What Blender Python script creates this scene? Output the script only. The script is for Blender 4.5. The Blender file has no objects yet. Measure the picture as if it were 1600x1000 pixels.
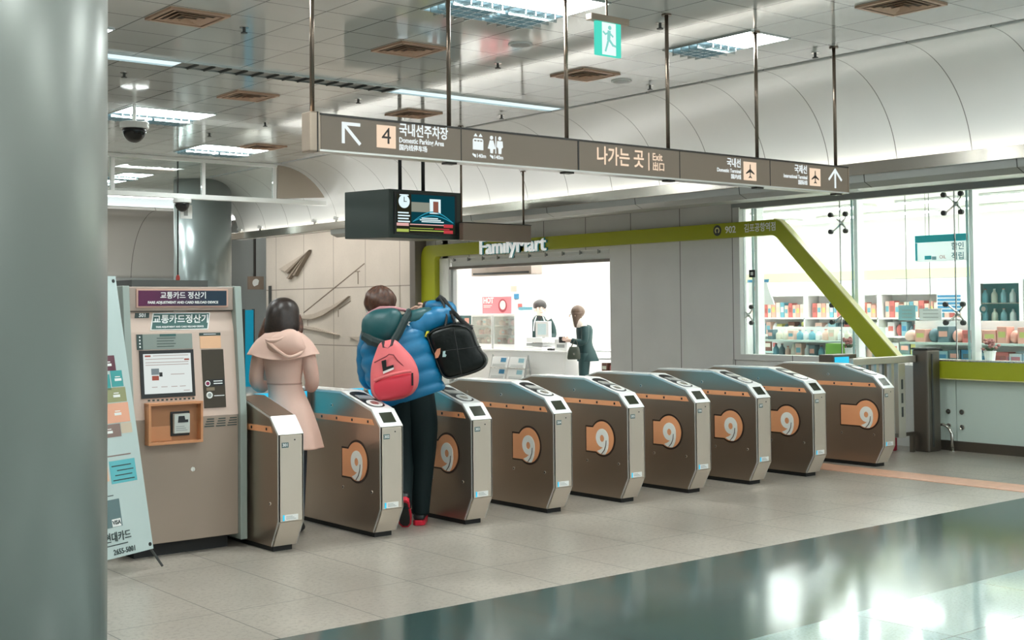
import bpy, bmesh, math, random
from mathutils import Vector, Matrix
random.seed(7)
PI = math.pi
SC = bpy.context.scene
COL = SC.collection

# ------------------------------------------------------------------ camera
cam_d = bpy.data.cameras.new('camera')
cam = bpy.data.objects.new('camera', cam_d)
COL.objects.link(cam)
SC.camera = cam
YAW, PITCH, ROLL = 0.67800, 0.03050, -0.00880
cam_d.sensor_width = 36.0
cam_d.sensor_fit = 'HORIZONTAL'
cam_d.lens = 1994.75 * 36.0 / 1600.0
cam_d.shift_y = -78.55 / 1600.0
cam_d.clip_start, cam_d.clip_end = 0.05, 200
_f = Vector((math.sin(YAW) * math.cos(PITCH), math.cos(YAW) * math.cos(PITCH), math.sin(PITCH)))
_r = Vector((math.cos(YAW), -math.sin(YAW), 0))
_u = _r.cross(_f)
_r2 = math.cos(ROLL) * _r + math.sin(ROLL) * _u
_u2 = -math.sin(ROLL) * _r + math.cos(ROLL) * _u
cam.matrix_world = Matrix(((_r2.x, _u2.x, -_f.x, -4.0014), (_r2.y, _u2.y, -_f.y, -7.0653), (_r2.z, _u2.z, -_f.z, 1.5), (0, 0, 0, 1)))

# ------------------------------------------------------------------ world, exposure
SC.view_settings.view_transform = 'Standard'
SC.view_settings.look = 'None'
SC.view_settings.gamma = 1.0
SC.view_settings.use_curve_mapping = False
SC.view_settings.exposure = 0.65
wd = bpy.data.worlds.new('world')
SC.world = wd
wd.use_nodes = True
wd.node_tree.nodes['Background'].inputs[0].default_value = (0.86, 0.97, 0.97, 1)
wd.node_tree.nodes['Background'].inputs[1].default_value = 0.9

E_CEIL, E_SHOP, E_COVE = 20.0, 14.0, 7.0       # lamp brightnesses of the hall, the shop and the hidden cove strip

H = 3.706            # ceiling
XW = 7.81            # shop front
XC = 5.27            # ceiling edge, where the cove starts

# ------------------------------------------------------------------ materials
def nt(name):
    m = bpy.data.materials.new(name)
    m.use_nodes = True
    n = m.node_tree.nodes
    return m, n, m.node_tree.links, n['Principled BSDF']

def mat(name, col, rough=0.5, metal=0.0, emit=0.0, ecol=None, spec=0.5, noise=0.0, nscale=30, coat=0.0, bump=0.0, bscale=200):
    m, n, l, b = nt(name)
    c = (col[0], col[1], col[2], 1)
    b.inputs['Base Color'].default_value = c
    b.inputs['Roughness'].default_value = rough
    b.inputs['Metallic'].default_value = metal
    b.inputs['Specular IOR Level'].default_value = spec
    b.inputs['Coat Weight'].default_value = coat
    if emit:
        e = ecol or col
        b.inputs['Emission Color'].default_value = (e[0], e[1], e[2], 1)
        b.inputs['Emission Strength'].default_value = emit
    if noise or bump:
        tc = n.new('ShaderNodeTexCoord')
        t = n.new('ShaderNodeTexNoise')
        t.inputs['Scale'].default_value = nscale if noise else bscale
        t.inputs['Detail'].default_value = 4
        l.new(tc.outputs['Object'], t.inputs['Vector'])
        if noise:
            r = n.new('ShaderNodeValToRGB')
            r.color_ramp.elements[0].position = 0.3
            r.color_ramp.elements[1].position = 0.7
            r.color_ramp.elements[0].color = tuple(max(0, x * (1 - noise)) for x in col) + (1,)
            r.color_ramp.elements[1].color = tuple(min(1, x * (1 + noise)) for x in col) + (1,)
            l.new(t.outputs['Fac'], r.inputs[0])
            l.new(r.outputs[0], b.inputs['Base Color'])
        if bump:
            bp = n.new('ShaderNodeBump')
            bp.inputs['Strength'].default_value = bump
            bp.inputs['Distance'].default_value = 0.01
            l.new(t.outputs['Fac'], bp.inputs['Height'])
            l.new(bp.outputs[0], b.inputs['Normal'])
    return m

def brushed(name, col, rough=0.3, metal=1.0, axis='Z', strength=0.12):
    """brushed steel: fine streaks vary the roughness"""
    m, n, l, b = nt(name)
    b.inputs['Metallic'].default_value = metal
    tc = n.new('ShaderNodeTexCoord'); mp = n.new('ShaderNodeMapping')
    sc = {'Z': (60, 60, 1.5), 'Y': (60, 1.5, 60), 'X': (1.5, 60, 60)}[axis]
    mp.inputs['Scale'].default_value = sc
    t = n.new('ShaderNodeTexNoise'); t.inputs['Scale'].default_value = 4; t.inputs['Detail'].default_value = 3
    l.new(tc.outputs['Object'], mp.inputs[0]); l.new(mp.outputs[0], t.inputs['Vector'])
    r = n.new('ShaderNodeMapRange')
    r.inputs['To Min'].default_value = max(0.02, rough - strength); r.inputs['To Max'].default_value = rough + strength
    l.new(t.outputs['Fac'], r.inputs['Value']); l.new(r.outputs[0], b.inputs['Roughness'])
    b.inputs['Base Color'].default_value = (*col, 1)
    return m

def math_node(n, l, op, a, b=None):
    x = n.new('ShaderNodeMath'); x.operation = op
    for i, v in enumerate((a, b)):
        if v is None: continue
        if isinstance(v, (int, float)): x.inputs[i].default_value = v
        else: l.new(v, x.inputs[i])
    return x.outputs[0]

def seams(n, l, specs):
    """mask of 1 on the joints: specs = [(axis, offset, period, width)] in world metres"""
    geo = n.new('ShaderNodeNewGeometry'); sp = n.new('ShaderNodeSeparateXYZ')
    l.new(geo.outputs['Position'], sp.inputs[0])
    out = None
    for ax, off, per, w in specs:
        v = math_node(n, l, 'ADD', sp.outputs['XYZ'.index(ax)], -off + w / 2)
        v = math_node(n, l, 'DIVIDE', v, per)
        v = math_node(n, l, 'FRACT', math_node(n, l, 'ADD', v, 100.0))
        v = math_node(n, l, 'LESS_THAN', v, w / per)
        out = v if out is None else math_node(n, l, 'MAXIMUM', out, v)
    return out

def tiled(name, col, joint, specs, rough=0.3, metal=0.0, speck=None, spec=0.5, noise=0.05, coat=0.0, rough_var=0.0):
    m, n, l, b = nt(name)
    mask = seams(n, l, specs)
    geo = n.new('ShaderNodeNewGeometry')
    t = n.new('ShaderNodeTexNoise'); t.inputs['Scale'].default_value = 1.3; t.inputs['Detail'].default_value = 5
    l.new(geo.outputs['Position'], t.inputs['Vector'])
    r = n.new('ShaderNodeValToRGB')
    r.color_ramp.elements[0].position, r.color_ramp.elements[1].position = 0.35, 0.65
    r.color_ramp.elements[0].color = tuple(x * (1 - noise) for x in col) + (1,)
    r.color_ramp.elements[1].color = tuple(min(1, x * (1 + noise)) for x in col) + (1,)
    l.new(t.outputs['Fac'], r.inputs[0])
    base = r.outputs[0]
    if speck:
        sc, amt, scol = speck
        v = n.new('ShaderNodeTexNoise'); v.inputs['Scale'].default_value = sc; v.inputs['Detail'].default_value = 3; v.inputs['Roughness'].default_value = 0.7
        l.new(geo.outputs['Position'], v.inputs['Vector'])
        rr = n.new('ShaderNodeValToRGB')
        rr.color_ramp.elements[0].position, rr.color_ramp.elements[1].position = 0.50, 0.62
        rr.color_ramp.elements[0].color = (0, 0, 0, 1); rr.color_ramp.elements[1].color = (amt, amt, amt, 1)
        l.new(v.outputs['Fac'], rr.inputs[0])
        mx = n.new('ShaderNodeMixRGB'); mx.inputs[2].default_value = (*scol, 1)
        l.new(rr.outputs[0], mx.inputs[0]); l.new(base, mx.inputs[1])
        base = mx.outputs[0]
    mx = n.new('ShaderNodeMixRGB'); mx.inputs[2].default_value = (*joint, 1)
    l.new(mask, mx.inputs[0]); l.new(base, mx.inputs[1])
    l.new(mx.outputs[0], b.inputs['Base Color'])
    b.inputs['Roughness'].default_value = rough
    if rough_var:
        mr = n.new('ShaderNodeMapRange'); mr.inputs['To Min'].default_value = rough - rough_var; mr.inputs['To Max'].default_value = rough + rough_var
        l.new(t.outputs['Fac'], mr.inputs['Value']); l.new(mr.outputs[0], b.inputs['Roughness'])
    b.inputs['Metallic'].default_value = metal
    b.inputs['Specular IOR Level'].default_value = spec
    b.inputs['Coat Weight'].default_value = coat
    return m

def glass(name, tint=(0.9, 1, 0.98), refl=0.12, rough=0.02):
    m, n, l, b = nt(name)
    n.remove(b)
    tr = n.new('ShaderNodeBsdfTransparent'); tr.inputs[0].default_value = (*tint, 1)
    gl = n.new('ShaderNodeBsdfGlossy'); gl.inputs[0].default_value = (1, 1, 1, 1); gl.inputs['Roughness'].default_value = rough
    fr = n.new('ShaderNodeFresnel'); fr.inputs[0].default_value = 1.45
    mr = math_node(n, l, 'MULTIPLY', fr.outputs[0], refl / 0.04)
    mr = math_node(n, l, 'MINIMUM', mr, 0.6)
    mx = n.new('ShaderNodeMixShader')
    l.new(mr, mx.inputs[0]); l.new(tr.outputs[0], mx.inputs[1]); l.new(gl.outputs[0], mx.inputs[2])
    l.new(mx.outputs[0], n['Material Output'].inputs[0])
    return m

def lamp(name, col, strength):
    m, n, l, b = nt(name)
    n.remove(b)
    e = n.new('ShaderNodeEmission'); e.inputs[0].default_value = (*col, 1); e.inputs[1].default_value = strength
    l.new(e.outputs[0], n['Material Output'].inputs[0])
    return m

M = {}
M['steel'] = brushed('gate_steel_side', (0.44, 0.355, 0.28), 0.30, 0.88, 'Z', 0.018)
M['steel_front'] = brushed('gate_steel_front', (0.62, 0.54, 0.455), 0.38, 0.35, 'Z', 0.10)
M['steel_edge'] = mat('gate_edge', (0.72, 0.71, 0.68), 0.3, 0.55)
M['steel_dark'] = brushed('dark_steel', (0.20, 0.175, 0.15), 0.35, 0.9, 'Z')
M['steel_light'] = brushed('light_steel', (0.70, 0.66, 0.60), 0.28, 0.9, 'Z')
M['chrome'] = mat('chrome', (0.75, 0.72, 0.68), 0.12, 1.0)
M['pole'] = mat('pole_bronze', (0.20, 0.15, 0.115), 0.25, 0.8)
M['black'] = mat('black_plastic', (0.012, 0.012, 0.013), 0.4)
M['black_soft'] = mat('black_rubber', (0.02, 0.02, 0.02), 0.7)
M['orange'] = mat('orange_enamel', (0.83, 0.36, 0.17), 0.35)
M['emblem_black'] = mat('emblem_black', (0.035, 0.018, 0.012), 0.4)
M['emblem_white'] = mat('emblem_white', (0.88, 0.86, 0.80), 0.35)
M['white'] = mat('white_paint', (0.86, 0.87, 0.85), 0.4)
M['white_gloss'] = mat('white_gloss', (0.90, 0.90, 0.88), 0.2)
M['sign_brown'] = mat('sign_brown', (0.26, 0.195, 0.148), 0.38)
M['sign_frame'] = mat('sign_frame', (0.42, 0.33, 0.26), 0.3, 0.6)
M['sign_dark'] = mat('sign_dark_rail', (0.03, 0.024, 0.02), 0.4)
M['sign_white'] = lamp('sign_white_lit', (0.92, 1.0, 1.0), 0.62)
M['sign_cream'] = lamp('sign_cream_lit', (1.0, 0.77, 0.57), 0.62)
M['green'] = mat('green_enamel', (0.40, 0.43, 0.018), 0.35)
M['green_edge'] = mat('green_pale_edge', (0.72, 0.68, 0.30), 0.4)
M['blue_panel'] = mat('blue_acrylic_glow', (0.02, 0.34, 0.52), 0.25, emit=0.8, ecol=(0.02, 0.36, 0.55))  # glow added for blue reflections on the gate sides; flaps share it
M['screen_dark'] = mat('screen_dark', (0.03, 0.035, 0.02), 0.12)
M['glass'] = glass('clear_glass', (0.95, 1.0, 0.99), 0.05)
M['glass_hall'] = glass('smoke_glass', (0.95, 0.98, 0.97), 0.05)
M['frost'] = mat('frosted_glass', (0.62, 0.72, 0.66), 0.16, 0.0, spec=0.7)
M['ceil'] = tiled('ceiling_panels', (0.70, 0.72, 0.70), (0.22, 0.23, 0.22), [('X', 0.32, 0.5, 0.012), ('Y', 0.10, 0.49, 0.012)], 0.07, 0.0, spec=1.0, noise=0.03)
M['cove'] = tiled('cove_panels', (0.80, 0.81, 0.78), (0.24, 0.24, 0.22), [('Y', -0.081, 0.771, 0.010)], 0.28, 0.0, spec=0.7, noise=0.01)
M['cove_far'] = tiled('far_cove_panels', (0.80, 0.77, 0.72), (0.22, 0.2, 0.18), [('X', 0.6, 1.9, 0.012)], 0.25, 0.05, noise=0.01)
M['floor'] = tiled('granite_floor', (0.42, 0.375, 0.325), (0.13, 0.115, 0.10), [('X', 0.0, 0.571, 0.007), ('Y', -0.06, 1.10, 0.006)], 0.30, 0.0, speck=(38, 0.55, (0.24, 0.205, 0.17)), noise=0.14, rough_var=0.06)
M['floor_dark'] = tiled('dark_granite', (0.045, 0.080, 0.075), (0.02, 0.024, 0.022), [('X', 0.05, 1.13, 0.008), ('Y', -2.63, 5.0, 0.008)], 0.12, 0.0, speck=(90, 0.4, (0.10, 0.15, 0.14)), noise=0.10, spec=0.8)
M['floor_front'] = tiled('polished_granite', (0.28, 0.37, 0.36), (0.10, 0.11, 0.105), [('X', 1.20, 1.10, 0.008), ('Y', -3.77, 0.57, 0.008)], 0.075, 0.0, speck=(70, 0.4, (0.16, 0.20, 0.19)), noise=0.08, spec=0.8)
M['tactile'] = mat('tactile_orange', (0.72, 0.40, 0.27), 0.5, noise=0.08, nscale=12)
M['wall_metal'] = tiled('wall_metal_panels', (0.72, 0.72, 0.70), (0.17, 0.17, 0.16), [('Y', 4.20, 0.89, 0.012)], 0.35, 0.15, noise=0.04)
M['wall_stone'] = tiled('relief_stone', (0.62, 0.56, 0.49), (0.30, 0.26, 0.22), [('Y', 13.745, 1.06, 0.016), ('Z', 0.877, 1.02, 0.018)], 0.6, 0.0, speck=(40, 0.15, (0.5, 0.45, 0.4)), noise=0.04)
M['stone'] = mat('relief_carved', (0.50, 0.43, 0.36), 0.65, noise=0.05)
M['grey_dark'] = mat('grey_dark', (0.06, 0.065, 0.062), 0.5)
M['grey'] = mat('grey_paint', (0.33, 0.345, 0.335), 0.45)
M['pillar'] = mat('pillar_enamel', (0.285, 0.295, 0.268), 0.30, 0.25)
M['column'] = mat('column_enamel', (0.30, 0.35, 0.345), 0.28, 0.45)
M['vent'] = mat('vent_bronze', (0.55, 0.36, 0.25), 0.45, 0.2)
M['vent_dark'] = mat('vent_dark', (0.14, 0.085, 0.05), 0.6)
M['louver'] = mat('louver_alu', (0.55, 0.60, 0.60), 0.25, 0.9)
M['lamp_ceil'] = lamp('ceiling_lamp', (0.93, 1.0, 0.98), E_CEIL)
M['lamp_dim'] = lamp('ceiling_lamp_louvered', (0.55, 0.85, 0.95), 0.55)
M['lamp_strip'] = lamp('strip_lamp', (0.75, 0.95, 1.0), 0.75)
M['lamp_cove'] = lamp('cove_strip_lamp', (1.0, 0.99, 0.95), E_COVE)
M['lamp_shop'] = lamp('shop_lamp', (1.0, 1.0, 0.97), E_SHOP)
def paper(name, col):
    m, n, l, b = nt(name)
    b.inputs['Base Color'].default_value = (*col, 1); b.inputs['Roughness'].default_value = 0.6
    tr = n.new('ShaderNodeBsdfTranslucent'); tr.inputs[0].default_value = (*col, 1)
    mx = n.new('ShaderNodeMixShader'); mx.inputs[0].default_value = 0.5
    l.new(b.outputs[0], mx.inputs[1]); l.new(tr.outputs[0], mx.inputs[2])
    l.new(mx.outputs[0], n['Material Output'].inputs[0])
    return m
M['skin'] = mat('skin', (0.72, 0.42, 0.31), 0.5)
M['hair_dark'] = mat('hair_dark', (0.022, 0.012, 0.009), 0.38, noise=0.4, nscale=60)
M['hair_brown'] = mat('hair_brown', (0.085, 0.033, 0.018), 0.42, noise=0.5, nscale=45)
M['shop_white'] = mat('shop_white', (0.90, 0.90, 0.88), 0.5)

# ------------------------------------------------------------------ mesh builder
def origin_of(o):
    v = Vector((0, 0, 0))
    while o is not None:
        v = v + o.location
        o = o.parent
    return v

class MB:
    def __init__(self):
        self.v, self.f, self.mi, self.cur = [], [], [], 0
    def add(self, vs, fs):
        b = len(self.v)
        self.v += [tuple(map(float, p)) for p in vs]
        for f in fs:
            self.f.append([b + i for i in f]); self.mi.append(self.cur)
        return self
    def box(self, x0, x1, y0, y1, z0, z1):
        vs = [(x, y, z) for z in (z0, z1) for y in (y0, y1) for x in (x0, x1)]
        return self.add(vs, [(0, 2, 3, 1), (4, 5, 7, 6), (0, 1, 5, 4), (2, 6, 7, 3), (0, 4, 6, 2), (1, 3, 7, 5)])
    def obox(self, c, ax, ay, az, hx, hy, hz):
        c, ax, ay, az = Vector(c), Vector(ax).normalized(), Vector(ay).normalized(), Vector(az).normalized()
        vs = [c + ax * sx * hx + ay * sy * hy + az * sz * hz for sz in (-1, 1) for sy in (-1, 1) for sx in (-1, 1)]
        return self.add(vs, [(0, 2, 3, 1), (4, 5, 7, 6), (0, 1, 5, 4), (2, 6, 7, 3), (0, 4, 6, 2), (1, 3, 7, 5)])
    def prism(self, poly, axis, a0, a1):
        def P(p, a):
            return {'x': (a, p[0], p[1]), 'y': (p[0], a, p[1]), 'z': (p[0], p[1], a)}[axis]
        n = len(poly)
        vs = [P(p, a0) for p in poly] + [P(p, a1) for p in poly]
        fs = [list(range(n))[::-1], list(range(n, 2 * n))] + [(i, (i + 1) % n, n + (i + 1) % n, n + i) for i in range(n)]
        return self.add(vs, fs)
    def flat(self, poly3):
        return self.add(poly3, [list(range(len(poly3)))])
    def rings(self, rings, cap=True, close=False):
        n = len(rings[0]); b = len(self.v)
        self.v += [tuple(map(float, p)) for r in rings for p in r]
        for k in range(len(rings) - 1):
            for i in range(n):
                j = (i + 1) % n
                self.f.append([b + k * n + i, b + k * n + j, b + (k + 1) * n + j, b + (k + 1) * n + i]); self.mi.append(self.cur)
        if cap:
            self.f.append([b + i for i in range(n)][::-1]); self.mi.append(self.cur)
            self.f.append([b + (len(rings) - 1) * n + i for i in range(n)]); self.mi.append(self.cur)
        return self
    def tube(self, pts, r, seg=12, cap=True, flatten=None):
        pts = [Vector(p) for p in pts]
        rs = r if isinstance(r, (list, tuple)) else [r] * len(pts)
        rings, prev = [], None
        for i, p in enumerate(pts):
            t = (pts[min(i + 1, len(pts) - 1)] - pts[max(i - 1, 0)]).normalized()
            if prev is None:
                a = Vector((0, 0, 1)) if abs(t.z) < 0.9 else Vector((1, 0, 0))
                prev = t.cross(a).normalized()
            x = (prev - t * prev.dot(t)).normalized(); prev = x
            y = t.cross(x)
            fl = flatten or 1.0
            rings.append([p + (x * math.cos(2 * PI * k / seg) + y * math.sin(2 * PI * k / seg) * fl) * rs[i] for k in range(seg)])
        return self.rings(rings, cap)
    def cyl(self, p0, p1, r, r1=None, seg=20):
        return self.tube([p0, p1], [r, r if r1 is None else r1], seg)
    def ell(self, c, rx, ry, rz, seg=20, rows=12, z0=-1.0, z1=1.0):
        rings = []
        for k in range(rows + 1):
            a = math.asin(z0) + (math.asin(z1) - math.asin(z0)) * k / rows
            rr = max(0.001, math.cos(a))
            rings.append([(c[0] + rx * rr * math.cos(2 * PI * i / seg), c[1] + ry * rr * math.sin(2 * PI * i / seg), c[2] + rz * math.sin(a)) for i in range(seg)])
        return self.rings(rings)
    def build(self, name, mats, parent=None, local=False, smooth=False, bevel=0.0, sub=0, solid=0.0):
        me = bpy.data.meshes.new(name)
        vs = self.v
        if parent is not None and not local:
            o = origin_of(parent)
            vs = [(x - o.x, y - o.y, z - o.z) for x, y, z in vs]
        me.from_pydata(vs, [], self.f)
        mats = mats if isinstance(mats, (list, tuple)) else [mats]
        for m in mats: me.materials.append(m)
        for p, mi in zip(me.polygons, self.mi):
            p.material_index = mi
            p.use_smooth = smooth
        bm = bmesh.new(); bm.from_mesh(me)
        bmesh.ops.recalc_face_normals(bm, faces=bm.faces)
        bm.to_mesh(me); bm.free()
        ob = bpy.data.objects.new(name, me)
        COL.objects.link(ob)
        if parent is not None: ob.parent = parent
        if solid:
            md = ob.modifiers.new('solid', 'SOLIDIFY'); md.thickness = solid
        if bevel:
            md = ob.modifiers.new('bevel', 'BEVEL'); md.width = bevel; md.segments = 2; md.limit_method = 'ANGLE'; md.angle_limit = 0.7
        if sub:
            md = ob.modifiers.new('sub', 'SUBSURF'); md.levels = sub; md.render_levels = sub
        return ob

def tag(o, label, cat, group=None, kind=None):
    if label: o['label'] = label
    if cat: o['category'] = cat
    if group: o['group'] = group
    if kind: o['kind'] = kind
    return o

def thing(name, label, cat, loc=(0, 0, 0), rz=0.0, group=None):
    o = bpy.data.objects.new(name, None)
    o.empty_display_size = 0.1
    COL.objects.link(o)
    o.location = loc; o.rotation_euler = (0, 0, rz)
    return tag(o, label, cat, group)

def struct(mb, name, m, **k):
    o = mb.build(name, m, **k)
    o['kind'] = 'structure'
    return o

def copy_tree(o, parent=None):
    c = o.copy(); COL.objects.link(c)
    if parent is not None: c.parent = parent
    for ch in list(o.children):
        copy_tree(ch, c)
    return c

def txt(s, size, loc, right, up, m, parent, name='lettering', align='CENTER', bold=0.0, ext=0.0006, squeeze=1.0, shear=0.0, local=False):
    cu = bpy.data.curves.new(name, 'FONT')
    cu.body = s; cu.size = size; cu.align_x = align; cu.align_y = 'CENTER'
    cu.extrude = ext; cu.offset = bold; cu.shear = shear; cu.resolution_u = 3
    tmp = bpy.data.objects.new(name, cu); COL.objects.link(tmp)
    me = bpy.data.meshes.new_from_object(tmp.evaluated_get(bpy.context.evaluated_depsgraph_get()))
    bpy.data.objects.remove(tmp); bpy.data.curves.remove(cu)
    me.name = name
    me.materials.clear(); me.materials.append(m)
    o = bpy.data.objects.new(name, me); COL.objects.link(o)
    R_, U_ = Vector(right).normalized(), Vector(up).normalized()
    N_ = R_.cross(U_)
    p = Vector(loc)
    if parent is not None:
        if not local: p = p - origin_of(parent)
        o.parent = parent
    me.transform(Matrix(((R_.x * squeeze, U_.x, N_.x, p.x), (R_.y * squeeze, U_.y, N_.y, p.y), (R_.z * squeeze, U_.z, N_.z, p.z), (0, 0, 0, 1))))
    return o

# ================================================================== the setting
struct(MB().box(-9, 14, -1.80, 20.5, -0.12, 0.0), 'floor', M['floor'])
struct(MB().box(-9, 14, -3.21, -1.80, -0.12, 0.0), 'floor_band', M['floor_dark'])
struct(MB().box(-9, 14, -14, -3.21, -0.12, 0.0), 'floor_front', M['floor_front'])
struct(MB().box(5.58, 5.95, -9.0, 9.0, 0.0, 0.005), 'floor_strip', M['tactile'])
struct(MB().box(-9, XC - 0.03, -14, 18.2, H, H + 0.12), 'ceiling', M['ceil'])
struct(MB().box(XC - 0.03, XC + 0.02, 13.25, 18.2, H, H + 0.12), 'ceiling_joint', M['ceil'])
struct(MB().box(XC - 0.03, XC + 0.02, -14, 13.25, H + 0.02, H + 0.12), 'trim_1', M['grey_dark'])   # shadow gap at the ceiling edge
# curved cove from the ceiling edge down to the bulkhead
mb = MB()
arc = [(XC + 0.0 + 0.98 * math.sin(a), 2.74 + 0.96 * math.cos(a)) for a in [PI / 2 * k / 22 for k in range(23)]]
outer = [(x + 0.06, z + 0.06) for x, z in arc]
mb.prism(arc + outer[::-1], 'x', 0, 1)
mb.v = [(y, x * 26.25 - 13.0, z) for x, y, z in mb.v]
struct(mb, 'wall_cove', M['cove'], smooth=False)
for p in bpy.data.objects['wall_cove'].data.polygons:
    p.use_smooth = len(p.vertices) == 4 and abs(p.normal.y) < 0.5
# bulkhead: polished lip, lower band, soffit
mb = MB()
mb.box(6.10, 6.16, -13.0, 13.25, 2.735, 2.85)
struct(mb, 'trim_2', brushed('bulkhead_lip', (0.60, 0.55, 0.49), 0.16, 0.95, 'Y', 0.05), bevel=0.004)
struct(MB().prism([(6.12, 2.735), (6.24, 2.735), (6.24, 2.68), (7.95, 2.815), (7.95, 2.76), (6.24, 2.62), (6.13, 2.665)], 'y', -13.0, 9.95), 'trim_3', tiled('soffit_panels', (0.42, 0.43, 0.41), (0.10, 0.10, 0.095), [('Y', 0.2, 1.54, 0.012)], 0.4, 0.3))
struct(MB().box(6.16, 6.26, -13.0, 13.2, 2.735, 2.75), 'trim_4', M['white'])
o = tag(MB().box(6.175, 6.225, -12.9, 13.1, 2.752, 2.772).build('cove_light', M['lamp_cove']), 'long hidden strip lamp behind the bulkhead lip lighting the curved cove', 'light')
# soffit over the relief wall
struct(MB().box(6.28, 8.1, 9.80, 15.2, 3.22, 3.28), 'trim_5', M['white'])
struct(MB().box(6.28, 7.81, 9.80, 9.86, 2.83, 3.22), 'trim_12', M['white'])
tag(MB().box(6.55, 6.80, 10.0, 15.0, 3.19, 3.218).build('added_wall_lamp', lamp('added_wall_lamp_glow', (1.0, 0.97, 0.92), 9.0)), 'unseen lamp added above the bulkhead to brighten the pale stone wall', 'light')  # added lamp, hidden behind the cove, to brighten the relief wall
tag(MB().box(-6.0, 9.0, 16.2, 16.32, H - 0.03, H - 0.002).build('far_slot_light', lamp('far_slot_lamp', (0.95, 1.0, 0.98), 7.0)), 'long slot light across the far end of the hall behind the column', 'light')

# metal panel wall between the shop door and the shop window, and above the door
mb = MB()
mb.box(XW, XW + 0.2, 3.34, 5.50, 0.0, 2.83)
mb.box(XW, XW + 0.2, 5.50, 9.35, 2.30, 2.90)
mb.box(XW, XW + 0.2, 9.20, 9.95, 0.0, 2.90)
struct(mb, 'wall_shop', M['wall_metal'])
struct(MB().box(XW - 0.22, XW, 9.80, 9.95, 0.0, 2.83), 'wall_pier', mat('pier_grey', (0.17, 0.15, 0.13), 0.5))
struct(MB().box(XW, XW + 0.3, 9.95, 15.2, 0.0, 3.3), 'wall_relief', M['wall_stone'])
struct(MB().box(XW - 0.012, XW - 0.001, 9.18, 9.42, 0.0, 2.30), 'trim_6', M['white'])
# far end: cove, dark openings, end wall
mb = MB()
arc = [(16.9 + 1.25 * math.sin(a), 2.15 + 1.35 * math.cos(a)) for a in [PI / 2 * k / 18 for k in range(19)]]
outer = [(y + 0.06, z + 0.06) for y, z in arc]
mb.prism(arc + outer[::-1], 'x', -9, 9.3)
struct(mb, 'wall_far', M['cove_far'])
for p in bpy.data.objects['wall_far'].data.polygons:
    p.use_smooth = len(p.vertices) == 4
struct(MB().box(-9, 9.3, 18.15, 18.3, 0.0, 2.2), 'wall_back', M['grey_dark'])
struct(MB().box(-9, 9.3, 18.05, 18.15, 2.10, 2.20), 'trim_7', M['grey'])
struct(MB().box(XW + 0.46, XW + 0.56, 15.2, 18.2, 0.0, 3.6), 'wall_corner', M['grey'])
struct(MB().box(-9.2, -9, -14, 18.3, 0.0, 3.8), 'wall_left', M['grey'])
struct(MB().box(9.18, 9.3, -14, -2.35, 0.0, 3.8), 'wall_right', M['grey'])

# big round pillar close to the camera
mb = MB(); mb.cyl((-3.38, -4.09, 0.0), (-3.38, -4.09, H), 0.50, seg=72)
struct(mb, 'pillar', M['pillar'], smooth=True)
# round column behind the smoke screen
cx, cy, cr = 5.45, 13.0, 0.475
mb = MB(); mb.cyl((cx, cy, 0.0), (cx, cy, H), cr, seg=64)
struct(mb, 'column', M['column'], smooth=True)

# ------------------------------------------------------------------ glass smoke screen hung under the ceiling
YB = 10.1
t = thing('smoke_screen', 'hanging glass smoke screen with white rails crossing under the ceiling behind the kiosk', 'screen', (2.0, YB, 3.12))
mb = MB(); mb.box(-6.0, 5.27, YB - 0.05, YB + 0.05, 3.655, H - 0.002)
mb.build('top_rail', M['white'], t, bevel=0.005)
mb = MB(); mb.box(-6.0, 6.12, YB - 0.05, YB + 0.05, 3.115, 3.185)
mb.build('bottom_rail', M['white'], t, bevel=0.005)
for x in (-3.0, -1.0, 1.36, 2.74, 4.09, 5.24):
    MB().box(x - 0.025, x + 0.025, YB - 0.03, YB + 0.03, 3.187, 3.653).build('mullion', M['white'], t)
xs = [-6.0, -3.0, -1.0, 1.36, 2.74, 4.09, 5.24]
for a, b in zip(xs[:-1], xs[1:]):
    MB().box(a + 0.026, b - 0.026, YB - 0.006, YB + 0.006, 3.186, 3.654).build('pane', M['glass_hall'], t)
q = [(5.27, 3.186)] + [(XC + 0.97 * math.sin(a), 2.74 + 0.95 * math.cos(a)) for a in [PI / 180 * d for d in range(2, 63, 4)]]
q = [p for p in q if p[1] >= 3.186]
mb = MB(); mb.prism(q, 'y', YB - 0.03, YB + 0.03)
mb.build('end_plate', mat('end_plate_bronze', (0.46, 0.40, 0.33), 0.4, 0.3), t)
struct(MB().box(XC + 0.02, 9.3, 13.25, 18.2, H, H + 0.12), 'ceiling_passage', M['ceil'])

# ================================================================== ticket gates
W, SP, S9 = 0.173, 0.747, 1.023
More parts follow.
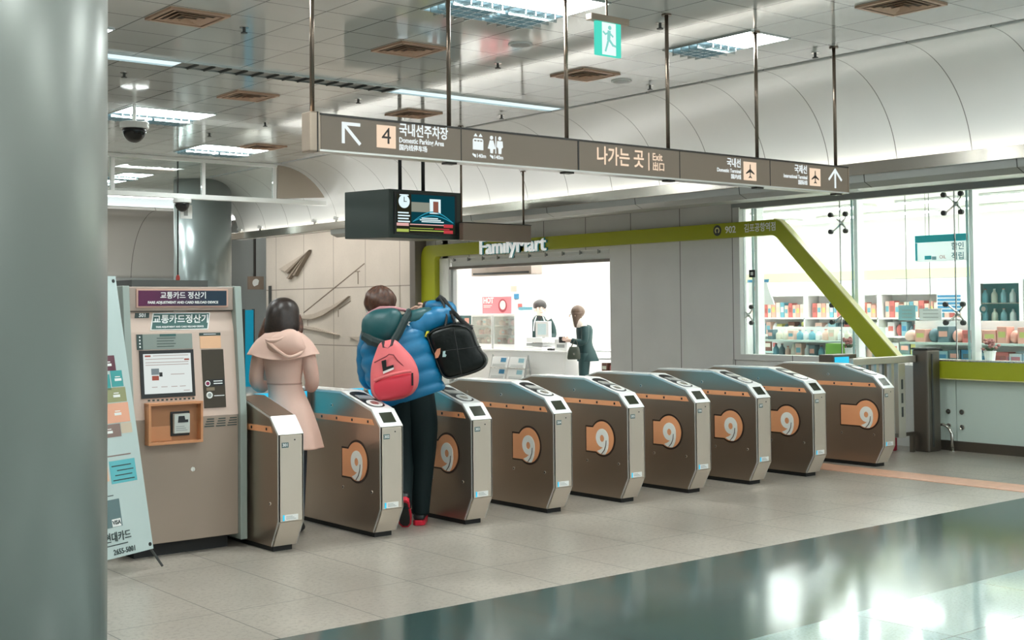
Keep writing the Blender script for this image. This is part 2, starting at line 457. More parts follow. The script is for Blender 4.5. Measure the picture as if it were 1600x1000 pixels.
# side outline (depth y, height z): low skirt, front face, screen facet, slope, flat top, and the same mirrored at the back
L = 1.66
half = [(0.087, 0.035), (0.0, 0.196), (0.0, 0.732), (0.105, 0.839), (0.497, 0.944)]
prof = half + [(L - y, z) for y, z in half[::-1]]
def inset(pr, d):
    n = len(pr); out = []
    for i in range(n):
        p0, p1, p2 = Vector(pr[i - 1]), Vector(pr[i]), Vector(pr[(i + 1) % n])
        e1, e2 = (p1 - p0).normalized(), (p2 - p1).normalized()
        n1, n2 = Vector((e1.y, -e1.x)), Vector((e2.y, -e2.x))
        b = (n1 + n2).normalized(); k = d / max(0.3, b.dot(n1))
        out.append(tuple(p1 + b * k))
    return out
def make_emblem(t, cy_):
    """emblem on the left flank: black rim, orange plate, white 9 (y grows away from the front)"""
    w = W / 2; cz_, r = 0.484, 0.130
    def plate(r, yl, z0, z1):
        a0 = math.asin((z1 - cz_) / r); a1 = math.asin((cz_ - z0) / r); n = 40
        pts = []
        for k in range(n + 1):
            a = (PI - a0) - (2 * PI - a0 - a1) * k / n
            pts.append((cy_ - r * math.cos(a), cz_ + r * math.sin(a)))
        return pts + [(yl, z0), (yl, z1)]
    mb = MB(); mb.prism(plate(r + 0.015, 0.484, 0.363, 0.573), 'x', -w - 0.003, -w + 0.001)
    em = mb.build('emblem', M['emblem_black'], t, local=True)
    mb = MB(); mb.prism(plate(r, 0.472, 0.375, 0.561), 'x', -w - 0.0055, -w - 0.002)
    mb.build('emblem_plate', M['orange'], em, local=True)
    def Q(x, y): return (cy_ - (x - 495) * 0.00122, cz_ - (y - 508) * 0.00108)
    mb = MB(); n = 40
    outer = [Q(496 + 59 * math.cos(2 * PI * k / n), 507 + 67 * math.sin(2 * PI * k / n)) for k in range(n)]
    innr = [Q(494 + 20 * math.cos(2 * PI * k / n), 510 + 25 * math.sin(2 * PI * k / n)) for k in range(n)]
    xf, xb = -w - 0.008, -w - 0.005
    vs = [(xf, *p) for p in outer] + [(xf, *p) for p in innr] + [(xb, *p) for p in outer] + [(xb, *p) for p in innr]
    fs = []
    for i in range(n):
        j = (i + 1) % n
        fs += [(i, j, n + j, n + i), (i, 2 * n + i, 2 * n + j, j), (n + i, n + j, 3 * n + j, 3 * n + i)]
    mb.add(vs, fs)
    mb.build('digit_ring', M['emblem_white'], em, local=True)
    tail = [Q(*p) for p in ((555, 505), (556, 540), (549, 578), (537, 604), (522, 624), (500, 625), (470, 618), (447, 604), (476, 592), (500, 575), (516, 552), (525, 530), (528, 505))]
    mb = MB(); mb.prism(tail, 'x', -w - 0.0082, -w - 0.005); mb.build('digit_tail', M['emblem_white'], em, local=True)
    slit = [Q(*p) for p in ((531, 522), (526, 560), (512, 592), (486, 622), (493, 623), (519, 595), (533, 561), (537, 522))]
    mb = MB(); mb.prism(slit, 'x', -w - 0.0088, -w - 0.005); mb.build('digit_slit', M['steel_dark'], em, local=True)
    return em

def make_gate():
    t = thing('ticket_gate', 'x', 'ticket gate', (0, 0, 0), 0, 'ticket gates standing in a row')
    w = W / 2
    mb = MB(); mb.prism(inset(prof, 0.004), 'x', -w + 0.006, w - 0.006)
    mb.build('body', M['steel'], t, local=True)
    # rounded metal skins left and right
    mb = MB(); mb.prism(prof, 'x', -w, -w + 0.012); mb.build('side_panel', M['steel'], t, local=True)
    mb = MB(); mb.prism(prof, 'x', w - 0.012, w); mb.build('side_panel', M['steel'], t, local=True)
    # bright edge trim following the outline on both sides
    for s in (-1, 1):
        mb = MB()
        path = [half[0], half[1], half[2], half[3], half[4], (L - 0.497, 0.944), (L - 0.105, 0.839), (L, 0.732), (L, 0.196), (L - 0.087, 0.035)]
        inn = inset(prof, 0.012)[:10]
        n = len(path)
        for i in range(n - 1):
            xa, xb = sorted((s * (w + 0.002), s * (w - 0.009)))
            quad = [path[i], path[i + 1], inn[i + 1], inn[i]]
            out = [(y + 0.0, z + 0.0) for y, z in quad]
            mb.prism(out, 'x', xa, xb)
        mb.build('edge_trim', M['steel_edge'], t, local=True)
    # front face, lower skirt
    MB().box(-w + 0.0095, w - 0.0095, -0.004, 0.02, 0.196, 0.726).build('front_panel', M['steel_front'], t, local=True, bevel=0.002)
    mb = MB(); mb.prism([(-0.004, 0.194), (0.083, 0.036), (0.10, 0.036), (0.02, 0.194)], 'x', -w + 0.0095, w - 0.0095)
    mb.build('front_skirt', M['steel_front'], t, local=True)
    MB().box(-w + 0.02, w - 0.02, 0.11, L - 0.11, 0.0, 0.037).build('plinth', M['black_soft'], t, local=True)
    # screen facet
    d = Vector((0, 0.105, 0.107)).normalized(); nrm = Vector((0, -d.z, d.y))
    mid = Vector((0, 0.0525, 0.7855))
    mb = MB(); mb.obox(mid, (1, 0, 0), d, nrm, w + 0.001, 0.076, 0.004)
    fr = mb.build('screen_housing', M['white_gloss'], t, local=True, bevel=0.002)
    mb = MB(); mb.obox(mid + nrm * 0.004, (1, 0, 0), d, nrm, 0.050, 0.043, 0.0025)
    mb.build('screen', M['screen_dark'], fr, local=True)
    # sloping reader top
    d2 = Vector((0, 0.392, 0.105)).normalized(); n2 = Vector((0, -d2.z, d2.y))
    mid2 = Vector((0, 0.301, 0.8915))
    mb = MB(); mb.obox(mid2, (1, 0, 0), d2, n2, w - 0.004, 0.204, 0.004)
    rd = mb.build('reader_top', M['white_gloss'], t, local=True, bevel=0.003)
    # dark slot with rounded ends and pale card disc
    def cap(cyy, hw, hl):
        pts = []
        for k in range(13): a = PI * k / 12; pts.append((hw * math.cos(a), cyy + hl + hw * 0.9 * math.sin(a)))
        for k in range(13): a = PI + PI * k / 12; pts.append((hw * math.cos(a), cyy - hl + hw * 0.9 * math.sin(a)))
        return pts
    def on_slope(pts, h): return [mid2 + Vector((1, 0, 0)) * a + d2 * b + n2 * h for a, b in pts]
    def slab(pts, h0, h1):
        mb = MB(); n = len(pts)
        return mb.add(on_slope(pts, h0) + on_slope(pts, h1), [list(range(n))[::-1], list(range(n, 2 * n))] + [(i, (i + 1) % n, n + (i + 1) % n, n + i) for i in range(n)])
    slab(cap(0.0, 0.062, 0.115), 0.003, 0.0055).build('slot', M['black'], rd, local=True)
    slab([(0.052 * math.cos(2 * PI * k / 28), -0.095 + 0.066 * math.sin(2 * PI * k / 28)) for k in range(28)], 0.005, 0.010).build('card_disc', M['white_gloss'], rd, local=True)
    slab([(0.030 * math.cos(2 * PI * k / 24), -0.095 + 0.036 * math.sin(2 * PI * k / 24)) for k in range(24)], 0.009, 0.0112).build('card_mark', M['steel_light'], rd, local=True)
    slab([(-0.045, 0.02), (0.045, -0.02), (0.045, 0.055), (-0.045, 0.085)], 0.005, 0.012).build('ticket_guide', M['steel_edge'], rd, local=True)
    # flat top plate
    MB().box(-w + 0.004, w - 0.004, 0.497, L - 0.497, 0.940, 0.948).build('top_plate', M['white_gloss'], t, local=True)
    # orange stripe with sensors on each side
    for s in (-1, 1):
        x0, x1 = sorted((s * (w + 0.0005), s * (w + 0.004)))
        mb = MB(); mb.prism([(0.074, 0.741), (0.100, 0.779), (L - 0.100, 0.779), (L - 0.074, 0.741)], 'x', x0, x1)
        st = mb.build('stripe', M['orange'], t, local=True)
        for k in range(7):
            y = 0.147 + 0.199 * k
            a, b = sorted((s * (w + 0.0035), s * (w + 0.006)))
            MB().box(a, b, y - 0.008, y + 0.008, 0.752, 0.769).build('sensor', M['black'], st, local=True)
        # added unseen band, glowing so the neighbouring gate's flank mirrors blue
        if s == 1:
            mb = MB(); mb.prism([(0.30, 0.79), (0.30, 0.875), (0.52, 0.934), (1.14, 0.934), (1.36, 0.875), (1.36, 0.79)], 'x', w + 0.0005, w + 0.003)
            mb.build('added_blue_band', M['blue_panel'], t, local=True)
    make_emblem(t, 0.288)
    # screws
    for y, z in ((0.468, 0.297), (0.108, 0.299), (0.615, 0.845), (L - 0.468, 0.297), (L - 0.108, 0.299), (L - 0.615, 0.845)):
        mb = MB(); mb.cyl((-w - 0.004, y, z), (-w + 0.002, y, z), 0.011, seg=10); mb.build('lock', M['steel_light'], t, local=True)
        mb = MB(); mb.cyl((-w - 0.0055, y, z), (-w - 0.003, y, z), 0.006, seg=8); mb.build('keyhole', M['black'], t, local=True)
    # number plate and sticker
    MB().box(-0.066, -0.020, -0.0065, -0.004, 0.652, 0.684).build('number_plate', mat('number_plate', (0.10, 0.17, 0.17), 0.4), t, local=True)
    MB().box(0.020, 0.028, -0.0065, -0.004, 0.694, 0.702).build('pilot_lamp', M['black'], t, local=True)
    stk = MB().box(-0.048, 0.046, -0.0062, -0.004, 0.202, 0.238).build('sticker', M['white_gloss'], t, local=True)
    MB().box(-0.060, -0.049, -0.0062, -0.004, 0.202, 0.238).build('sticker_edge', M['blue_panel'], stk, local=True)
    for k in range(3):
        MB().box(-0.038, 0.030 - 0.012 * k, -0.0070, -0.0060, 0.211 + k * 0.008, 0.214 + k * 0.008).build('sticker_line', M['grey'], stk, local=True)
    return t

gate_labels = [
    'brushed steel ticket gate beside the card machine, its front blank and closest to the machine',
    'ticket gate standing left of the man in the blue jacket, right beside the pink coat',
    'ticket gate directly right of the man in the blue jacket, half hidden by his legs',
    'ticket gate two places right of the man in the blue jacket, below the black bag',
    'fifth ticket gate from the card machine, just below the shop customer',
    'sixth ticket gate from the card machine, right in front of the metal wall panels',
    'seventh ticket gate from the card machine, below the left end of the shop window',
    'second last ticket gate of the row, beside the orange floor strip',
    'last ticket gate of the row, next to the railing at the wide aisle']
g0 = make_gate()
gates = []
def gx(i): return (i - 1) * SP if i < 9 else 7 * SP + S9
for i in range(1, 10):
    g = g0 if i == 1 else copy_tree(g0)
    g.location = (gx(i) - W / 2, 0, 0)
    g['label'] = gate_labels[i - 1]
    gates.append(g)
for i, g in enumerate(gates):
    txt('30%d' % (i + 1), 0.026, (-0.043, -0.0072, 0.668), (1, 0, 0), (0, 0, 1), M['white'], g, local=True, bold=0.0006)
# the first gate has a plain raised cover over screen and reader
g = gates[0]
for ch in list(g.children):
    if ch.name.split('.')[0] in ('screen_housing', 'reader_top'):
        for c in list(ch.children):
            for cc in list(c.children): bpy.data.objects.remove(cc)
            bpy.data.objects.remove(c)
em1 = [c for c in g.children if c.name.startswith('emblem')][0]
for c in list(em1.children): bpy.data.objects.remove(c)
bpy.data.objects.remove(em1)
# the last gate carries a longer emblem whose disc sits nearer the front
g9 = gates[8]
em9 = [c for c in g9.children if c.name.startswith('emblem')][0]
for c in list(em9.children): bpy.data.objects.remove(c)
bpy.data.objects.remove(em9)
make_emblem(g9, 0.186)
rt = [c for c in g.children if c.name.startswith('reader_top')][0]
rt.data = rt.data.copy(); rt.data.materials[0] = M['steel']
tp = [c for c in g.children if c.name.startswith('top_plate')][0]
tp.data = tp.data.copy(); tp.data.materials[0] = M['steel']

# blue swing flaps in the two aisles the people are using
for i, lab in ((1, 'blue swing flap across the aisle behind the woman in the pink coat'), (2, 'blue swing flap across the aisle in front of the man in the blue jacket')):
    x0 = gx(i) + 0.002; x1 = gx(i + 1) - W - 0.002
    t = thing('gate_flap', lab, 'gate flap', (x1, 0.93, 0.0), 0, 'blue gate flaps')
    xm = (x0 + x1) / 2
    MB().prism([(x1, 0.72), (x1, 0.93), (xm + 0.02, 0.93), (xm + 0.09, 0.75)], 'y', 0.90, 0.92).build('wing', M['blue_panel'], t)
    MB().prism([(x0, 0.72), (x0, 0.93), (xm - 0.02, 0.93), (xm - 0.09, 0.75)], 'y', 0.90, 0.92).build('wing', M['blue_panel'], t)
    MB().box(x1 - 0.03, x1, 0.895, 0.925, 0.70, 0.94).build('hinge', M['steel_dark'], t)
    MB().box(x0, x0 + 0.03, 0.895, 0.925, 0.70, 0.94).build('hinge', M['steel_dark'], t)

# ================================================================== card reload machine
KX0, KX1, KY = -0.985, -0.195, 0.40
t = thing('card_reload_machine', 'tall beige and brown transit card reload machine with lit screen and orange tray', 'ticket machine', (-0.59, 0.80, 0.0))
kb = mat('kiosk_brown', (0.36, 0.28, 0.225), 0.42, 0.1)
kp = mat('kiosk_pink_beige', (0.66, 0.50, 0.42), 0.42)
kg = mat('kiosk_grey_green', (0.33, 0.38, 0.345), 0.35, 0.2)
MB().box(KX0 + 0.045, KX1 - 0.048, KY, 1.18, 0.085, 0.842).build('lower_body', kb, t, bevel=0.004)
def kY(z): return KY + 0.08 * (z - 0.84) / 0.7
mb = MB(); mb.prism([(KY, 0.843), (kY(1.375), 1.375), (kY(1.375) + 0.035, 1.50), (1.18, 1.50), (1.18, 0.843)], 'x', KX0 + 0.045, KX1 - 0.048)
cons = mb.build('console', kp, t)
MB().box(KX0 + 0.045, KX1 - 0.048, KY + 0.065, 1.18, 1.505, 1.655).build('header_box', mat('kiosk_header', (0.42, 0.33, 0.28), 0.4), t, bevel=0.006)
for x0, x1 in ((KX0, KX0 + 0.044), (KX1 - 0.047, KX1)):
    mb = MB(); mb.prism([(KY - 0.03, 0.05), (KY - 0.03, 0.84), (KY + 0.05, 1.66), (1.20, 1.66), (1.20, 0.05)], 'x', x0, x1)
    mb.build('side_panel', kg, t, bevel=0.004)
MB().box(KX0 + 0.08, KX1 - 0.09, KY + 0.07, 1.10, 0.0, 0.084).build('plinth', M['black_soft'], t)
MB().box(KX0 + 0.12, KX1 - 0.16, 0.60, 1.10, 1.657, 1.70).build('rear_box', M['grey_dark'], t)
# header sign: printed strip fading from wine red to navy
hm, n_, l_, b_ = nt('header_print')
tc = n_.new('ShaderNodeTexCoord'); sx = n_.new('ShaderNodeSeparateXYZ'); rp = n_.new('ShaderNodeValToRGB')
l_.new(tc.outputs['Generated'], sx.inputs[0]); l_.new(sx.outputs[0], rp.inputs[0]); l_.new(rp.outputs[0], b_.inputs['Base Color'])
rp.color_ramp.elements[0].color = (0.075, 0.008, 0.045, 1); rp.color_ramp.elements[1].color = (0.004, 0.018, 0.035, 1)
rp.color_ramp.elements[0].position = 0.15; rp.color_ramp.elements[1].position = 0.8
l_.new(rp.outputs[0], b_.inputs['Emission Color']); b_.inputs['Emission Strength'].default_value = 0.25
hy = KY + 0.065
fr = MB().box(-0.895, -0.283, hy - 0.008, hy, 1.525, 1.642).build('header_frame', mat('header_frame', (0.62, 0.38, 0.30), 0.4), t, bevel=0.002)
MB().box(-0.882, -0.296, hy - 0.011, hy - 0.007, 1.536, 1.631).build('header_print', hm, fr)
for p, s_, y_ in (('교통카드 정산기', 0.046, 1.599), ('FARE ADJUSTMENT AND CARD RELOAD DEVICE', 0.0215, 1.557)):
    txt(p, s_, (-0.589, hy - 0.0125, y_), (1, 0, 0), (0, 0, 1), M['white'], fr, bold=0.0008)
cup = Vector((0, 0.08, 0.70)).normalized()
def kpt(x, z, off=0.004): return (x, kY(z) - off, z)
def kslab(name, m, par, x0, x1, z0, z1, h0, h1):
    mb = MB(); n = Vector((0, -cup.z, cup.y))
    vs = []
    for h in (h0, h1):
        for x, z in ((x0, z0), (x1, z0), (x1, z1), (x0, z1)):
            vs.append(Vector((x, kY(z), z)) + n * h)
    mb.add(vs, [(3, 2, 1, 0), (4, 5, 6, 7), (0, 1, 5, 4), (1, 2, 6, 5), (2, 3, 7, 6), (3, 0, 4, 7)])
    return mb.build(name, m, par)
# visor with number and name plate
vs_up = Vector((0, 0.035, 0.125)).normalized(); vn = Vector((0, -vs_up.z, vs_up.y))
def vpt(x, z, h): return Vector((x, kY(1.375) + 0.035 * (z - 1.375) / 0.125, z)) + vn * h
def vslab(name, m, pts, h0, h1, par):
    n = len(pts)
    mb = MB(); mb.add([vpt(x, z, h0) for x, z in pts] + [vpt(x, z, h1) for x, z in pts], [list(range(n))[::-1], list(range(n, 2 * n))] + [(i, (i + 1) % n, n + (i + 1) % n, n + i) for i in range(n)])
    return mb.build(name, m, par)
kd = mat('kiosk_label_dark', (0.03, 0.055, 0.05), 0.4); kteal = mat('kiosk_plate_teal', (0.035, 0.11, 0.10), 0.4)
p_ = vslab('number_plate', kd, [(-0.893, 1.462), (-0.803, 1.462), (-0.797, 1.493), (-0.887, 1.493)], 0.0, 0.004, t)
txt('501', 0.032, vpt(-0.845, 1.477, 0.0046), (1, 0, 0), vs_up, M['white'], p_, bold=0.001, shear=0.2)
fr2 = vslab('name_plate', M['white_gloss'], [(-0.803, 1.386), (-0.42, 1.386), (-0.392, 1.492), (-0.775, 1.492)], 0.0, 0.003, t)
p2 = vslab('name_field', kteal, [(-0.795, 1.391), (-0.426, 1.391), (-0.400, 1.487), (-0.769, 1.487)], 0.002, 0.005, fr2)
txt('교통카드정산기', 0.058, vpt(-0.597, 1.449, 0.0056), (1, 0, 0), vs_up, M['white'], fr2, bold=0.0012, shear=0.15)
txt('FARE ADJUSTMENT AND CARD RELOAD DEVICE', 0.0145, vpt(-0.607, 1.404, 0.0056), (1, 0, 0), vs_up, M['white'], fr2, bold=0.0004)
# information panel
ip = kslab('info_panel', mat('info_grey', (0.26, 0.30, 0.27), 0.4), t, -0.885, -0.532, 1.268, 1.362, 0.0, 0.003)
kslab('info_strip', kd, ip, -0.895, -0.857, 1.268, 1.362, 0.003, 0.005)
kslab('info_heading', kteal, ip, -0.745, -0.640, 1.347, 1.362, 0.003, 0.005)
for k in range(4): kslab('info_line', kd, ip, -0.765, -0.655 + 0.012 * (k % 2), 1.283 + 0.017 * k, 1.287 + 0.017 * k, 0.003, 0.0045)
for k in range(4): kslab('info_mark', M['white'], ip, -0.880, -0.871, 1.280 + 0.02 * k, 1.290 + 0.02 * k, 0.005, 0.006)
# touch screen
sc = kslab('screen_bezel', M['black'], t, -0.882, -0.532, 0.972, 1.262, 0.0, 0.012)
sm = lamp('kiosk_screen', (0.80, 0.86, 0.83), 0.58)
kslab('screen', sm, sc, -0.862, -0.553, 0.997, 1.240, 0.011, 0.014)
srd = lamp('screen_red', (0.55, 0.16, 0.12), 0.4); sgr = lamp('screen_grey', (0.33, 0.40, 0.42), 0.4); sgl = lamp('screen_line', (0.62, 0.50, 0.46), 0.42)
for nm, m_, a, b, c, d in (('screen_icon', srd, -0.852, -0.815, 1.222, 1.232), ('screen_icon', srd, -0.597, -0.565, 1.196, 1.206), ('screen_icon', sgr, -0.815, -0.765, 1.112, 1.150), ('screen_icon', srd, -0.812, -0.768, 1.078, 1.106), ('screen_icon', M['black'], -0.764, -0.744, 1.100, 1.126)):
    kslab(nm, m_, sc, a, b, c, d, 0.014, 0.0148)
for a, b, c in ((-0.80, -0.57, 1.226), (-0.85, -0.60, 1.206), (-0.85, -0.57, 1.185), (-0.85, -0.57, 1.17), (-0.69, -0.60, 1.11), (-0.815, -0.78, 1.035), (-0.755, -0.715, 1.035), (-0.69, -0.65, 1.035), (-0.635, -0.595, 1.035), (-0.61, -0.57, 1.008)):
    kslab('screen_line', sgl, sc, a, b, c, c + 0.004, 0.014, 0.0148)
for k in range(11):
    kslab('caption_mark', kd, t, -0.84 + 0.029 * k, -0.825 + 0.029 * k, 0.953, 0.963, 0.0, 0.0015)
# right column: card label, dark payment panel
rl = kslab('card_label', kd, t, -0.482, -0.338, 1.346, 1.364, 0.0, 0.004)
kslab('card_label_lines', M['white'], rl, -0.455, -0.37, 1.353, 1.357, 0.004, 0.005)
kslab('orange_label', mat('orange_label', (0.84, 0.50, 0.30), 0.5), t, -0.48, -0.338, 1.266, 1.344, 0.0, 0.003)
dp = kslab('payment_panel', mat('payment_panel', (0.060, 0.048, 0.034), 0.35, spec=0.25), t, -0.474, -0.326, 0.892, 1.258, 0.0, 0.006)
kslab('coin_slot_plate', M['black'], dp, -0.450, -0.332, 1.030, 1.070, 0.006, 0.009)
kslab('coin_slot', mat('slot_brass', (0.22, 0.17, 0.11), 0.4), dp, -0.455, -0.40, 1.000, 1.020, 0.006, 0.009)
def kdisc(name, m_, par, x, z, r, h0, h1, n=20):
    nv = Vector((0, -cup.z, cup.y)); c = Vector((x, kY(z), z))
    mb = MB(); P = [(r * math.cos(2 * PI * k / n), r * math.sin(2 * PI * k / n)) for k in range(n)]
    mb.add([c + Vector((1, 0, 0)) * a + cup * b + nv * h0 for a, b in P] + [c + Vector((1, 0, 0)) * a + cup * b + nv * h1 for a, b in P], [list(range(n))[::-1], list(range(n, 2 * n))] + [(i, (i + 1) % n, n + (i + 1) % n, n + i) for i in range(n)])
    return mb.build(name, m_, par)
kdisc('card_symbol', M['white'], dp, -0.446, 1.045, 0.018, 0.009, 0.011)
kdisc('card_symbol_dot', mat('wine', (0.25, 0.02, 0.08), 0.4), dp, -0.446, 1.045, 0.012, 0.010, 0.012)
kdisc('coin_symbol', M['white'], dp, -0.437, 0.972, 0.021, 0.006, 0.011)
kdisc('coin_symbol_dot', M['grey'], dp, -0.437, 0.972, 0.013, 0.010, 0.012)
for z in (1.055, 1.040): kslab('slot_text', M['white'], dp, -0.405, -0.345, z, z + 0.006, 0.009, 0.010)
kslab('slot_text', M['white'], dp, -0.405, -0.335, 0.964, 0.969, 0.006, 0.008)
# orange tray: frame, recess walls, card reader inside
TX0, TX1, TZ0, TZ1 = -0.865, -0.512, 0.690, 0.945
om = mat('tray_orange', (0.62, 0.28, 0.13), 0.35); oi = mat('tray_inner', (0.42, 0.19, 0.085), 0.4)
mb = MB(); yf = KY - 0.012
for a, b, c, d in ((TX0, TX1, TZ1 - 0.016, TZ1), (TX0, TX1, TZ0, TZ0 + 0.016), (TX0, TX0 + 0.016, TZ0 + 0.016, TZ1 - 0.016), (TX1 - 0.016, TX1, TZ0 + 0.016, TZ1 - 0.016)):
    mb.box(a, b, yf - 0.05, KY + 0.01, c, d)
tr = mb.build('tray', om, t, bevel=0.002)
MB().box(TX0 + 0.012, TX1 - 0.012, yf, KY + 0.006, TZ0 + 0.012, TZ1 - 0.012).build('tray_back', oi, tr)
MB().box(TX0 + 0.03, -0.70, yf - 0.004, yf, TZ0 + 0.02, 0.80).build('tray_plate', om, tr)
MB().box(-0.708, -0.583, yf - 0.008, yf, 0.735, 0.885).build('reader_backplate', M['black'], tr, bevel=0.003)
rd = MB().box(-0.695, -0.592, yf - 0.035, yf - 0.006, 0.752, 0.872).build('card_reader', mat('reader_grey', (0.62, 0.64, 0.60), 0.4), tr, bevel=0.004)
mb = MB(); mb.prism([(-0.672, 0.818), (-0.606, 0.818), (-0.606, 0.835), (-0.625, 0.835), (-0.630, 0.858), (-0.668, 0.858)], 'y', yf - 0.038, yf - 0.034)
mb.build('reader_slot', M['black'], rd)
for k in range(3): MB().box(-0.685, -0.61 - 0.01 * k, yf - 0.0365, yf - 0.034, 0.768 + k * 0.012, 0.772 + k * 0.012).build('reader_line', M['grey'], rd)
# notice text on the lower body
for k in range(4):
    for j in range(3):
        MB().box(-0.475 + 0.078 * j + 0.006 * k, -0.41 + 0.078 * j, KY - 0.0025, KY + 0.001, 0.775 + 0.015 * k, 0.781 + 0.015 * k).build('notice_line', kd, t)
mb = MB(); mb.cyl((-0.555, KY - 0.006, 0.52), (-0.555, KY, 0.52), 0.014, seg=16); mb.build('lock', M['steel_light'], t)
MB().box(-0.925, -0.895, KY - 0.002, KY, 0.105, 0.15).build('asset_sticker', M['white'], t)

# ================================================================== advertising standee (leans back on its stand)
ang = math.radians(26)
e_ = Vector((math.cos(ang), math.sin(ang), 0)); nb_ = Vector((-math.sin(ang), math.cos(ang), 0))
A0 = Vector((-0.93, 0.118, 0.115))          # lower right corner of the sheet
lean = 0.29; hh = 1.60; sw = 0.60
up_ = (nb_ * lean + Vector((0, 0, hh))).normalized(); hl = math.hypot(lean, hh)
fn_ = e_.cross(up_)                           # towards the viewer
t = thing('standee', 'pale blue advertising standee leaning beside the card machine, partly behind the round pillar', 'standee', tuple(A0 - e_ * sw / 2 - Vector((0, 0, A0.z)) + nb_ * 0.2))
def sp_(u, v, h=0.0): return A0 - e_ * u + up_ * v + fn_ * h          # u from the right edge, v up the sheet
def sslab(name, m_, par, u0, u1, v0, v1, h0, h1, poly=None):
    P = poly or [(u0, v0), (u1, v0), (u1, v1), (u0, v1)]
    n = len(P); mb = MB()
    mb.add([sp_(a, b, h0) for a, b in P] + [sp_(a, b, h1) for a, b in P], [list(range(n))[::-1], list(range(n, 2 * n))] + [(i, (i + 1) % n, n + (i + 1) % n, n + i) for i in range(n)])
    return mb.build(name, m_, par)
sheet = sslab('sheet', mat('standee_sheet', (0.50, 0.60, 0.585), 0.45), t, 0, sw, 0, hl, -0.003, 0.0)
cols = dict(wine=(0.13, 0.04, 0.06), teal=(0.05, 0.33, 0.33), olive=(0.30, 0.31, 0.16), coral=(0.80, 0.40, 0.27), brown=(0.25, 0.17, 0.15), sand=(0.60, 0.50, 0.38), cyan=(0.12, 0.47, 0.52), slate=(0.12, 0.19, 0.20), peach=(0.80, 0.52, 0.36), crimson=(0.33, 0.03, 0.06))
cm = {k: mat('print_' + k, v, 0.45) for k, v in cols.items()}
q = 0.0013
def pxs(x): return x
for nm, c, u0, u1, v0, v1 in (('colour_block', 'wine', 0.105, 0.24, 1.06, 1.15), ('colour_block', 'teal', 0.06, 0.155, 0.965, 1.06), ('colour_block', 'teal', 0.165, 0.33, 0.95, 1.04), ('colour_block', 'olive', 0.05, 0.21, 0.875, 0.96), ('colour_block', 'coral', 0.045, 0.235, 0.755, 0.87), ('colour_block', 'crimson', 0.24, 0.36, 0.76, 0.90), ('colour_block', 'peach', 0.22, 0.33, 0.905, 0.945), ('colour_block', 'brown', 0.135, 0.33, 0.675, 0.75), ('colour_block', 'sand', 0.04, 0.13, 0.69, 0.75),
                              ('blue_note', 'cyan', 0.055, 0.265, 0.41, 0.54), ('peach_note', 'peach', 0.28, 0.36, 0.43, 0.54), ('card_picture', 'slate', 0.225, 0.43, 0.17, 0.325)):
    sslab(nm, cm[c], sheet, u0, u1, v0, v1, 0.0, q)
sslab('emblem_square', M['white'], sheet, 0.235, 0.305, 0.172, 0.215, q, 0.0022)
wl = M['white']
def stxt(s, size, u, v, m_, bold=0.0008): txt(s, size, sp_(u, v, 0.0028), tuple(e_), tuple(up_), m_, sheet, bold=bold)
stxt('VISA', 0.032, 0.27, 0.194, mat('print_ink', (0.04, 0.06, 0.06), 0.5), 0.001)
ink = bpy.data.materials['print_ink']
stxt('현대카드', 0.058, 0.275, 0.112, ink, 0.001)
stxt('2655-5001', 0.042, 0.235, 0.03, ink, 0.0008)
sslab('fine_print', ink, sheet, 0.20, 0.40, 0.068, 0.074, 0.0, q)
sslab('fine_print', ink, sheet, 0.265, 0.31, 0.345, 0.350, 0.0, q)
sslab('fine_print', cm['brown'], sheet, 0.08, 0.33, 0.565, 0.572, 0.0, q)
for k in range(4): sslab('note_line', ink, sheet, 0.075 + 0.015 * (k % 2), 0.25 - 0.02 * (k % 3), 0.425 + 0.027 * k, 0.431 + 0.027 * k, q, 0.002)
for u, v in ((0.165, 1.10), (0.10, 1.01), (0.25, 0.99), (0.13, 0.915), (0.14, 0.81), (0.23, 0.71)):
    sslab('block_mark', wl, sheet, u - 0.028, u + 0.028, v - 0.012, v + 0.003, q, 0.002)
    sslab('block_mark', wl, sheet, u - 0.02, u + 0.022, v + 0.010, v + 0.015, q, 0.002)
for u, v in ((0.025, 0.03), (0.025, hl - 0.03), (sw - 0.025, 0.03), (sw - 0.025, hl - 0.03)):
    sslab('corner_clip', M['black'], sheet, 0, 0, 0, 0, 0.0, 0.004, poly=[(u + 0.011 * math.cos(2 * PI * k / 12), v + 0.011 * math.sin(2 * PI * k / 12)) for k in range(12)])
hub = sp_(sw / 2, hl * 0.45, -0.05)
for u, v in ((0.03, 0.03), (0.03, hl - 0.03), (sw - 0.03, 0.03), (sw - 0.03, hl - 0.03)):
    mb = MB(); mb.tube([sp_(u, v, -0.006), hub], 0.006, 8); mb.build('cross_rod', M['grey'], t)
for u in (0.03, sw - 0.03):
    p = sp_(u, 0.03, -0.012)
    fl = Vector((p.x, p.y, 0.008)) + e_ * (0.07 if u < 0.3 else -0.07) - nb_ * 0.05
    mb = MB(); mb.tube([p, fl], 0.007, 8); mb.build('leg', M['grey_dark'], t)
fl = Vector((hub.x, hub.y, 0)) + nb_ * 0.25; fl.z = 0.008
mb = MB(); mb.tube([hub, fl], 0.007, 8); mb.build('leg', M['grey_dark'], t)

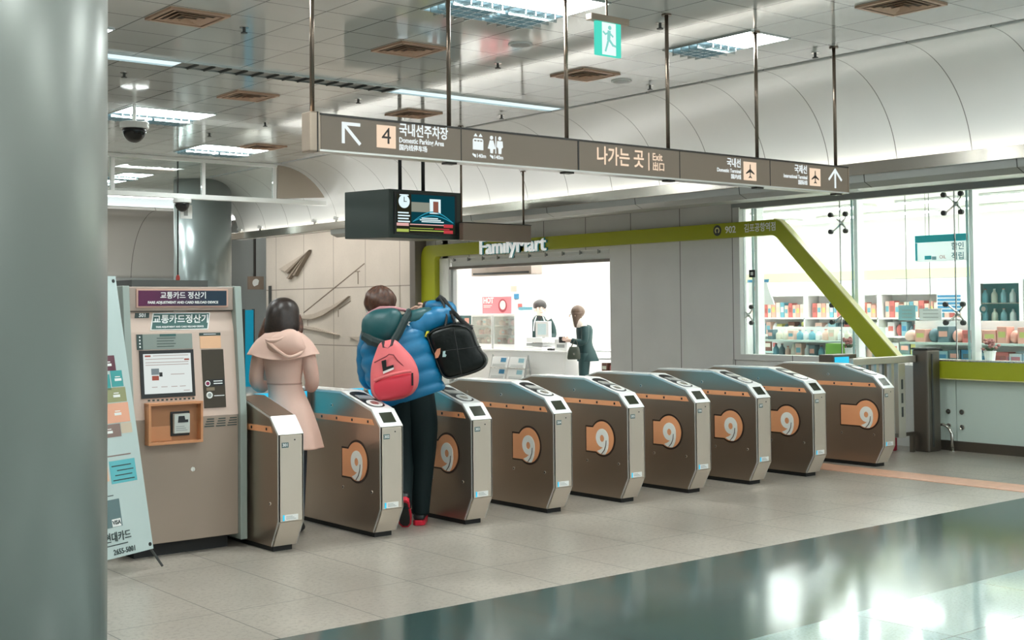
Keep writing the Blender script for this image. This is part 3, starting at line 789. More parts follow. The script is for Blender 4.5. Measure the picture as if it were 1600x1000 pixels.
# ================================================================== long overhead sign
YS = -0.42
t = thing('overhead_sign', 'long brown overhead direction sign hanging on thin poles above the ticket gates', 'sign', (2.43, YS + 0.05, 2.45))
SX0, SX1, SZ0, SZ1 = -0.11, 5.03, 2.452, 2.682
sb = MB().box(SX0, SX1, YS, YS + 0.10, SZ0 + 0.012, SZ1 - 0.012).build('sign_box', M['sign_brown'], t)
MB().box(SX0 - 0.01, SX1 + 0.005, YS - 0.006, YS + 0.106, SZ1 - 0.012, SZ1).build('top_rail', M['sign_dark'], t)
MB().box(SX0 - 0.01, SX1 + 0.005, YS - 0.006, YS + 0.106, SZ0, SZ0 + 0.012).build('bottom_rail', M['steel_edge'], t)  # pale finish: the glow along the sign's lower edge put into colour
MB().box(SX0 - 0.075, SX0, YS - 0.004, YS + 0.104, SZ0 - 0.004, SZ1 + 0.006).build('end_cap', M['sign_frame'], t, bevel=0.008)
MB().box(SX0 - 0.028, SX0 - 0.020, YS - 0.007, YS + 0.104, SZ0 - 0.004, SZ1 + 0.006).build('end_groove', M['sign_dark'], t)
MB().box(SX1, SX1 + 0.012, YS - 0.004, YS + 0.104, SZ0, SZ1).build('end_cap', M['sign_frame'], t)
for x in (0.935, 1.955, 2.975, 4.015):
    MB().box(x - 0.003, x + 0.003, YS - 0.002, YS + 0.01, SZ0 + 0.012, SZ1 - 0.012).build('panel_joint', M['sign_dark'], t)
MB().box(1.948, 1.962, YS - 0.003, YS + 0.01, SZ0 + 0.01, SZ1 - 0.01).build('panel_joint', M['sign_dark'], t)
for x in (-0.14, 0.875, 1.893, 2.905, 3.919, 4.932):
    mb = MB(); mb.cyl((x, YS + 0.05, SZ1 - 0.001), (x, YS + 0.05, H - 0.001), 0.0145, seg=16)
    pl = mb.build('pole', M['pole'], t, smooth=True)
    mb = MB(); mb.cyl((x, YS + 0.05, H - 0.014), (x, YS + 0.05, H), 0.038, seg=24); mb.build('pole_flange', M['pole'], pl)
    if x > 0: MB().box(x - 0.04, x + 0.04, YS + 0.02, YS + 0.08, SZ0 - 0.012, SZ0).build('bracket', M['sign_dark'], t)
RX, UZ = (1, 0, 0), (0, 0, 1)
yt = YS - 0.0015
def sgn(s, size, x, z, m_=None, align='CENTER', bold=0.0, sq=1.0): return txt(s, size, (x, yt, z), RX, UZ, m_ or M['sign_white'], sb, align=align, bold=bold, squeeze=sq)
def spoly(name, m_, pts, h=0.003):
    mb = MB(); mb.prism(pts, 'y', YS - h, YS + 0.001); return mb.build(name, m_, sb)
def thick(name, m_, segs, w, h=0.003):
    mb = MB()
    for (xa, za), (xb, zb) in segs:
        d = Vector((xb - xa, 0, zb - za)); L_ = d.length; d.normalize()
        mb.obox(((xa + xb) / 2, YS - h / 2, (za + zb) / 2), d, (0, 1, 0), d.cross(Vector((0, 1, 0))), L_ / 2 + w / 2, h / 2, w / 2)
    return mb.build(name, m_, sb)
thick('arrow_symbol', M['sign_white'], [((0.045, 2.632), (0.155, 2.632)), ((0.045, 2.632), (0.045, 2.522)), ((0.05, 2.627), (0.158, 2.519))], 0.020)
def square(x0, x1, z0, z1): return spoly('cream_square', M['sign_cream'], [(x0, z0), (x1, z0), (x1, z1), (x0, z1)])
square(0.285, 0.425, 2.505, 2.645)
txt('4', 0.145, (0.355, YS - 0.0045, 2.575), RX, UZ, M['sign_dark'], sb)
sgn('국내선주차장', 0.086, 0.45, 2.624, align='LEFT', bold=0.0016, sq=0.80)
sgn('Domestic Parking Area', 0.046, 0.45, 2.562, align='LEFT', bold=0.0008, sq=0.80)
sgn('国内线停车场', 0.040, 0.45, 2.515, align='LEFT', bold=0.0008, sq=0.9)
# lift and restroom pictograms
x = 1.03
spoly('lift_symbol', M['sign_white'], [(x, 2.545), (x + 0.085, 2.545), (x + 0.085, 2.61), (x + 0.075, 2.62), (x + 0.01, 2.62), (x, 2.61)])
for dx in (0.015, 0.055): spoly('lift_symbol_arrow', M['sign_white'], [(x + dx - 0.008, 2.632), (x + dx + 0.024, 2.632), (x + dx + 0.008, 2.652)])
for dx in (0.01, 0.035, 0.058): spoly('lift_symbol_mark', M['sign_brown'], [(x + dx, 2.60), (x + dx + 0.018, 2.60), (x + dx + 0.018, 2.608), (x + dx, 2.608)], 0.0036)
def person_sym(xc, skirt):
    b = [(xc - 0.022, 2.615), (xc + 0.022, 2.615), (xc + 0.026, 2.575), (xc + 0.013, 2.565), (xc + 0.011, 2.53), (xc - 0.011, 2.53), (xc - 0.013, 2.565), (xc - 0.026, 2.575)]
    if skirt: b = [(xc - 0.014, 2.615), (xc + 0.014, 2.615), (xc + 0.032, 2.56), (xc + 0.012, 2.557), (xc + 0.010, 2.53), (xc - 0.010, 2.53), (xc - 0.012, 2.557), (xc - 0.032, 2.56)]
    spoly('restroom_symbol', M['sign_white'], b)
    spoly('restroom_symbol_head', M['sign_white'], [(xc + 0.013 * math.cos(2 * PI * k / 14), 2.633 + 0.013 * math.sin(2 * PI * k / 14)) for k in range(14)])
person_sym(1.185, True); person_sym(1.255, False)
spoly('restroom_symbol_bar', M['sign_white'], [(1.217, 2.53), (1.222, 2.53), (1.222, 2.645), (1.217, 2.645)])
sgn('↰140m', 0.036, 1.08, 2.505, bold=0.0006); sgn('↰140m', 0.036, 1.225, 2.505, bold=0.0006)
sgn('나가는 곳', 0.140, 2.125, 2.575, M['sign_cream'], align='LEFT', bold=0.0022, sq=0.86)
spoly('divider_bar', M['sign_cream'], [(2.645, 2.505), (2.652, 2.505), (2.652, 2.635), (2.645, 2.635)])
sgn('Exit', 0.075, 2.685, 2.607, M['sign_cream'], align='LEFT', bold=0.001, sq=0.9)
sgn('出口', 0.068, 2.685, 2.535, M['sign_cream'], align='LEFT', bold=0.001, sq=0.95)
def plane_sym(xc, zc, s):
    pts = [(0, 1), (0.08, 0.85), (0.09, 0.30), (0.85, -0.25), (0.85, -0.42), (0.09, -0.12), (0.07, -0.62), (0.32, -0.85), (0.32, -0.95), (0, -0.85)]
    P = [(xc + a * s, zc + b * s) for a, b in pts] + [(xc - a * s, zc + b * s) for a, b in pts[::-1][1:-1]]
    spoly('plane_symbol', M['sign_dark'], P, 0.0045)
square(3.695, 3.845, 2.495, 2.640); plane_sym(3.77, 2.567, 0.058)
sgn('국내선', 0.075, 3.665, 2.618, align='RIGHT', bold=0.0014, sq=0.8)
sgn('Domestic Terminal', 0.042, 3.665, 2.557, align='RIGHT', bold=0.0008, sq=0.85)
sgn('国内线', 0.040, 3.665, 2.512, align='RIGHT', bold=0.0008)
square(4.515, 4.655, 2.495, 2.640); plane_sym(4.585, 2.567, 0.056)
sgn('국제선', 0.075, 4.485, 2.618, align='RIGHT', bold=0.0014, sq=0.8)
sgn('International Terminal', 0.042, 4.485, 2.557, align='RIGHT', bold=0.0008, sq=0.80)
sgn('国际线', 0.040, 4.485, 2.512, align='RIGHT', bold=0.0008)
thick('arrow_symbol', M['sign_white'], [((4.855, 2.645), (4.855, 2.50)), ((4.855, 2.645), (4.775, 2.565)), ((4.855, 2.645), (4.935, 2.565))], 0.019)

# ================================================================== hanging monitor
MY = 5.34
t = thing('monitor', 'black boxy train arrival monitor hanging from two dark poles below the long sign', 'monitor', (4.65, MY + 0.3, 2.5))
hm_ = mat('monitor_case', (0.018, 0.035, 0.030), 0.35)
mb = MB(); X0, X1, Z0, Z1 = 4.165, 5.205, 2.335, 2.905
front = [(X0, MY, Z0), (X1, MY, Z0), (X1, MY, Z1), (X0, MY, Z1)]
back = [(X0 - 0.02, MY + 0.95, Z0 + 0.03), (X1, MY + 0.95, Z0 + 0.03), (X1, MY + 0.95, Z1 + 0.03), (X0 - 0.02, MY + 0.95, Z1 + 0.03)]
mb.add(front + back, [(0, 1, 2, 3), (7, 6, 5, 4), (0, 4, 5, 1), (1, 5, 6, 2), (2, 6, 7, 3), (3, 7, 4, 0)])
case = mb.build('case', hm_, t, bevel=0.01)
sx0, sx1, sz0, sz1 = 4.26, 5.10, 2.40, 2.855
MB().box(sx0 - 0.03, sx1 + 0.03, MY - 0.012, MY + 0.01, sz0 - 0.02, sz1 + 0.02).build('bezel', M['black'], t)
md = {k: lamp('monitor_' + k, c, s * 0.66) for k, c, s in (('back', (0.004, 0.045, 0.06), 1.0), ('blue', (0.03, 0.30, 0.42), 1.0), ('white', (0.75, 0.92, 0.95), 1.0), ('grey', (0.28, 0.30, 0.24), 0.9), ('lime', (0.45, 0.55, 0.12), 0.9), ('red', (0.50, 0.05, 0.06), 1.0), ('pink', (0.80, 0.45, 0.42), 0.9), ('dark', (0.02, 0.02, 0.012), 1.0), ('brown', (0.25, 0.10, 0.07), 1.0))}
scr = MB().box(sx0, sx1, MY - 0.015, MY - 0.011, sz0, sz1).build('screen', md['back'], t)
def mb_(name, c, u0, u1, v0, v1, h=0.002):
    return MB().box(sx0 + u0 * (sx1 - sx0), sx0 + u1 * (sx1 - sx0), MY - 0.015 - h, MY - 0.0145, sz0 + v0 * (sz1 - sz0), sz0 + v1 * (sz1 - sz0)).build(name, md[c], scr)
mb_('side_column', 'dark', 0, 0.245, 0, 1)
mb_('photo', 'grey', 0.25, 0.57, 0.55, 0.80)
mb_('portrait', 'white', 0.56, 0.75, 0.52, 0.90); mb_('portrait_figure', 'brown', 0.62, 0.71, 0.55, 0.84, 0.003)
mb = MB(); n = 30
mb.prism([(sx0 + 0.105 + 0.078 * math.cos(2 * PI * k / n), 2.765 + 0.078 * math.sin(2 * PI * k / n)) for k in range(n)], 'y', MY - 0.018, MY - 0.0145)
ck = mb.build('clock_face', md['white'], scr)
mb = MB(); mb.obox((sx0 + 0.105, MY - 0.019, 2.79), (1, 0, 0), (0, 1, 0), (0, 0, 1), 0.004, 0.001, 0.03); mb.build('clock_hand', md['dark'], ck)
mb = MB(); mb.obox((sx0 + 0.120, MY - 0.019, 2.765), (1, 0, 0), (0, 1, 0), (0, 0, 1), 0.02, 0.001, 0.004); mb.build('clock_hand', md['dark'], ck)
for k in range(4): mb_('side_line', 'white', 0.02, 0.22 - 0.02 * (k % 2), 0.27 + 0.075 * k, 0.305 + 0.075 * k, 0.003)
mb_('heading_marks', 'white', 0.05, 0.20, 0.955, 0.985, 0.003)
for a, b in ((0.0, 0.14), (0.1, 0.2)):
    pts = []
    for k in range(15):
        u = k / 14; pts.append((sx0 + (0.27 + 0.70 * u) * (sx1 - sx0), sz0 + (0.30 + (0.18 + a) * math.sin(PI * u)) * (sz1 - sz0)))
    for k in range(15):
        u = 1 - k / 14; pts.append((sx0 + (0.27 + 0.70 * u) * (sx1 - sx0), sz0 + (0.285 + (0.165 + a) * math.sin(PI * u)) * (sz1 - sz0)))
    mb = MB(); mb.prism(pts, 'y', MY - 0.0172 - b * 0.003, MY - 0.0145); mb.build('wave', md['blue'], scr)
for k in range(3): mb_('message_line', 'white', 0.42 - 0.03 * (k % 2), 0.80 - 0.05 * k, 0.29 + 0.045 * k, 0.315 + 0.045 * k, 0.004)
mb_('timetable', 'dark', 0, 1, 0.0, 0.24, 0.0025)
for r_, c0 in ((0.175, 'pink'), (0.02, 'lime')):
    mb_('row_tag', 'lime' if r_ < 0.1 else 'pink', 0.0, 0.2, r_, r_ + 0.075, 0.004)
    mb_('row_bar', c0, 0.22, 0.80, r_ + 0.035, r_ + 0.06, 0.004)
    mb_('row_end', 'red', 0.80, 0.96, r_ - 0.01, r_ + 0.075, 0.004)
mb_('row_bar', 'lime', 0.22, 0.62, 0.12, 0.135, 0.004); mb_('row_bar', 'red', 0.64, 0.9, 0.11, 0.135, 0.004)
for z in (2.80, 2.68):
    mb = MB(); mb.cyl((X0 - 0.006, MY + 0.62, z), (X0 + 0.004, MY + 0.62, z), 0.026, seg=16)
    mb.build('side_badge', M['white'], t)
    MB().box(X0 - 0.01, X0 + 0.002, MY + 0.598, MY + 0.622, z - 0.022, z + 0.022).build('side_badge_mark', hm_, t)
for x in (4.36, 4.69):
    mb = MB(); mb.cyl((x, MY + 0.06, Z1), (x, MY + 0.06, H), 0.022, seg=14); pl = mb.build('pole', M['black'], t, smooth=True)
    mb = MB(); mb.cyl((x, MY + 0.06, H - 0.012), (x, MY + 0.06, H), 0.045, seg=20); mb.build('pole_flange', M['pole'], pl)

# blank back of a smaller hanging sign
t = thing('hanging_sign', 'short blank brown hanging sign just right of the monitor, over the shop name', 'sign', (5.67, 5.23, 2.33))
MB().box(5.13, 6.19, 5.20, 5.28, 2.325, 2.535).build('sign_box', M['sign_brown'], t, bevel=0.004)
MB().box(5.125, 6.195, 5.195, 5.285, 2.535, 2.545).build('top_rail', M['sign_dark'], t)
for x in (5.135, 6.10):
    top = H if x < 5.2 else 3.22
    mb = MB(); mb.cyl((x, 5.24, 2.545), (x, 5.24, top), 0.013, seg=12); pl = mb.build('pole', M['pole'], t, smooth=True)
    mb = MB(); mb.cyl((x, 5.24, top - 0.012), (x, 5.24, top), 0.035, seg=18); mb.build('pole_flange', M['pole'], pl)

# ================================================================== emergency exit sign
EY = -0.70
t = thing('exit_sign', 'lit green and white emergency exit sign with running figure hanging on a thin rod', 'exit sign', (2.05, EY, 3.3))
f = (EY + 7.065) / 6.643
def ex(x): return -4.0014 + (x + 4.0014) * f
def ez(z): return 1.5 + (z - 1.5) * f
x0, x1, z0, z1 = ex(2.140), ex(2.380), ez(3.304), ez(3.548)
MB().box(ex(2.081), ex(2.452), EY - 0.015, EY + 0.045, ez(3.545), ez(3.592)).build('cap_box', M['sign_frame'], t, bevel=0.004)
exg = lamp('exit_green', (0.10, 0.85, 0.66), 0.55); exw = lamp('exit_white', (0.85, 1.0, 0.97), 0.66)
pn = MB().box(x0, x1, EY, EY + 0.025, z0, z1).build('panel', exg, t)
w_ = x1 - x0
MB().box(x0 + 0.22 * w_, x1 - 0.22 * w_, EY - 0.002, EY, z0 + 0.006, z1 - 0.006).build('doorway', exw, pn)
fig = lamp('exit_figure', (0.30, 0.80, 0.72), 0.55)
mb = MB(); cxm = (x0 + x1) / 2
def lim(a, b, r):
    mb.obox(((a[0] + b[0]) / 2, EY - 0.003, (a[1] + b[1]) / 2), (b[0] - a[0], 0, b[1] - a[1]), (0, 1, 0), (-(b[1] - a[1]), 0, b[0] - a[0]), math.hypot(b[0] - a[0], b[1] - a[1]) / 2 + r * 0.6, 0.001, r)
zc = (z0 + z1) / 2
lim((cxm, zc + 0.05), (cxm - 0.005, zc), 0.014); lim((cxm - 0.005, zc), (cxm + 0.035, zc - 0.04), 0.008); lim((cxm + 0.035, zc - 0.04), (cxm + 0.06, zc - 0.045), 0.007)
lim((cxm - 0.005, zc), (cxm - 0.02, zc - 0.045), 0.008); lim((cxm - 0.02, zc - 0.045), (cxm - 0.035, zc - 0.085), 0.007)
lim((cxm, zc + 0.045), (cxm - 0.035, zc + 0.03), 0.006); lim((cxm - 0.035, zc + 0.03), (cxm - 0.055, zc + 0.045), 0.006); lim((cxm, zc + 0.045), (cxm + 0.035, zc + 0.02), 0.006)
mb.build('running_figure', fig, pn)
mb = MB(); mb.prism([(cxm + 0.006 + 0.015 * math.cos(2 * PI * k / 16), zc + 0.078 + 0.015 * math.sin(2 * PI * k / 16)) for k in range(16)], 'y', EY - 0.004, EY - 0.002); mb.build('figure_head', fig, pn)
xr = ex(2.256)
mb = MB(); mb.cyl((xr, EY + 0.015, ez(3.592)), (xr, EY + 0.015, H), 0.008, seg=10); mb.build('rod', M['pole'], t)

# ================================================================== ceiling fittings
def ceil_vent(x, y, lab):
    t = thing('ceiling_vent', lab, 'air vent', (x, y, H), 0, 'bronze ceiling vents')
    a = 0.235
    mb = MB()
    for s0, s1, u0, u1 in ((-a, a, -a, -a + 0.03), (-a, a, a - 0.03, a), (-a, -a + 0.03, -a + 0.03, a - 0.03), (a - 0.03, a, -a + 0.03, a - 0.03)):
        mb.box(s0, s1, u0, u1, -0.018, 0.0)
    mb.build('frame', M['vent'], t, local=True)
    MB().box(-a + 0.03, a - 0.03, -a + 0.03, a - 0.03, -0.006, 0.0).build('backing', M['vent_dark'], t, local=True)
    for k in range(4):
        b = a - 0.05 - 0.045 * k
        mb = MB(); c = b - 0.028
        z_o, z_i = -0.016 - 0.004 * k, -0.006
        v = []
        for r, z in ((b, z_o), (c, z_i - 0.004)):
            v += [(-r, -r, z), (r, -r, z), (r, r, z), (-r, r, z)]
        mb.add(v, [(i, (i + 1) % 4, 4 + (i + 1) % 4, 4 + i) for i in range(4)])
        mb.build('louvre_ring', M['vent'], t, local=True, solid=0.003)
    return t
for x, y, lab in ((2.07, 1.83, 'square bronze ceiling vent just left of the second sign pole'), (4.07, 1.83, 'square bronze ceiling vent behind the third sign pole, left of the exit sign'),
                  (0.07, 1.83, 'square bronze ceiling vent at the top beside the round pillar'), (2.07, 4.76, 'square bronze ceiling vent left of the first sign pole'),
                  (4.12, 4.76, 'square bronze ceiling vent just above the long sign, over the monitor poles'), (4.12, 8.32, 'small far ceiling vent near the glass smoke screen'),
                  (4.07, -1.62, 'square bronze ceiling vent at the top right edge of the photo')):
    ceil_vent(x, y, lab)

def louver_light(x0, nx, y0, lab, near=True, bright=True):
    """fitting of nx tiles: louvred half (far) and flat white half (near)"""
    x1 = x0 + 0.5 * nx
    t = thing('ceiling_light', lab, 'ceiling light', ((x0 + x1) / 2, y0, H), 0, 'louvred ceiling lights')
    mb = MB()
    for a, b, c, d in ((x0, x1, y0 - 0.49, y0 - 0.475), (x0, x1, y0 + 0.475, y0 + 0.49), (x0, x1, y0 - 0.0075, y0 + 0.0075)):
        mb.box(a, b, c, d, H - 0.012, H)
    for k in range(nx + 1):
        xx = min(max(x0 + 0.5 * k - 0.0075, x0), x1 - 0.015)
        for c, d in ((y0 - 0.475, y0 - 0.0075), (y0 + 0.0075, y0 + 0.475)):
            mb.box(xx, xx + 0.015, c, d, H - 0.012, H)
    mb.build('frame', M['louver'], t)
    for k in range(nx):
        a, b = x0 + 0.5 * k + 0.0155, x0 + 0.5 * (k + 1) - 0.0155
        MB().box(a, b, y0 - 0.474, y0 - 0.008, H - 0.008, H - 0.002).build('diffuser', M['lamp_ceil'], t)
        MB().box(a, b, y0 + 0.008, y0 + 0.474, H - 0.004, H - 0.001).build('lamp_tray', M['lamp_dim'], t)
        mb = MB()
        for j in range(1, 5):
            xx = a + (b - a) * j / 5
            mb.box(xx - 0.004, xx + 0.004, y0 + 0.008, y0 + 0.474, H - 0.045, H - 0.005)
        for j in range(1, 5):
            yy = y0 + 0.008 + 0.466 * j / 5
            mb.box(a, b, yy - 0.004, yy + 0.004, H - 0.045, H - 0.005)
        mb.build('louvre', M['louver'], t)
    return t
louver_light(1.32, 2, 0.10, 'wide louvred ceiling light at the top centre of the photo, by the second sign pole')
louver_light(3.84, 1, 0.10, 'single louvred ceiling light right of the fourth sign pole')
louver_light(1.36, 2, 6.55, 'louvred ceiling light above the dome camera, left of the first sign pole')
louver_light(3.85, 1, 12.9, 'distant ceiling light seen through the glass smoke screen')
# more of the same further along the hall, seen mirrored in the floor and the ceiling
for x0, y0 in ((3.36, 9.0), (3.36, 14.0), (-3.7, 9.0), (-3.7, 13.5), (-6.2, 6.0), (-6.2, 10.0), (-1.2, 0.10), (-1.2, 3.04), (-3.7, 1.1), (1.32, -2.85), (3.84, -2.85), (-1.2, -2.85), (1.32, -5.8), (3.84, -5.8), (-1.2, -5.8), (-3.7, -5.8), (-6.2, -2.85), (-6.2, 1.1), (1.36, 14.0), (-1.2, 9.0), (-1.2, 13.5)):
    louver_light(x0, 2, y0, 'x')
rest = [o for o in bpy.data.objects if o.get('label') == 'x' and o.name.startswith('ceiling_light')]
for o in rest: o['label'] = 'louvred ceiling light of the hall beyond the edge of the photo'
# slot light running across the hall
t = thing('slot_light', 'long recessed slot light crossing the ceiling, bright at its left end', 'ceiling light', (2.5, 3.55, H))
mb = MB()
mb.box(-3.0, 5.23, 3.42, 3.435, H - 0.02, H); mb.box(-3.0, 5.23, 3.665, 3.68, H - 0.02, H)
mb.build('frame', M['louver'], t)
MB().box(-3.0, 0.78, 3.436, 3.664, H - 0.006, H - 0.001).build('tube_panel', M['lamp_strip'], t)
MB().box(0.78, 3.1, 3.436, 3.664, H - 0.006, H - 0.001).build('dark_panel', M['grey'], t)
MB().box(3.1, 5.23, 3.436, 3.664, H - 0.006, H - 0.001).build('tube_panel', M['lamp_strip'], t)
for k in range(14):
    x = 0.9 + 0.16 * k
    MB().box(x, x + 0.012, 3.436, 3.664, H - 0.03, H - 0.006).build('blade', M['grey_dark'], t)

def sprinkler(x, y, lab):
    t = thing('sprinkler', lab, 'sprinkler', (x, y, H), 0, 'ceiling sprinklers')
    mb = MB(); mb.cyl((0, 0, -0.008), (0, 0, 0), 0.036, seg=18); mb.build('rosette', M['chrome'], t, local=True)
    mb = MB(); mb.cyl((0, 0, -0.045), (0, 0, -0.008), 0.012, seg=10); mb.build('body', M['grey_dark'], t, local=True)
    mb = MB(); mb.cyl((0, 0, -0.052), (0, 0, -0.045), 0.026, seg=14); mb.build('deflector', M['grey_dark'], t, local=True)
for x, y, lab in ((0.57, 1.90, 'sprinkler head highest left of the first sign pole'), (0.56, 4.26, 'sprinkler head close to the round pillar, under the slot light'), (3.06, 1.88, 'sprinkler head between the second and third sign poles'),
                  (3.08, 4.26, 'sprinkler head between the first and second sign poles, above the sign'), (2.95, 7.5, 'sprinkler head far back above the glass smoke screen'), (3.09, 6.32, 'sprinkler head just left of the sign\'s end cap'),
                  (3.07, -0.14, 'sprinkler head right of the exit sign'), (4.97, 1.87, 'sprinkler head above the curved cove, left of the fourth sign pole'), (4.98, 4.25, 'sprinkler head by the cove edge right of the second sign pole'), (4.99, -0.13, 'sprinkler head by the cove edge left of the last sign pole')):
    sprinkler(x, y, lab)
def speaker(x, y, lab):
    t = thing('ceiling_speaker', lab, 'speaker', (x, y, H), 0, 'round ceiling speakers')
    mb = MB(); mb.cyl((0, 0, -0.012), (0, 0, 0), 0.10, seg=28); mb.build('rim', M['white'], t, local=True)
    mb = MB(); mb.cyl((0, 0, -0.016), (0, 0, -0.011), 0.082, seg=28); mb.build('grille', M['grey'], t, local=True)
speaker(2.70, 1.12, 'round ceiling disc beside the third sign pole'); speaker(4.58, 1.87, 'round ceiling speaker near the cove, right of the bronze vent')
def dome(x, y, z, s, lab, drop=0.0):
    t = thing('dome_camera', lab, 'security camera', (x, y, z), 0, 'dome cameras')
    mb = MB(); mb.cyl((0, 0, -0.07 * s - drop), (0, 0, -drop), 0.15 * s, 0.15 * s, 28); mb.build('housing', M['white'], t, local=True, bevel=0.01)
    mb = MB(); mb.ell((0, 0, -0.07 * s - drop), 0.125 * s, 0.125 * s, 0.15 * s, 28, 8, -1, 0.0); mb.build('dome', mat('dome_smoke', (0.012, 0.012, 0.012), 0.06), t, local=True, smooth=True)
    if drop:
        mb = MB(); mb.cyl((0, 0, -drop), (0, 0, 0), 0.02, seg=10); mb.build('stem', M['white'], t, local=True)
dome(1.36, 5.97, H, 1.0, 'white dome camera with dark bubble under the ceiling by the round pillar', 0.19)
dome(3.77, YB + 0.0, 3.115, 0.85, 'dark dome camera under the smoke screen rail above the column')
t = thing('pull_cord', 'thin hanging cord with white tag and red end in front of the column', 'cord', (3.82, YB + 0.3, 2.1))
mb = MB(); mb.cyl((3.86, YB + 0.35, 2.0), (3.86, YB + 0.35, H), 0.012, seg=8); mb.build('cord', M['black_soft'], t)
mb = MB(); mb.ell((3.86, YB + 0.35, 1.98), 0.03, 0.03, 0.06, 12, 8); mb.build('red_end', mat('cord_red', (0.35, 0.03, 0.02), 0.5), t)
MB().box(3.90, 4.08, YB + 0.34, YB + 0.36, 2.86, 3.06).build('tag', M['white'], t)
MB().box(3.95, 4.01, YB + 0.335, YB + 0.34, 2.90, 3.01).build('tag_print', M['grey'], t)
# small spotlights clamped on the bulkhead lip over the relief wall
for k, (y, lab) in enumerate(((12.95, 'small spotlight at the far left end of the bulkhead'), (12.2, 'small spotlight second from the far end of the bulkhead'), (10.4, 'small spotlight above the carved plane, left of the monitor'), (9.75, 'small spotlight closest to the monitor'))):
    t = thing('spotlight', lab, 'spotlight', (6.10, y, 2.85), 0, 'spotlights on the bulkhead')
    MB().box(6.105, 6.155, y - 0.03, y + 0.03, 2.85, 2.875).build('clamp', M['chrome'], t)
    mb = MB(); mb.cyl((6.13, y - 0.03, 2.89), (6.09, y + 0.03, 2.91), 0.022, 0.028, 14); mb.build('head', M['white'], t)

# ================================================================== shop shell
struct(MB().box(XW + 0.2, 13.2, -2.2, 13.2, 0.001, 0.012), 'floor_shop', mat('shop_floor', (0.72, 0.72, 0.70), 0.25))
struct(MB().box(XW + 0.2, 13.2, -2.2, 13.2, 2.84, 2.95), 'ceiling_shop', M['shop_white'])
struct(MB().box(13.0, 13.2, -2.2, 13.2, 0.012, 2.84), 'wall_shop_rear', M['shop_white'])
struct(MB().box(XW + 0.2, 13.2, -2.35, -2.2, 0.0, 2.95), 'wall_shop_right', M['shop_white'])
struct(MB().box(8.12, 13.2, 13.2, 13.35, 0.0, 2.95), 'wall_shop_left', M['shop_white'])
for i, x in enumerate((8.7, 10.2, 11.7)):
    for j, y in enumerate((-0.8, 1.6, 4.0, 6.4, 8.8, 11.2)):
        t = thing('shop_light', 'bright white strip light in the shop ceiling above the counter and shelves', 'ceiling light', (x, y, 2.835), 0, 'strip lights in the shop ceiling')
        MB().box(-0.17, 0.17, -0.95, 0.95, -0.03, 0.0).build('housing', M['white'], t, local=True)
        MB().box(-0.145, 0.145, -0.92, 0.92, -0.036, -0.030).build('diffuser', M['lamp_shop'], t, local=True)

# ------------------------------------------------------------------ shop window: frame, glass panes, spider fittings
struct(MB().box(XW, XW + 0.10, -3.0, 3.34, 2.68, 2.82), 'trim_8', M['grey'])
struct(MB().box(XW - 0.02, XW + 0.12, 0.95, 3.34, 0.86, 0.93), 'trim_9', M['wall_metal'], bevel=0.004)
struct(MB().box(XW + 0.01, XW + 0.10, 0.66, 3.34, 0.0, 0.86), 'wall_plinth', M['wall_metal'])
struct(MB().box(XW - 0.02, XW + 0.10, 3.20, 3.34, 0.93, 2.70), 'trim_10', M['wall_metal'])
gx_ = XW + 0.05
for k, (a, b) in enumerate(((1.787, 3.20), (0.352, 1.779), (-1.1, 0.344), (-2.2, -1.108))):
    struct(MB().box(gx_, gx_ + 0.012, a, b, 0.93, 2.70), 'window_%d' % (k + 1), M['glass'])
for y in (1.783, 0.348): struct(MB().box(gx_ - 0.003, gx_ + 0.015, y - 0.0035, y + 0.0035, 0.93, 2.70), 'window_joint', M['grey_dark'])
# glass fins / posts behind the joints
for k, (y, lab) in enumerate(((3.10, 'pale window post at the left edge of the shop window'), (1.66, 'white window post behind the sloping green beam'), (0.235, 'white window post behind the blue shop poster'))):
    t = thing('window_post', lab, 'post', (gx_ + 0.15, y, 0.0), 0, 'posts inside the shop window')
    MB().box(gx_ + 0.08, gx_ + 0.20, y - 0.05, y - 0.005, 0.0, 2.82).build('post', M['white'], t)
    MB().box(gx_ + 0.065, gx_ + 0.08, y - 0.0, y + 0.022, 0.9, 2.82).build('fin', mat('fin_teal', (0.36, 0.52, 0.52), 0.2), t)
def spider(y, z, lab):
    t = thing('spider_fitting', lab, 'glass fitting', (gx_ + 0.005, y, z), 0, 'spider fittings on the shop window')
    mb = MB(); mb.ell((0.03, 0, 0), 0.02, 0.028, 0.028, 12, 6); mb.build('hub', M['chrome'], t, local=True)
    for sy in (-1, 1):
        for sz in (-1, 1):
            mb = MB(); mb.tube([(0.03, 0, 0), (0.02, sy * 0.055, sz * 0.05), (-0.012, sy * 0.10, sz * 0.095)], [0.011, 0.010, 0.008], 8)
            mb.build('arm', M['chrome'], t, local=True)
            mb = MB(); mb.cyl((-0.052, sy * 0.10, sz * 0.095), (-0.020, sy * 0.10, sz * 0.095), 0.027, seg=14)
            mb.build('cap', M['grey_dark'], t, local=True)
for y, z, w in ((1.783, 2.43, 'upper fitting of the joint behind the sloping green beam'), (1.783, 1.41, 'lower fitting just under the sloping green beam'), (0.348, 2.55, 'upper fitting above the blue shop poster'), (0.348, 1.41, 'lower fitting beside the round window sticker'), (3.16, 1.40, 'fitting at the left edge of the shop window')):
    spider(y, z, 'steel spider glass ' + w)

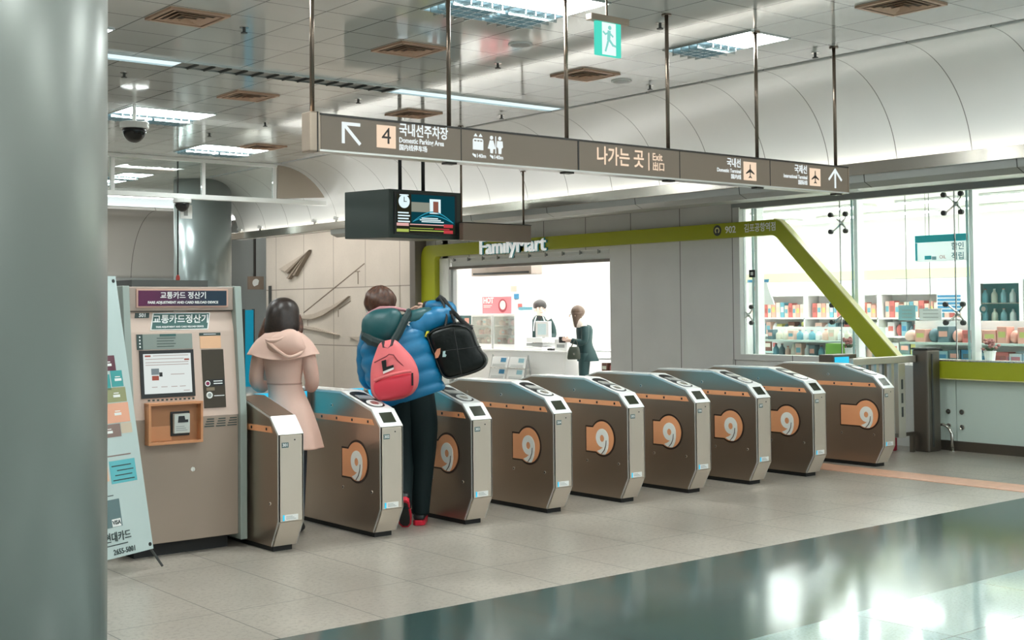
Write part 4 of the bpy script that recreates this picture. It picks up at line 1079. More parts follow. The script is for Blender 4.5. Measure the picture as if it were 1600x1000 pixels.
# glass lower wall to the right with green rail
struct(MB().box(XW + 0.02, XW + 0.035, 0.350, 0.655, 0.10, 0.745), 'window_5', M['frost'])
struct(MB().box(XW + 0.02, XW + 0.035, -2.2, 0.342, 0.10, 0.745), 'window_6', M['frost'])
struct(MB().box(XW + 0.06, XW + 0.09, -2.2, 0.655, 0.012, 0.745), 'wall_backing', M['white'])
struct(MB().box(XW - 0.01, XW + 0.09, -3.0, 0.655, 0.0, 0.10), 'baseboard_right', M['steel_dark'])
for y, z, w in ((0.431, 0.398, 'upper left'), (0.277, 0.399, 'upper right'), (0.431, 0.250, 'lower left'), (0.277, 0.243, 'lower right')):
    t = thing('glass_bolt', 'steel glass bolt, %s of the four on the frosted low wall' % w, 'bolt', (XW + 0.015, y, z), 0, 'glass bolts on the low wall')
    mb = MB(); mb.cyl((-0.012, 0, 0), (0.006, 0, 0), 0.026, seg=16); mb.build('head', M['chrome'], t, local=True)
    mb = MB(); mb.cyl((-0.016, 0, 0), (-0.011, 0, 0), 0.012, seg=10); mb.build('socket', M['grey_dark'], t, local=True)
t = thing('green_rail', 'wide olive green rail capping the frosted low glass wall on the right', 'rail', (XW, -0.8, 0.74))
MB().box(XW - 0.09, XW + 0.06, -3.0, 0.72, 0.745, 0.922).build('rail_face', M['green'], t, bevel=0.004)
MB().box(XW - 0.095, XW + 0.07, -3.0, 0.725, 0.922, 0.936).build('top_cap', M['steel_light'], t)
MB().box(XW - 0.088, XW - 0.02, -3.0, 0.71, 0.735, 0.745).build('bottom_edge', M['green_edge'], t)

# ------------------------------------------------------------------ green ribbon running over the door and down across the window
t = thing('green_beam', 'long olive green beam framing the shop door and sloping down across the shop window', 'sign beam', (XW, 5.0, 0.95))
def arc_(c, r, a0, a1, n=8): return [(c[0] + r * math.cos(math.radians(a0 + (a1 - a0) * k / n)), c[1] + r * math.sin(math.radians(a0 + (a1 - a0) * k / n))) for k in range(n + 1)]
top = 2.515; bot = 2.335
outer = [(9.80, 0.0)] + arc_((9.62, top - 0.18), 0.18, 0, 90) + arc_((2.62, top - 0.20), 0.20, 90, 138) + [(0.955, 0.945)]
inner = [(1.235, 0.945)] + arc_((2.66, bot - 0.16), 0.16, 138, 90)[::1] + arc_((9.36, bot - 0.07), 0.07, 90, 0) + [(9.43, 0.0)]
mb = MB(); mb.prism(outer + inner, 'x', XW - 0.10, XW - 0.002); bm_ = mb.build('beam', M['green'], t)
# pale edge that shows on the upper right side of the slope
def off_path(p, d):
    out = []
    for i in range(len(p)):
        a = Vector(p[max(i - 1, 0)]); b = Vector(p[min(i + 1, len(p) - 1)]); e = (b - a).normalized()
        out.append((p[i][0] - e.y * d, p[i][1] + e.x * d))
    return out
sl = arc_((2.62, top - 0.20), 0.20, 95, 138) + [(0.955, 0.945)]
e2 = off_path(sl, -0.012)
mb = MB(); mb.prism(sl + e2[::-1], 'x', XW - 0.099, XW - 0.003); mb.build('edge_strip', M['green_edge'], t)
lx = XW - 0.102
mb = MB(); n = 26
mb.prism([(3.475 + 0.062 * math.cos(2 * PI * k / n), 2.43 + 0.066 * math.sin(2 * PI * k / n)) for k in range(n)], 'x', lx - 0.002, lx + 0.004)
rb = mb.build('round_logo', M['grey_dark'], t)
mb = MB(); mb.prism(arc_((3.475, 2.43), 0.038, -60, 240, 16) + arc_((3.475, 2.43), 0.022, 240, -60, 16), 'x', lx - 0.004, lx - 0.001); mb.build('logo_swirl', M['green_edge'], rb)
D_ = (0, -1, 0)
bw_ = mat('beam_white', (0.97, 0.98, 0.92), 0.4)
txt('902', 0.115, (lx - 0.001, 3.35, 2.427), D_, (0, 0, 1), bw_, t, align='LEFT', bold=0.002)
txt('김포공항역점', 0.110, (lx - 0.001, 3.05, 2.427), D_, (0, 0, 1), bw_, t, align='LEFT', bold=0.002, squeeze=0.80)
# shop name letters
t = thing('shop_name_sign', 'white raised shop name letters standing on the green beam over the door', 'sign', (XW - 0.14, 7.6, 2.36))
ll = mat('letter_white', (0.92, 0.95, 0.95), 0.35, emit=0.25)
txt('FamilyMart', 0.32, (XW - 0.150, 7.43, 2.415), D_, (0, 0, 1), ll, t, bold=0.0, ext=0.015, squeeze=1.08)
txt('FamilyMart', 0.32, (XW - 0.118, 7.43, 2.415), D_, (0, 0, 1), mat('letter_teal', (0.05, 0.30, 0.32), 0.4), t, name='letter_rim', bold=0.007, ext=0.008, squeeze=1.08)

# shutter track over the door
t = thing('shutter_track', 'white roller shutter track across the top of the shop door', 'shutter', (XW, 7.3, 2.15))
MB().box(XW + 0.02, XW + 0.10, 5.505, 9.175, 2.285, 2.335).build('upper_rail', M['white'], t)
MB().box(XW + 0.02, XW + 0.10, 5.505, 9.175, 2.235, 2.25).build('middle_rail', M['white'], t)
MB().box(XW + 0.0, XW + 0.10, 5.505, 9.175, 2.125, 2.165).build('shutter_bar', M['steel_dark'], t)
MB().box(XW + 0.05, XW + 0.06, 5.505, 9.175, 2.165, 2.285).build('curtain', M['white'], t)
for k in range(10):
    y = 5.75 + 0.37 * k
    MB().box(XW + 0.015, XW + 0.05, y - 0.012, y + 0.012, 2.24, 2.33).build('bracket', M['grey'], t)
t = thing('door_post', 'thin dark post at the left side of the shop door', 'post', (XW + 0.05, 9.15, 0.012))
MB().box(XW + 0.02, XW + 0.09, 9.10, 9.16, 0.013, 2.124).build('post', M['grey'], t)

# ------------------------------------------------------------------ things in the shop
def tint(i):
    cols = [(0.75, 0.32, 0.30), (0.85, 0.55, 0.48), (0.30, 0.55, 0.62), (0.15, 0.42, 0.60), (0.80, 0.78, 0.70), (0.55, 0.25, 0.22), (0.70, 0.70, 0.35), (0.85, 0.85, 0.85), (0.25, 0.35, 0.38), (0.88, 0.68, 0.60), (0.45, 0.65, 0.70), (0.35, 0.20, 0.16)]
    k = 'pack_%d' % (i % len(cols))
    return bpy.data.materials.get(k) or mat(k, tuple(c ** 1.6 for c in cols[i % len(cols)]), 0.45)

# counter with till
t = thing('shop_counter', 'long white shop counter facing the doorway', 'counter', (8.95, 9.2, 0.012))
MB().box(8.70, 9.25, 7.45, 11.6, 0.012, 0.82).build('body', M['shop_white'], t)
MB().box(8.66, 9.28, 7.42, 11.63, 0.82, 0.85).build('worktop', M['white_gloss'], t, bevel=0.004)
# heated food cabinets on the counter
def cabinet(y0, y1, lab, seed, z1=1.415):
    rnd = random.Random(seed)
    t = thing('food_cabinet', lab, 'display cabinet', (9.0, (y0 + y1) / 2, 0.85), 0, 'warm food cabinets on the counter')
    mb = MB()
    x0, x1 = 8.80, 9.16
    mb.box(x0, x1, y0, y0 + 0.02, 0.93, z1 - 0.04); mb.box(x0, x1, y1 - 0.02, y1, 0.93, z1 - 0.04); mb.box(x1 - 0.02, x1, y0 + 0.02, y1 - 0.02, 0.93, z1 - 0.04)
    mb.build('casing', M['white'], t)
    MB().box(x0, x1, y0, y1, 0.85, 0.93).build('base', M['white_gloss'], t)
    MB().box(x0, x1, y0, y1, z1 - 0.04, z1).build('top', M['white_gloss'], t)
    n = 3; hgt = (z1 - 0.04 - 0.93) / n
    for k in range(n):
        z = 0.93 + hgt * k
        if k: MB().box(x0 + 0.02, x1 - 0.021, y0 + 0.021, y1 - 0.021, z - 0.008, z).build('shelf', M['steel_light'], t)
    MB().box(x0 + 0.001, x0 + 0.006, y0 + 0.021, y1 - 0.021, 0.931, z1 - 0.041).build('glass_front', M['glass'], t)
    return n, hgt, x0
def goods(name, label, cat, group, x, y, z, w, d, h, i, style=0):
    """one small package: box, bottle or bun with a lid or band"""
    m_ = tint(i)
    if style == 0:
        o = MB().box(x - d / 2, x + d / 2, y - w / 2, y + w / 2, z, z + h).build(name, [m_], None, bevel=0.004)
        b = MB().box(x - d / 2 - 0.002, x - d / 2 + 0.002, y - w * 0.36, y + w * 0.36, z + h * 0.35, z + h * 0.7).build('print', tint(i + 5), o, local=True)
    elif style == 1:
        mb = MB()
        pr = [(0.46, 0), (0.5, 0.06), (0.5, 0.55), (0.42, 0.68), (0.2, 0.8), (0.18, 0.95), (0.0001, 0.96)]
        mb.rings([[(x + r * w * math.cos(2 * PI * k / 12), y + r * w * math.sin(2 * PI * k / 12), z + q_ * h) for k in range(12)] for r, q_ in pr])
        o = mb.build(name, m_, None, smooth=True)
        mb = MB(); mb.cyl((x, y, z + 0.93 * h), (x, y, z + h), w * 0.2, seg=10); mb.build('cap', tint(i + 3), o, local=True)
    else:
        mb = MB(); mb.ell((x, y, z + h * 0.45), d / 2, w / 2, h * 0.5, 14, 8, -0.9, 1.0)
        o = mb.build(name, m_, None, smooth=True)
    return tag(o, label, cat, group)
names = (('warm food cabinet on the counter under the red HOT poster, left one of the pair', 9.37, 9.92), ('warm food cabinet on the counter next to the shop clerk', 8.77, 9.33))
for k, (lab, y0, y1) in enumerate(names):
    n, hgt, x0 = cabinet(y0, y1, lab, 3 + k)
    for s_ in range(n):
        for j in range(5):
            y = y0 + 0.07 + (y1 - y0 - 0.14) * j / 4
            goods('warm_snack', 'brown and orange snack inside the %s' % ('cabinet under the red HOT poster' if k == 0 else 'cabinet next to the clerk'), 'snack', 'snacks in the %s' % ('cabinet under the HOT poster' if k == 0 else 'cabinet next to the clerk'),
                  x0 + 0.12, y, 0.932 + hgt * s_, 0.085, 0.12, hgt * (0.5 + 0.25 * ((j * 7 + s_ * 3) % 3) / 2), (0, 5, 9, 11, 1, 11, 5)[(j * 3 + s_ * 5 + k) % 7], (2, 0, 1)[(j + s_) % 3])
# narrow case left of the cabinets, half hidden by the bag
t = thing('snack_case', 'narrow white snack case with pictures, half behind the black bag', 'display case', (9.0, 10.1, 0.85))
MB().box(8.82, 9.16, 9.93, 10.30, 0.85, 1.40).build('casing', M['white'], t)
MB().box(8.812, 8.82, 9.95, 10.28, 1.22, 1.39).build('picture', mat('case_pic', (0.05, 0.14, 0.15), 0.4), t)
MB().box(8.808, 8.812, 10.0, 10.12, 1.24, 1.35).build('picture_face', tint(1), t)
for k in range(2):
    MB().box(8.812, 8.82, 9.96, 10.26, 0.90 + 0.15 * k, 1.02 + 0.15 * k).build('compartment', tint(4), t)
    for j in range(5): MB().box(8.806, 8.812, 9.98 + 0.055 * j, 10.01 + 0.055 * j, 0.91 + 0.15 * k, 0.99 + 0.15 * k).build('stick', tint(11 if j % 2 else 9), t)
# HOT poster
t = tag(MB().box(9.0, 9.02, 9.12, 9.88, 1.42, 1.70).build('hot_poster', mat('hot_red', (0.78, 0.22, 0.25), 0.45)), 'red HOT drinks poster standing on the food cabinets', 'poster')
txt('HOT', 0.13, (8.998, 9.85, 1.635), D_, (0, 0, 1), M['white'], t, align='LEFT', bold=0.004)
MB().box(8.995, 9.0, 9.62, 9.84, 1.55, 1.558).build('print_line', M['white'], t); MB().box(8.995, 9.0, 9.66, 9.84, 1.525, 1.533).build('print_line', M['white'], t)
mb = MB(); mb.prism(arc_((9.33, 1.55), 0.11, 0, 360, 24)[:-1], 'x', 8.994, 9.0); c_ = mb.build('print_disc', mat('hot_deep', (0.35, 0.05, 0.07), 0.45), t)
mb = MB(); mb.prism(arc_((9.32, 1.56), 0.075, 0, 360, 20)[:-1], 'x', 8.990, 8.995); mb.build('print_bun', mat('hot_pale', (0.90, 0.72, 0.68), 0.5), c_)
mb = MB(); mb.prism([(9.12, 1.72), (9.18, 1.72), (9.22, 1.88), (9.02, 1.88), (8.85, 1.62), (8.80, 1.50), (8.92, 1.46), (9.05, 1.50)], 'x', 9.06, 9.07)
t = tag(mb.build('shop_banner', mat('banner_pale', (0.70, 0.88, 0.90), 0.5)), 'pale blue cut out advert standing behind the HOT poster', 'advert')
MB().box(9.052, 9.06, 9.03, 9.18, 1.78, 1.87).build('picture', tint(9), t); MB().box(9.052, 9.06, 8.98, 9.10, 1.66, 1.74).build('print_band', tint(3), t); MB().box(9.052, 9.06, 8.9, 9.0, 1.50, 1.58).build('print_band', tint(0), t)
tag(MB().box(9.040, 9.051, 8.63, 8.97, 1.475, 1.525).build('price_strip', tint(2)), 'small blue price strip between the advert and the clerk', 'sign')
# legs for banner and strip reach the cabinets
MB().box(9.06, 9.07, 9.0, 9.1, 1.416, 1.5).build('stand', M['white'], t)
# till, display and papers by the clerk
t = thing('till', 'white cash till with back turned display in front of the clerk', 'till', (9.05, 8.35, 0.85))
MB().box(8.82, 9.2, 8.12, 8.58, 0.851, 0.90).build('drawer', M['white'], t, bevel=0.004)
MB().box(8.86, 9.16, 8.16, 8.56, 0.91, 0.955).build('drawer', M['grey'], t)
MB().box(8.86, 9.16, 8.16, 8.56, 0.965, 1.04).build('body', M['white'], t)
MB().box(8.90, 8.96, 8.06, 8.38, 1.05, 1.30).build('display', M['white_gloss'], t, bevel=0.006)
MB().box(8.894, 8.90, 8.12, 8.32, 1.09, 1.26).build('display_sticker', mat('sticker_pale', (0.62, 0.78, 0.80), 0.4), t)
MB().box(8.92, 8.95, 8.20, 8.24, 1.035, 1.06).build('neck', M['grey'], t)
t = thing('card_terminal', 'small dark card terminal lying on the counter near the wallet', 'card terminal', (8.95, 7.9, 0.85))
MB().box(8.80, 8.95, 7.86, 7.98, 0.851, 0.88).build('body', M['black'], t, bevel=0.004); MB().box(8.83, 8.90, 7.88, 7.96, 0.88, 0.885).build('screen', M['grey'], t)
MB().box(8.82, 8.84, 7.875, 7.965, 0.88, 0.886).build('keypad', M['white'], t)
t = thing('counter_box', 'white box on the counter below the customer\'s hands', 'box', (9.0, 7.65, 0.85))
MB().box(8.78, 9.12, 7.50, 7.78, 0.851, 1.03).build('carton', M['white'], t, bevel=0.004); MB().box(8.777, 8.78, 7.55, 7.73, 0.9, 0.95).build('print', M['grey'], t)
# newspaper rack in front of the counter
t = thing('newspaper_rack', 'wire rack of folded newspapers standing in front of the shop counter', 'rack', (8.45, 8.55, 0.012))
mb = MB()
for y in (8.10, 8.98):
    mb.tube([(8.35, y, 0.02), (8.52, y, 0.78)], 0.010, 8); mb.tube([(8.62, y, 0.02), (8.52, y, 0.78)], 0.010, 8)
mb.build('frame', M['grey'], t)
for z, x in ((0.20, 8.40), (0.40, 8.44), (0.58, 8.48)):
    MB().box(x - 0.05, x + 0.05, 8.11, 8.97, z - 0.006, z).build('shelf', M['steel_light'], t)
for z, x, y0, y1, c in ((0.58, 8.48, 8.56, 8.95, 'a'), (0.58, 8.48, 8.12, 8.50, 'b'), (0.40, 8.44, 8.56, 8.95, 'c'), (0.40, 8.44, 8.12, 8.50, 'd'), (0.20, 8.40, 8.56, 8.95, 'e'), (0.20, 8.40, 8.12, 8.50, 'f')):
    pos = {'a': 'top left', 'b': 'top right', 'c': 'middle left', 'd': 'middle right', 'e': 'bottom left', 'f': 'bottom right'}[c]
    mb = MB(); mb.prism([(x - 0.035, z + 0.001), (x - 0.015, z + 0.001), (x + 0.030, z + 0.165), (x + 0.010, z + 0.165)], 'y', y0, y1)
    p_ = tag(mb.build('newspaper', M['white']), 'folded newspaper in the %s slot of the wire rack' % pos, 'newspaper', 'newspapers in the wire rack')
    MB().prism([(x - 0.015, z + 0.085), (x + 0.002, z + 0.15), (x - 0.001, z + 0.15), (x - 0.018, z + 0.085)], 'y', y0 + 0.03, y0 + 0.16).build('masthead', tint(3 if c in 'ac' else 10), p_, local=True)
    for k in range(3): MB().prism([(x - 0.035 + 0.0045 * k * 2 + 0.004, z + 0.02 + 0.02 * k), (x - 0.033 + 0.0045 * k * 2 + 0.005, z + 0.028 + 0.02 * k), (x - 0.036 + 0.0045 * k * 2 + 0.005, z + 0.028 + 0.02 * k), (x - 0.038 + 0.0045 * k * 2 + 0.004, z + 0.02 + 0.02 * k)], 'y', y0 + 0.03, y1 - 0.04).build('print_line', M['grey'], p_, local=True)
# low shelf right of the customer
t = thing('low_shelf', 'low white snack shelf right of the shop customer, beside the metal wall panel', 'shelf', (9.3, 6.75, 0.012))
MB().box(9.0, 9.5, 6.1, 7.15, 0.012, 0.30).build('base', M['shop_white'], t)
MB().box(9.46, 9.5, 6.1, 7.15, 0.30, 0.84).build('back_panel', M['shop_white'], t)
for z in (0.52, 0.74): MB().box(9.1, 9.46, 6.1, 7.15, z - 0.02, z).build('shelf_board', M['shop_white'], t)
MB().box(9.02, 9.5, 6.08, 7.17, 0.84, 0.86).build('top', M['white_gloss'], t)
for z in (0.30, 0.52):
    for k in range(7): goods('snack_bag', 'snack bag on the low shelf right of the shop customer', 'snack', 'snacks on the low shelf', 9.2, 6.2 + 0.145 * k, z + 0.001, 0.12, 0.10, 0.15, (1, 9, 5, 0, 11, 9, 4)[(k + int(z * 10)) % 7], 2 if k % 2 else 0)
t = thing('green_toy', 'small bright green plant shape on the low shelf by the metal panel', 'ornament', (9.25, 6.45, 0.86))
gm = mat('bright_green', (0.10, 0.70, 0.22), 0.5)
mb = MB(); mb.tube([(9.25, 6.42, 0.86), (9.25, 6.42, 1.0), (9.25, 6.44, 1.14)], [0.06, 0.05, 0.055], 10); mb.build('body', gm, t, smooth=True)
mb = MB(); mb.tube([(9.25, 6.43, 1.02), (9.22, 6.58, 1.05), (9.2, 6.66, 1.01)], [0.035, 0.03, 0.01], 8); mb.build('arm', gm, t, smooth=True)
mb = MB(); mb.ell((9.25, 6.42, 0.875), 0.09, 0.10, 0.015, 14, 6); mb.build('foot', gm, t)
# posters on the rear wall and hanging things
t = tag(MB().prism([(10.62, 1.86), (10.78, 1.92), (10.72, 2.35), (10.60, 2.50), (10.58, 2.15)], 'x', 12.95, 12.99).build('wall_poster', tint(2)), 'slanted blue grey poster on the shop wall above the clerk', 'poster')
MB().prism([(10.35, 1.80), (10.44, 1.82), (10.55, 2.2), (10.50, 2.25)], 'x', 12.94, 12.985).build('poster_fold', tint(8), t, local=True)
MB().box(12.94, 12.955, 10.64, 10.74, 1.95, 2.05).build('poster_print', tint(3), t, local=True)
t = tag(MB().box(8.30, 8.32, 5.42, 5.66, 1.86, 2.14).build('pink_notice', tint(0)), 'pink notice hanging at the right edge of the shop door', 'sign'); MB().box(8.296, 8.30, 5.46, 5.62, 1.92, 2.0).build('print', M['white'], t, local=True)
MB().box(8.308, 8.312, 5.53, 5.55, 2.14, 2.84).build('hanger', M['grey'], t, local=True)
t = thing('air_curtain', 'grey air curtain unit under the shop ceiling behind the shutter bar', 'air curtain', (8.4, 8.4, 2.1))
MB().box(8.30, 8.52, 7.75, 9.25, 2.02, 2.16).build('case', mat('air_curtain', (0.45, 0.38, 0.33), 0.4), t, bevel=0.01)
MB().box(8.296, 8.30, 7.8, 9.2, 2.04, 2.07).build('outlet', M['grey_dark'], t)
for y in (8.0, 9.0): MB().box(8.38, 8.42, y - 0.02, y + 0.02, 2.16, 2.84).build('hanger', M['grey'], t)

# ------------------------------------------------------------------ shelving seen through the window
SXB = 10.6
t = thing('wall_shelving', 'long white wall shelving full of packets along the shop, seen through the window', 'shelving', (SXB, 2.5, 0.012))
MB().box(SXB, SXB + 0.05, -0.2, 5.3, 0.012, 1.64).build('back_panel', M['shop_white'], t)
MB().box(SXB - 0.25, SXB + 0.05, 1.72, 5.3, 1.645, 1.84).build('lit_header', M['shop_white'], t)
for z in (0.62, 0.86, 1.10, 1.34): MB().box(SXB - 0.32, SXB, 1.73, 5.3, z - 0.02, z).build('shelf_board', mat('shelf_teal', (0.42, 0.62, 0.62), 0.4) if z < 1 else M['shop_white'], t)
MB().box(SXB - 0.45, SXB, -0.2, 5.3, 0.012, 0.40).build('plinth', M['shop_white'], t)
for y in (1.70, 3.0, 4.2): MB().box(SXB - 0.32, SXB, y, y + 0.02, 0.40, 1.64).build('upright', M['white'], t)
t = thing('green_band', 'pale yellow green band running along the shop wall above the shelves', 'sign', (SXB, 2.5, 1.84))
MB().box(SXB - 0.22, SXB + 0.05, -0.6, 5.6, 1.842, 1.97).build('band', mat('band_green', (0.78, 0.80, 0.42), 0.4), t); MB().box(SXB - 0.225, SXB - 0.22, -0.6, 5.6, 1.842, 1.85).build('edge', M['grey'], t)
rows = ((1.34, 'slim packet hung in the top row of the wall shelving', 'packets in the top row of the wall shelving', 0.075, 0.22), (1.10, 'snack packet on the second board of the wall shelving', 'packets on the second board of the wall shelving', 0.12, 0.19),
        (0.86, 'box on the third board of the wall shelving', 'boxes on the third board of the wall shelving', 0.17, 0.17), (0.62, 'carton on the lowest board of the wall shelving', 'cartons on the lowest board of the wall shelving', 0.19, 0.17))
for ri, (z, lab, grp, w, h) in enumerate(rows):
    y = 1.80; k = 0
    rnd = random.Random(ri)
    while y < 5.2:
        ww = w * rnd.uniform(0.75, 1.1)
        if not any(abs(y + ww / 2 - u) < ww / 2 + 0.02 for u in (3.01, 4.21)):
            goods('snack_packet', lab, 'packet', grp, SXB - 0.16, y + ww / 2, z + 0.001, ww * 0.9, 0.12, h * rnd.uniform(0.75, 1.0), rnd.randrange(12) if ri else (1, 9, 0, 9, 2, 4)[k % 6], 0 if ri != 1 else (0, 2)[k % 2])
        y += ww; k += 1
# refrigerated cabinet at the right edge
t = thing('drinks_fridge', 'white glass door drinks fridge at the right edge of the shop window', 'fridge', (SXB, 1.0, 0.012))
MB().box(SXB - 0.5, SXB - 0.02, 0.0, 0.04, 0.41, 1.80).build('side', M['white'], t); MB().box(SXB - 0.5, SXB - 0.02, 1.64, 1.68, 0.41, 1.80).build('side', M['white'], t)
MB().box(SXB - 0.5, SXB - 0.02, 0.0, 1.68, 1.80, 1.838).build('top', M['white'], t); MB().box(SXB - 0.5, SXB - 0.02, 0.041, 1.639, 0.41, 0.5).build('base', M['white'], t)
MB().box(SXB - 0.06, SXB - 0.03, 0.041, 1.639, 0.5, 1.80).build('back', mat('fridge_teal', (0.10, 0.45, 0.50), 0.4), t)
for y0, y1 in ((0.06, 0.83), (0.85, 1.62)):
    d_ = MB().box(SXB - 0.53, SXB - 0.505, y0, y0 + 0.05, 0.5, 1.80); d_.box(SXB - 0.53, SXB - 0.505, y1 - 0.05, y1, 0.5, 1.80); d_.box(SXB - 0.53, SXB - 0.505, y0 + 0.05, y1 - 0.05, 1.75, 1.80); d_.box(SXB - 0.53, SXB - 0.505, y0 + 0.05, y1 - 0.05, 0.5, 0.55)
    d = d_.build('door', M['white'], t)
    MB().box(SXB - 0.52, SXB - 0.512, y0 + 0.051, y1 - 0.051, 0.551, 1.749).build('door_glass', M['glass'], d)
for z in (0.80, 1.05, 1.28, 1.52): MB().box(SXB - 0.45, SXB - 0.07, 0.045, 1.635, z - 0.012, z).build('fridge_shelf', M['steel_light'], t)
for z in (0.80, 1.05, 1.28, 1.52):
    for k in range(13):
        goods('drink_bottle', 'drink in the %s row of the glass door fridge' % {0.80: 'lowest', 1.05: 'third', 1.28: 'second', 1.52: 'top'}[z], 'drink', 'drinks in the %s fridge row' % {0.80: 'lowest', 1.05: 'third', 1.28: 'second', 1.52: 'top'}[z], SXB - 0.33, 0.13 + 0.12 * k, z + 0.001, 0.075, 0.075, 0.17, (2, 3, 7, 10, 4, 2)[k % 6], 1)
# air grille beside the fridge
t = thing('fridge_grille', 'dark teal slatted grille left of the drinks fridge', 'grille', (SXB - 0.33, 1.9, 1.5))
MB().box(SXB - 0.335, SXB - 0.325, 1.745, 2.12, 1.40, 1.638).build('plate', M['white'], t)
for k in range(5): MB().box(SXB - 0.345, SXB - 0.335, 1.76, 2.10, 1.415 + 0.045 * k, 1.442 + 0.045 * k).build('slat', tint(3), t)

# gondola shelf close to the window with bright boxes
def gondola(x, y0, y1, top, lab):
    t = thing('gondola_shelf', lab, 'shelf', (x, (y0 + y1) / 2, 0.012), 0, 'free standing shelves behind the window')
    MB().box(x - 0.02, x + 0.02, y0, y1, 0.012, top).build('back_panel', M['shop_white'], t)
    MB().box(x - 0.35, x - 0.021, y0, y1, 0.012, 0.25).build('base', M['shop_white'], t)
    for z in (0.62, 0.86, 1.08):
        if z < top: MB().box(x - 0.32, x - 0.021, y0, y1, z - 0.022, z).build('shelf_board', mat('shelf_edge', (0.62, 0.75, 0.70), 0.4), t)
    for y in (y0, y1 - 0.02): MB().box(x - 0.33, x - 0.021, y, y + 0.02, 0.251, 0.59).build('end_panel', M['shop_white'], t)
gondola(8.95, -1.6, 1.55, 1.32, 'free standing shelf of snacks behind the right part of the shop window')
gondola(8.95, 1.95, 3.6, 1.24, 'free standing shelf of bottles behind the left part of the shop window')
for z, nm, w, h in ((0.86, 'middle', 0.19, 0.15), (0.62, 'lower', 0.20, 0.17), (1.08, 'upper', 0.16, 0.19)):
    rnd = random.Random(int(z * 100))
    y = -1.45
    while y < 1.45:
        ww = w * rnd.uniform(0.7, 1.1)
        c = {0.62: (0, 5, 0, 3, 7, 3), 0.86: (3, 7, 0, 7, 8, 10), 1.08: (0, 1, 8, 3, 9, 6)}[z][rnd.randrange(6)]
        goods('snack_box', 'colourful box on the %s board of the snack shelf right behind the window' % nm, 'box', 'boxes on the %s board behind the window' % nm, 8.80, y + ww / 2, z + 0.001, ww * 0.92, 0.16, h * rnd.uniform(0.7, 1.0), c, 2 if z > 1 and rnd.random() < 0.4 else 0)
        y += ww
for z, nm, w, h in ((1.08, 'upper', 0.10, 0.15), (0.86, 'middle', 0.10, 0.18), (0.62, 'lower', 0.12, 0.18)):
    rnd = random.Random(int(z * 100) + 5)
    y = 2.05
    while y < 3.5:
        ww = w * rnd.uniform(0.8, 1.2)
        c = {1.08: (4, 9, 4, 7, 8, 2), 0.86: (4, 9, 2, 7, 4, 8), 0.62: (2, 3, 10, 0, 7, 3)}[z][rnd.randrange(6)]
        goods('bottle', 'bottle or tube on the %s board of the shelf left of the sloping green beam' % nm, 'bottle', 'bottles on the %s board left of the beam' % nm, 8.80, y + ww / 2, z + 0.001, ww * 0.8, 0.10, h * rnd.uniform(0.75, 1.0), c, rnd.choice((0, 1, 1)))
        y += ww
# white machine, boards and stickers by the window
t = thing('white_machine', 'plain white upright machine behind the left end of the shop window', 'machine', (8.6, 3.55, 0.012))
MB().box(8.35, 8.75, 3.62, 4.05, 0.012, 1.30).build('body', M['white'], t, bevel=0.01); MB().box(8.345, 8.35, 3.66, 3.82, 1.18, 1.26).build('panel', M['grey'], t)
MB().box(8.34, 8.348, 3.9, 3.98, 0.2, 1.1).build('seam', mat('cream_strip', (0.85, 0.75, 0.55), 0.5), t)
t = thing('window_board', 'white board with teal edge hanging at the left of the shop window', 'sign', (8.3, 3.3, 1.6))
MB().prism([(3.10, 1.52), (3.52, 1.54), (3.52, 1.80), (3.22, 1.80)], 'x', 8.30, 8.32).build('board', M['white'], t); MB().prism([(3.20, 1.80), (3.52, 1.80), (3.52, 1.835), (3.19, 1.835)], 'x', 8.298, 8.322).build('edge', tint(3), t)
MB().box(8.296, 8.30, 3.32, 3.42, 1.70, 1.75).build('print', tint(0), t); MB().box(8.308, 8.312, 3.40, 3.41, 1.835, 2.84).build('hanger', M['grey'], t)
# blue poster hanging inside the window
t = thing('discount_poster', 'white hanging poster with bright blue top bar behind the shop window', 'poster', (8.10, 0.62, 1.95))
MB().box(8.10, 8.11, 0.33, 0.975, 1.965, 2.25).build('sheet', paper('poster_white', (0.92, 0.96, 0.96)), t)
MB().box(8.095, 8.10, 0.33, 0.975, 2.175, 2.25).build('top_bar', paper('poster_blue', (0.06, 0.86, 0.97)), t)
MB().box(8.096, 8.10, 0.95, 0.975, 1.98, 2.17).build('side_bar', bpy.data.materials['poster_blue'], t)
MB().box(8.096, 8.10, 0.78, 0.86, 1.99, 2.03).build('square', bpy.data.materials['poster_blue'], t)
MB().box(8.096, 8.10, 0.72, 0.77, 1.985, 2.02).build('square', tint(10), t)
pk = mat('poster_ink', (0.05, 0.22, 0.25), 0.5)
txt('할인', 0.085, (8.094, 0.46, 2.115), D_, (0, 0, 1), pk, t, bold=0.001); txt('적립', 0.085, (8.094, 0.46, 2.01), D_, (0, 0, 1), pk, t, bold=0.001)
txt('OIL', 0.05, (8.094, 0.64, 2.01), D_, (0, 0, 1), tint(5), t)
for y in (0.45, 0.85): MB().box(8.104, 8.106, y - 0.003, y + 0.003, 2.25, 2.84).build('string', M['grey'], t)
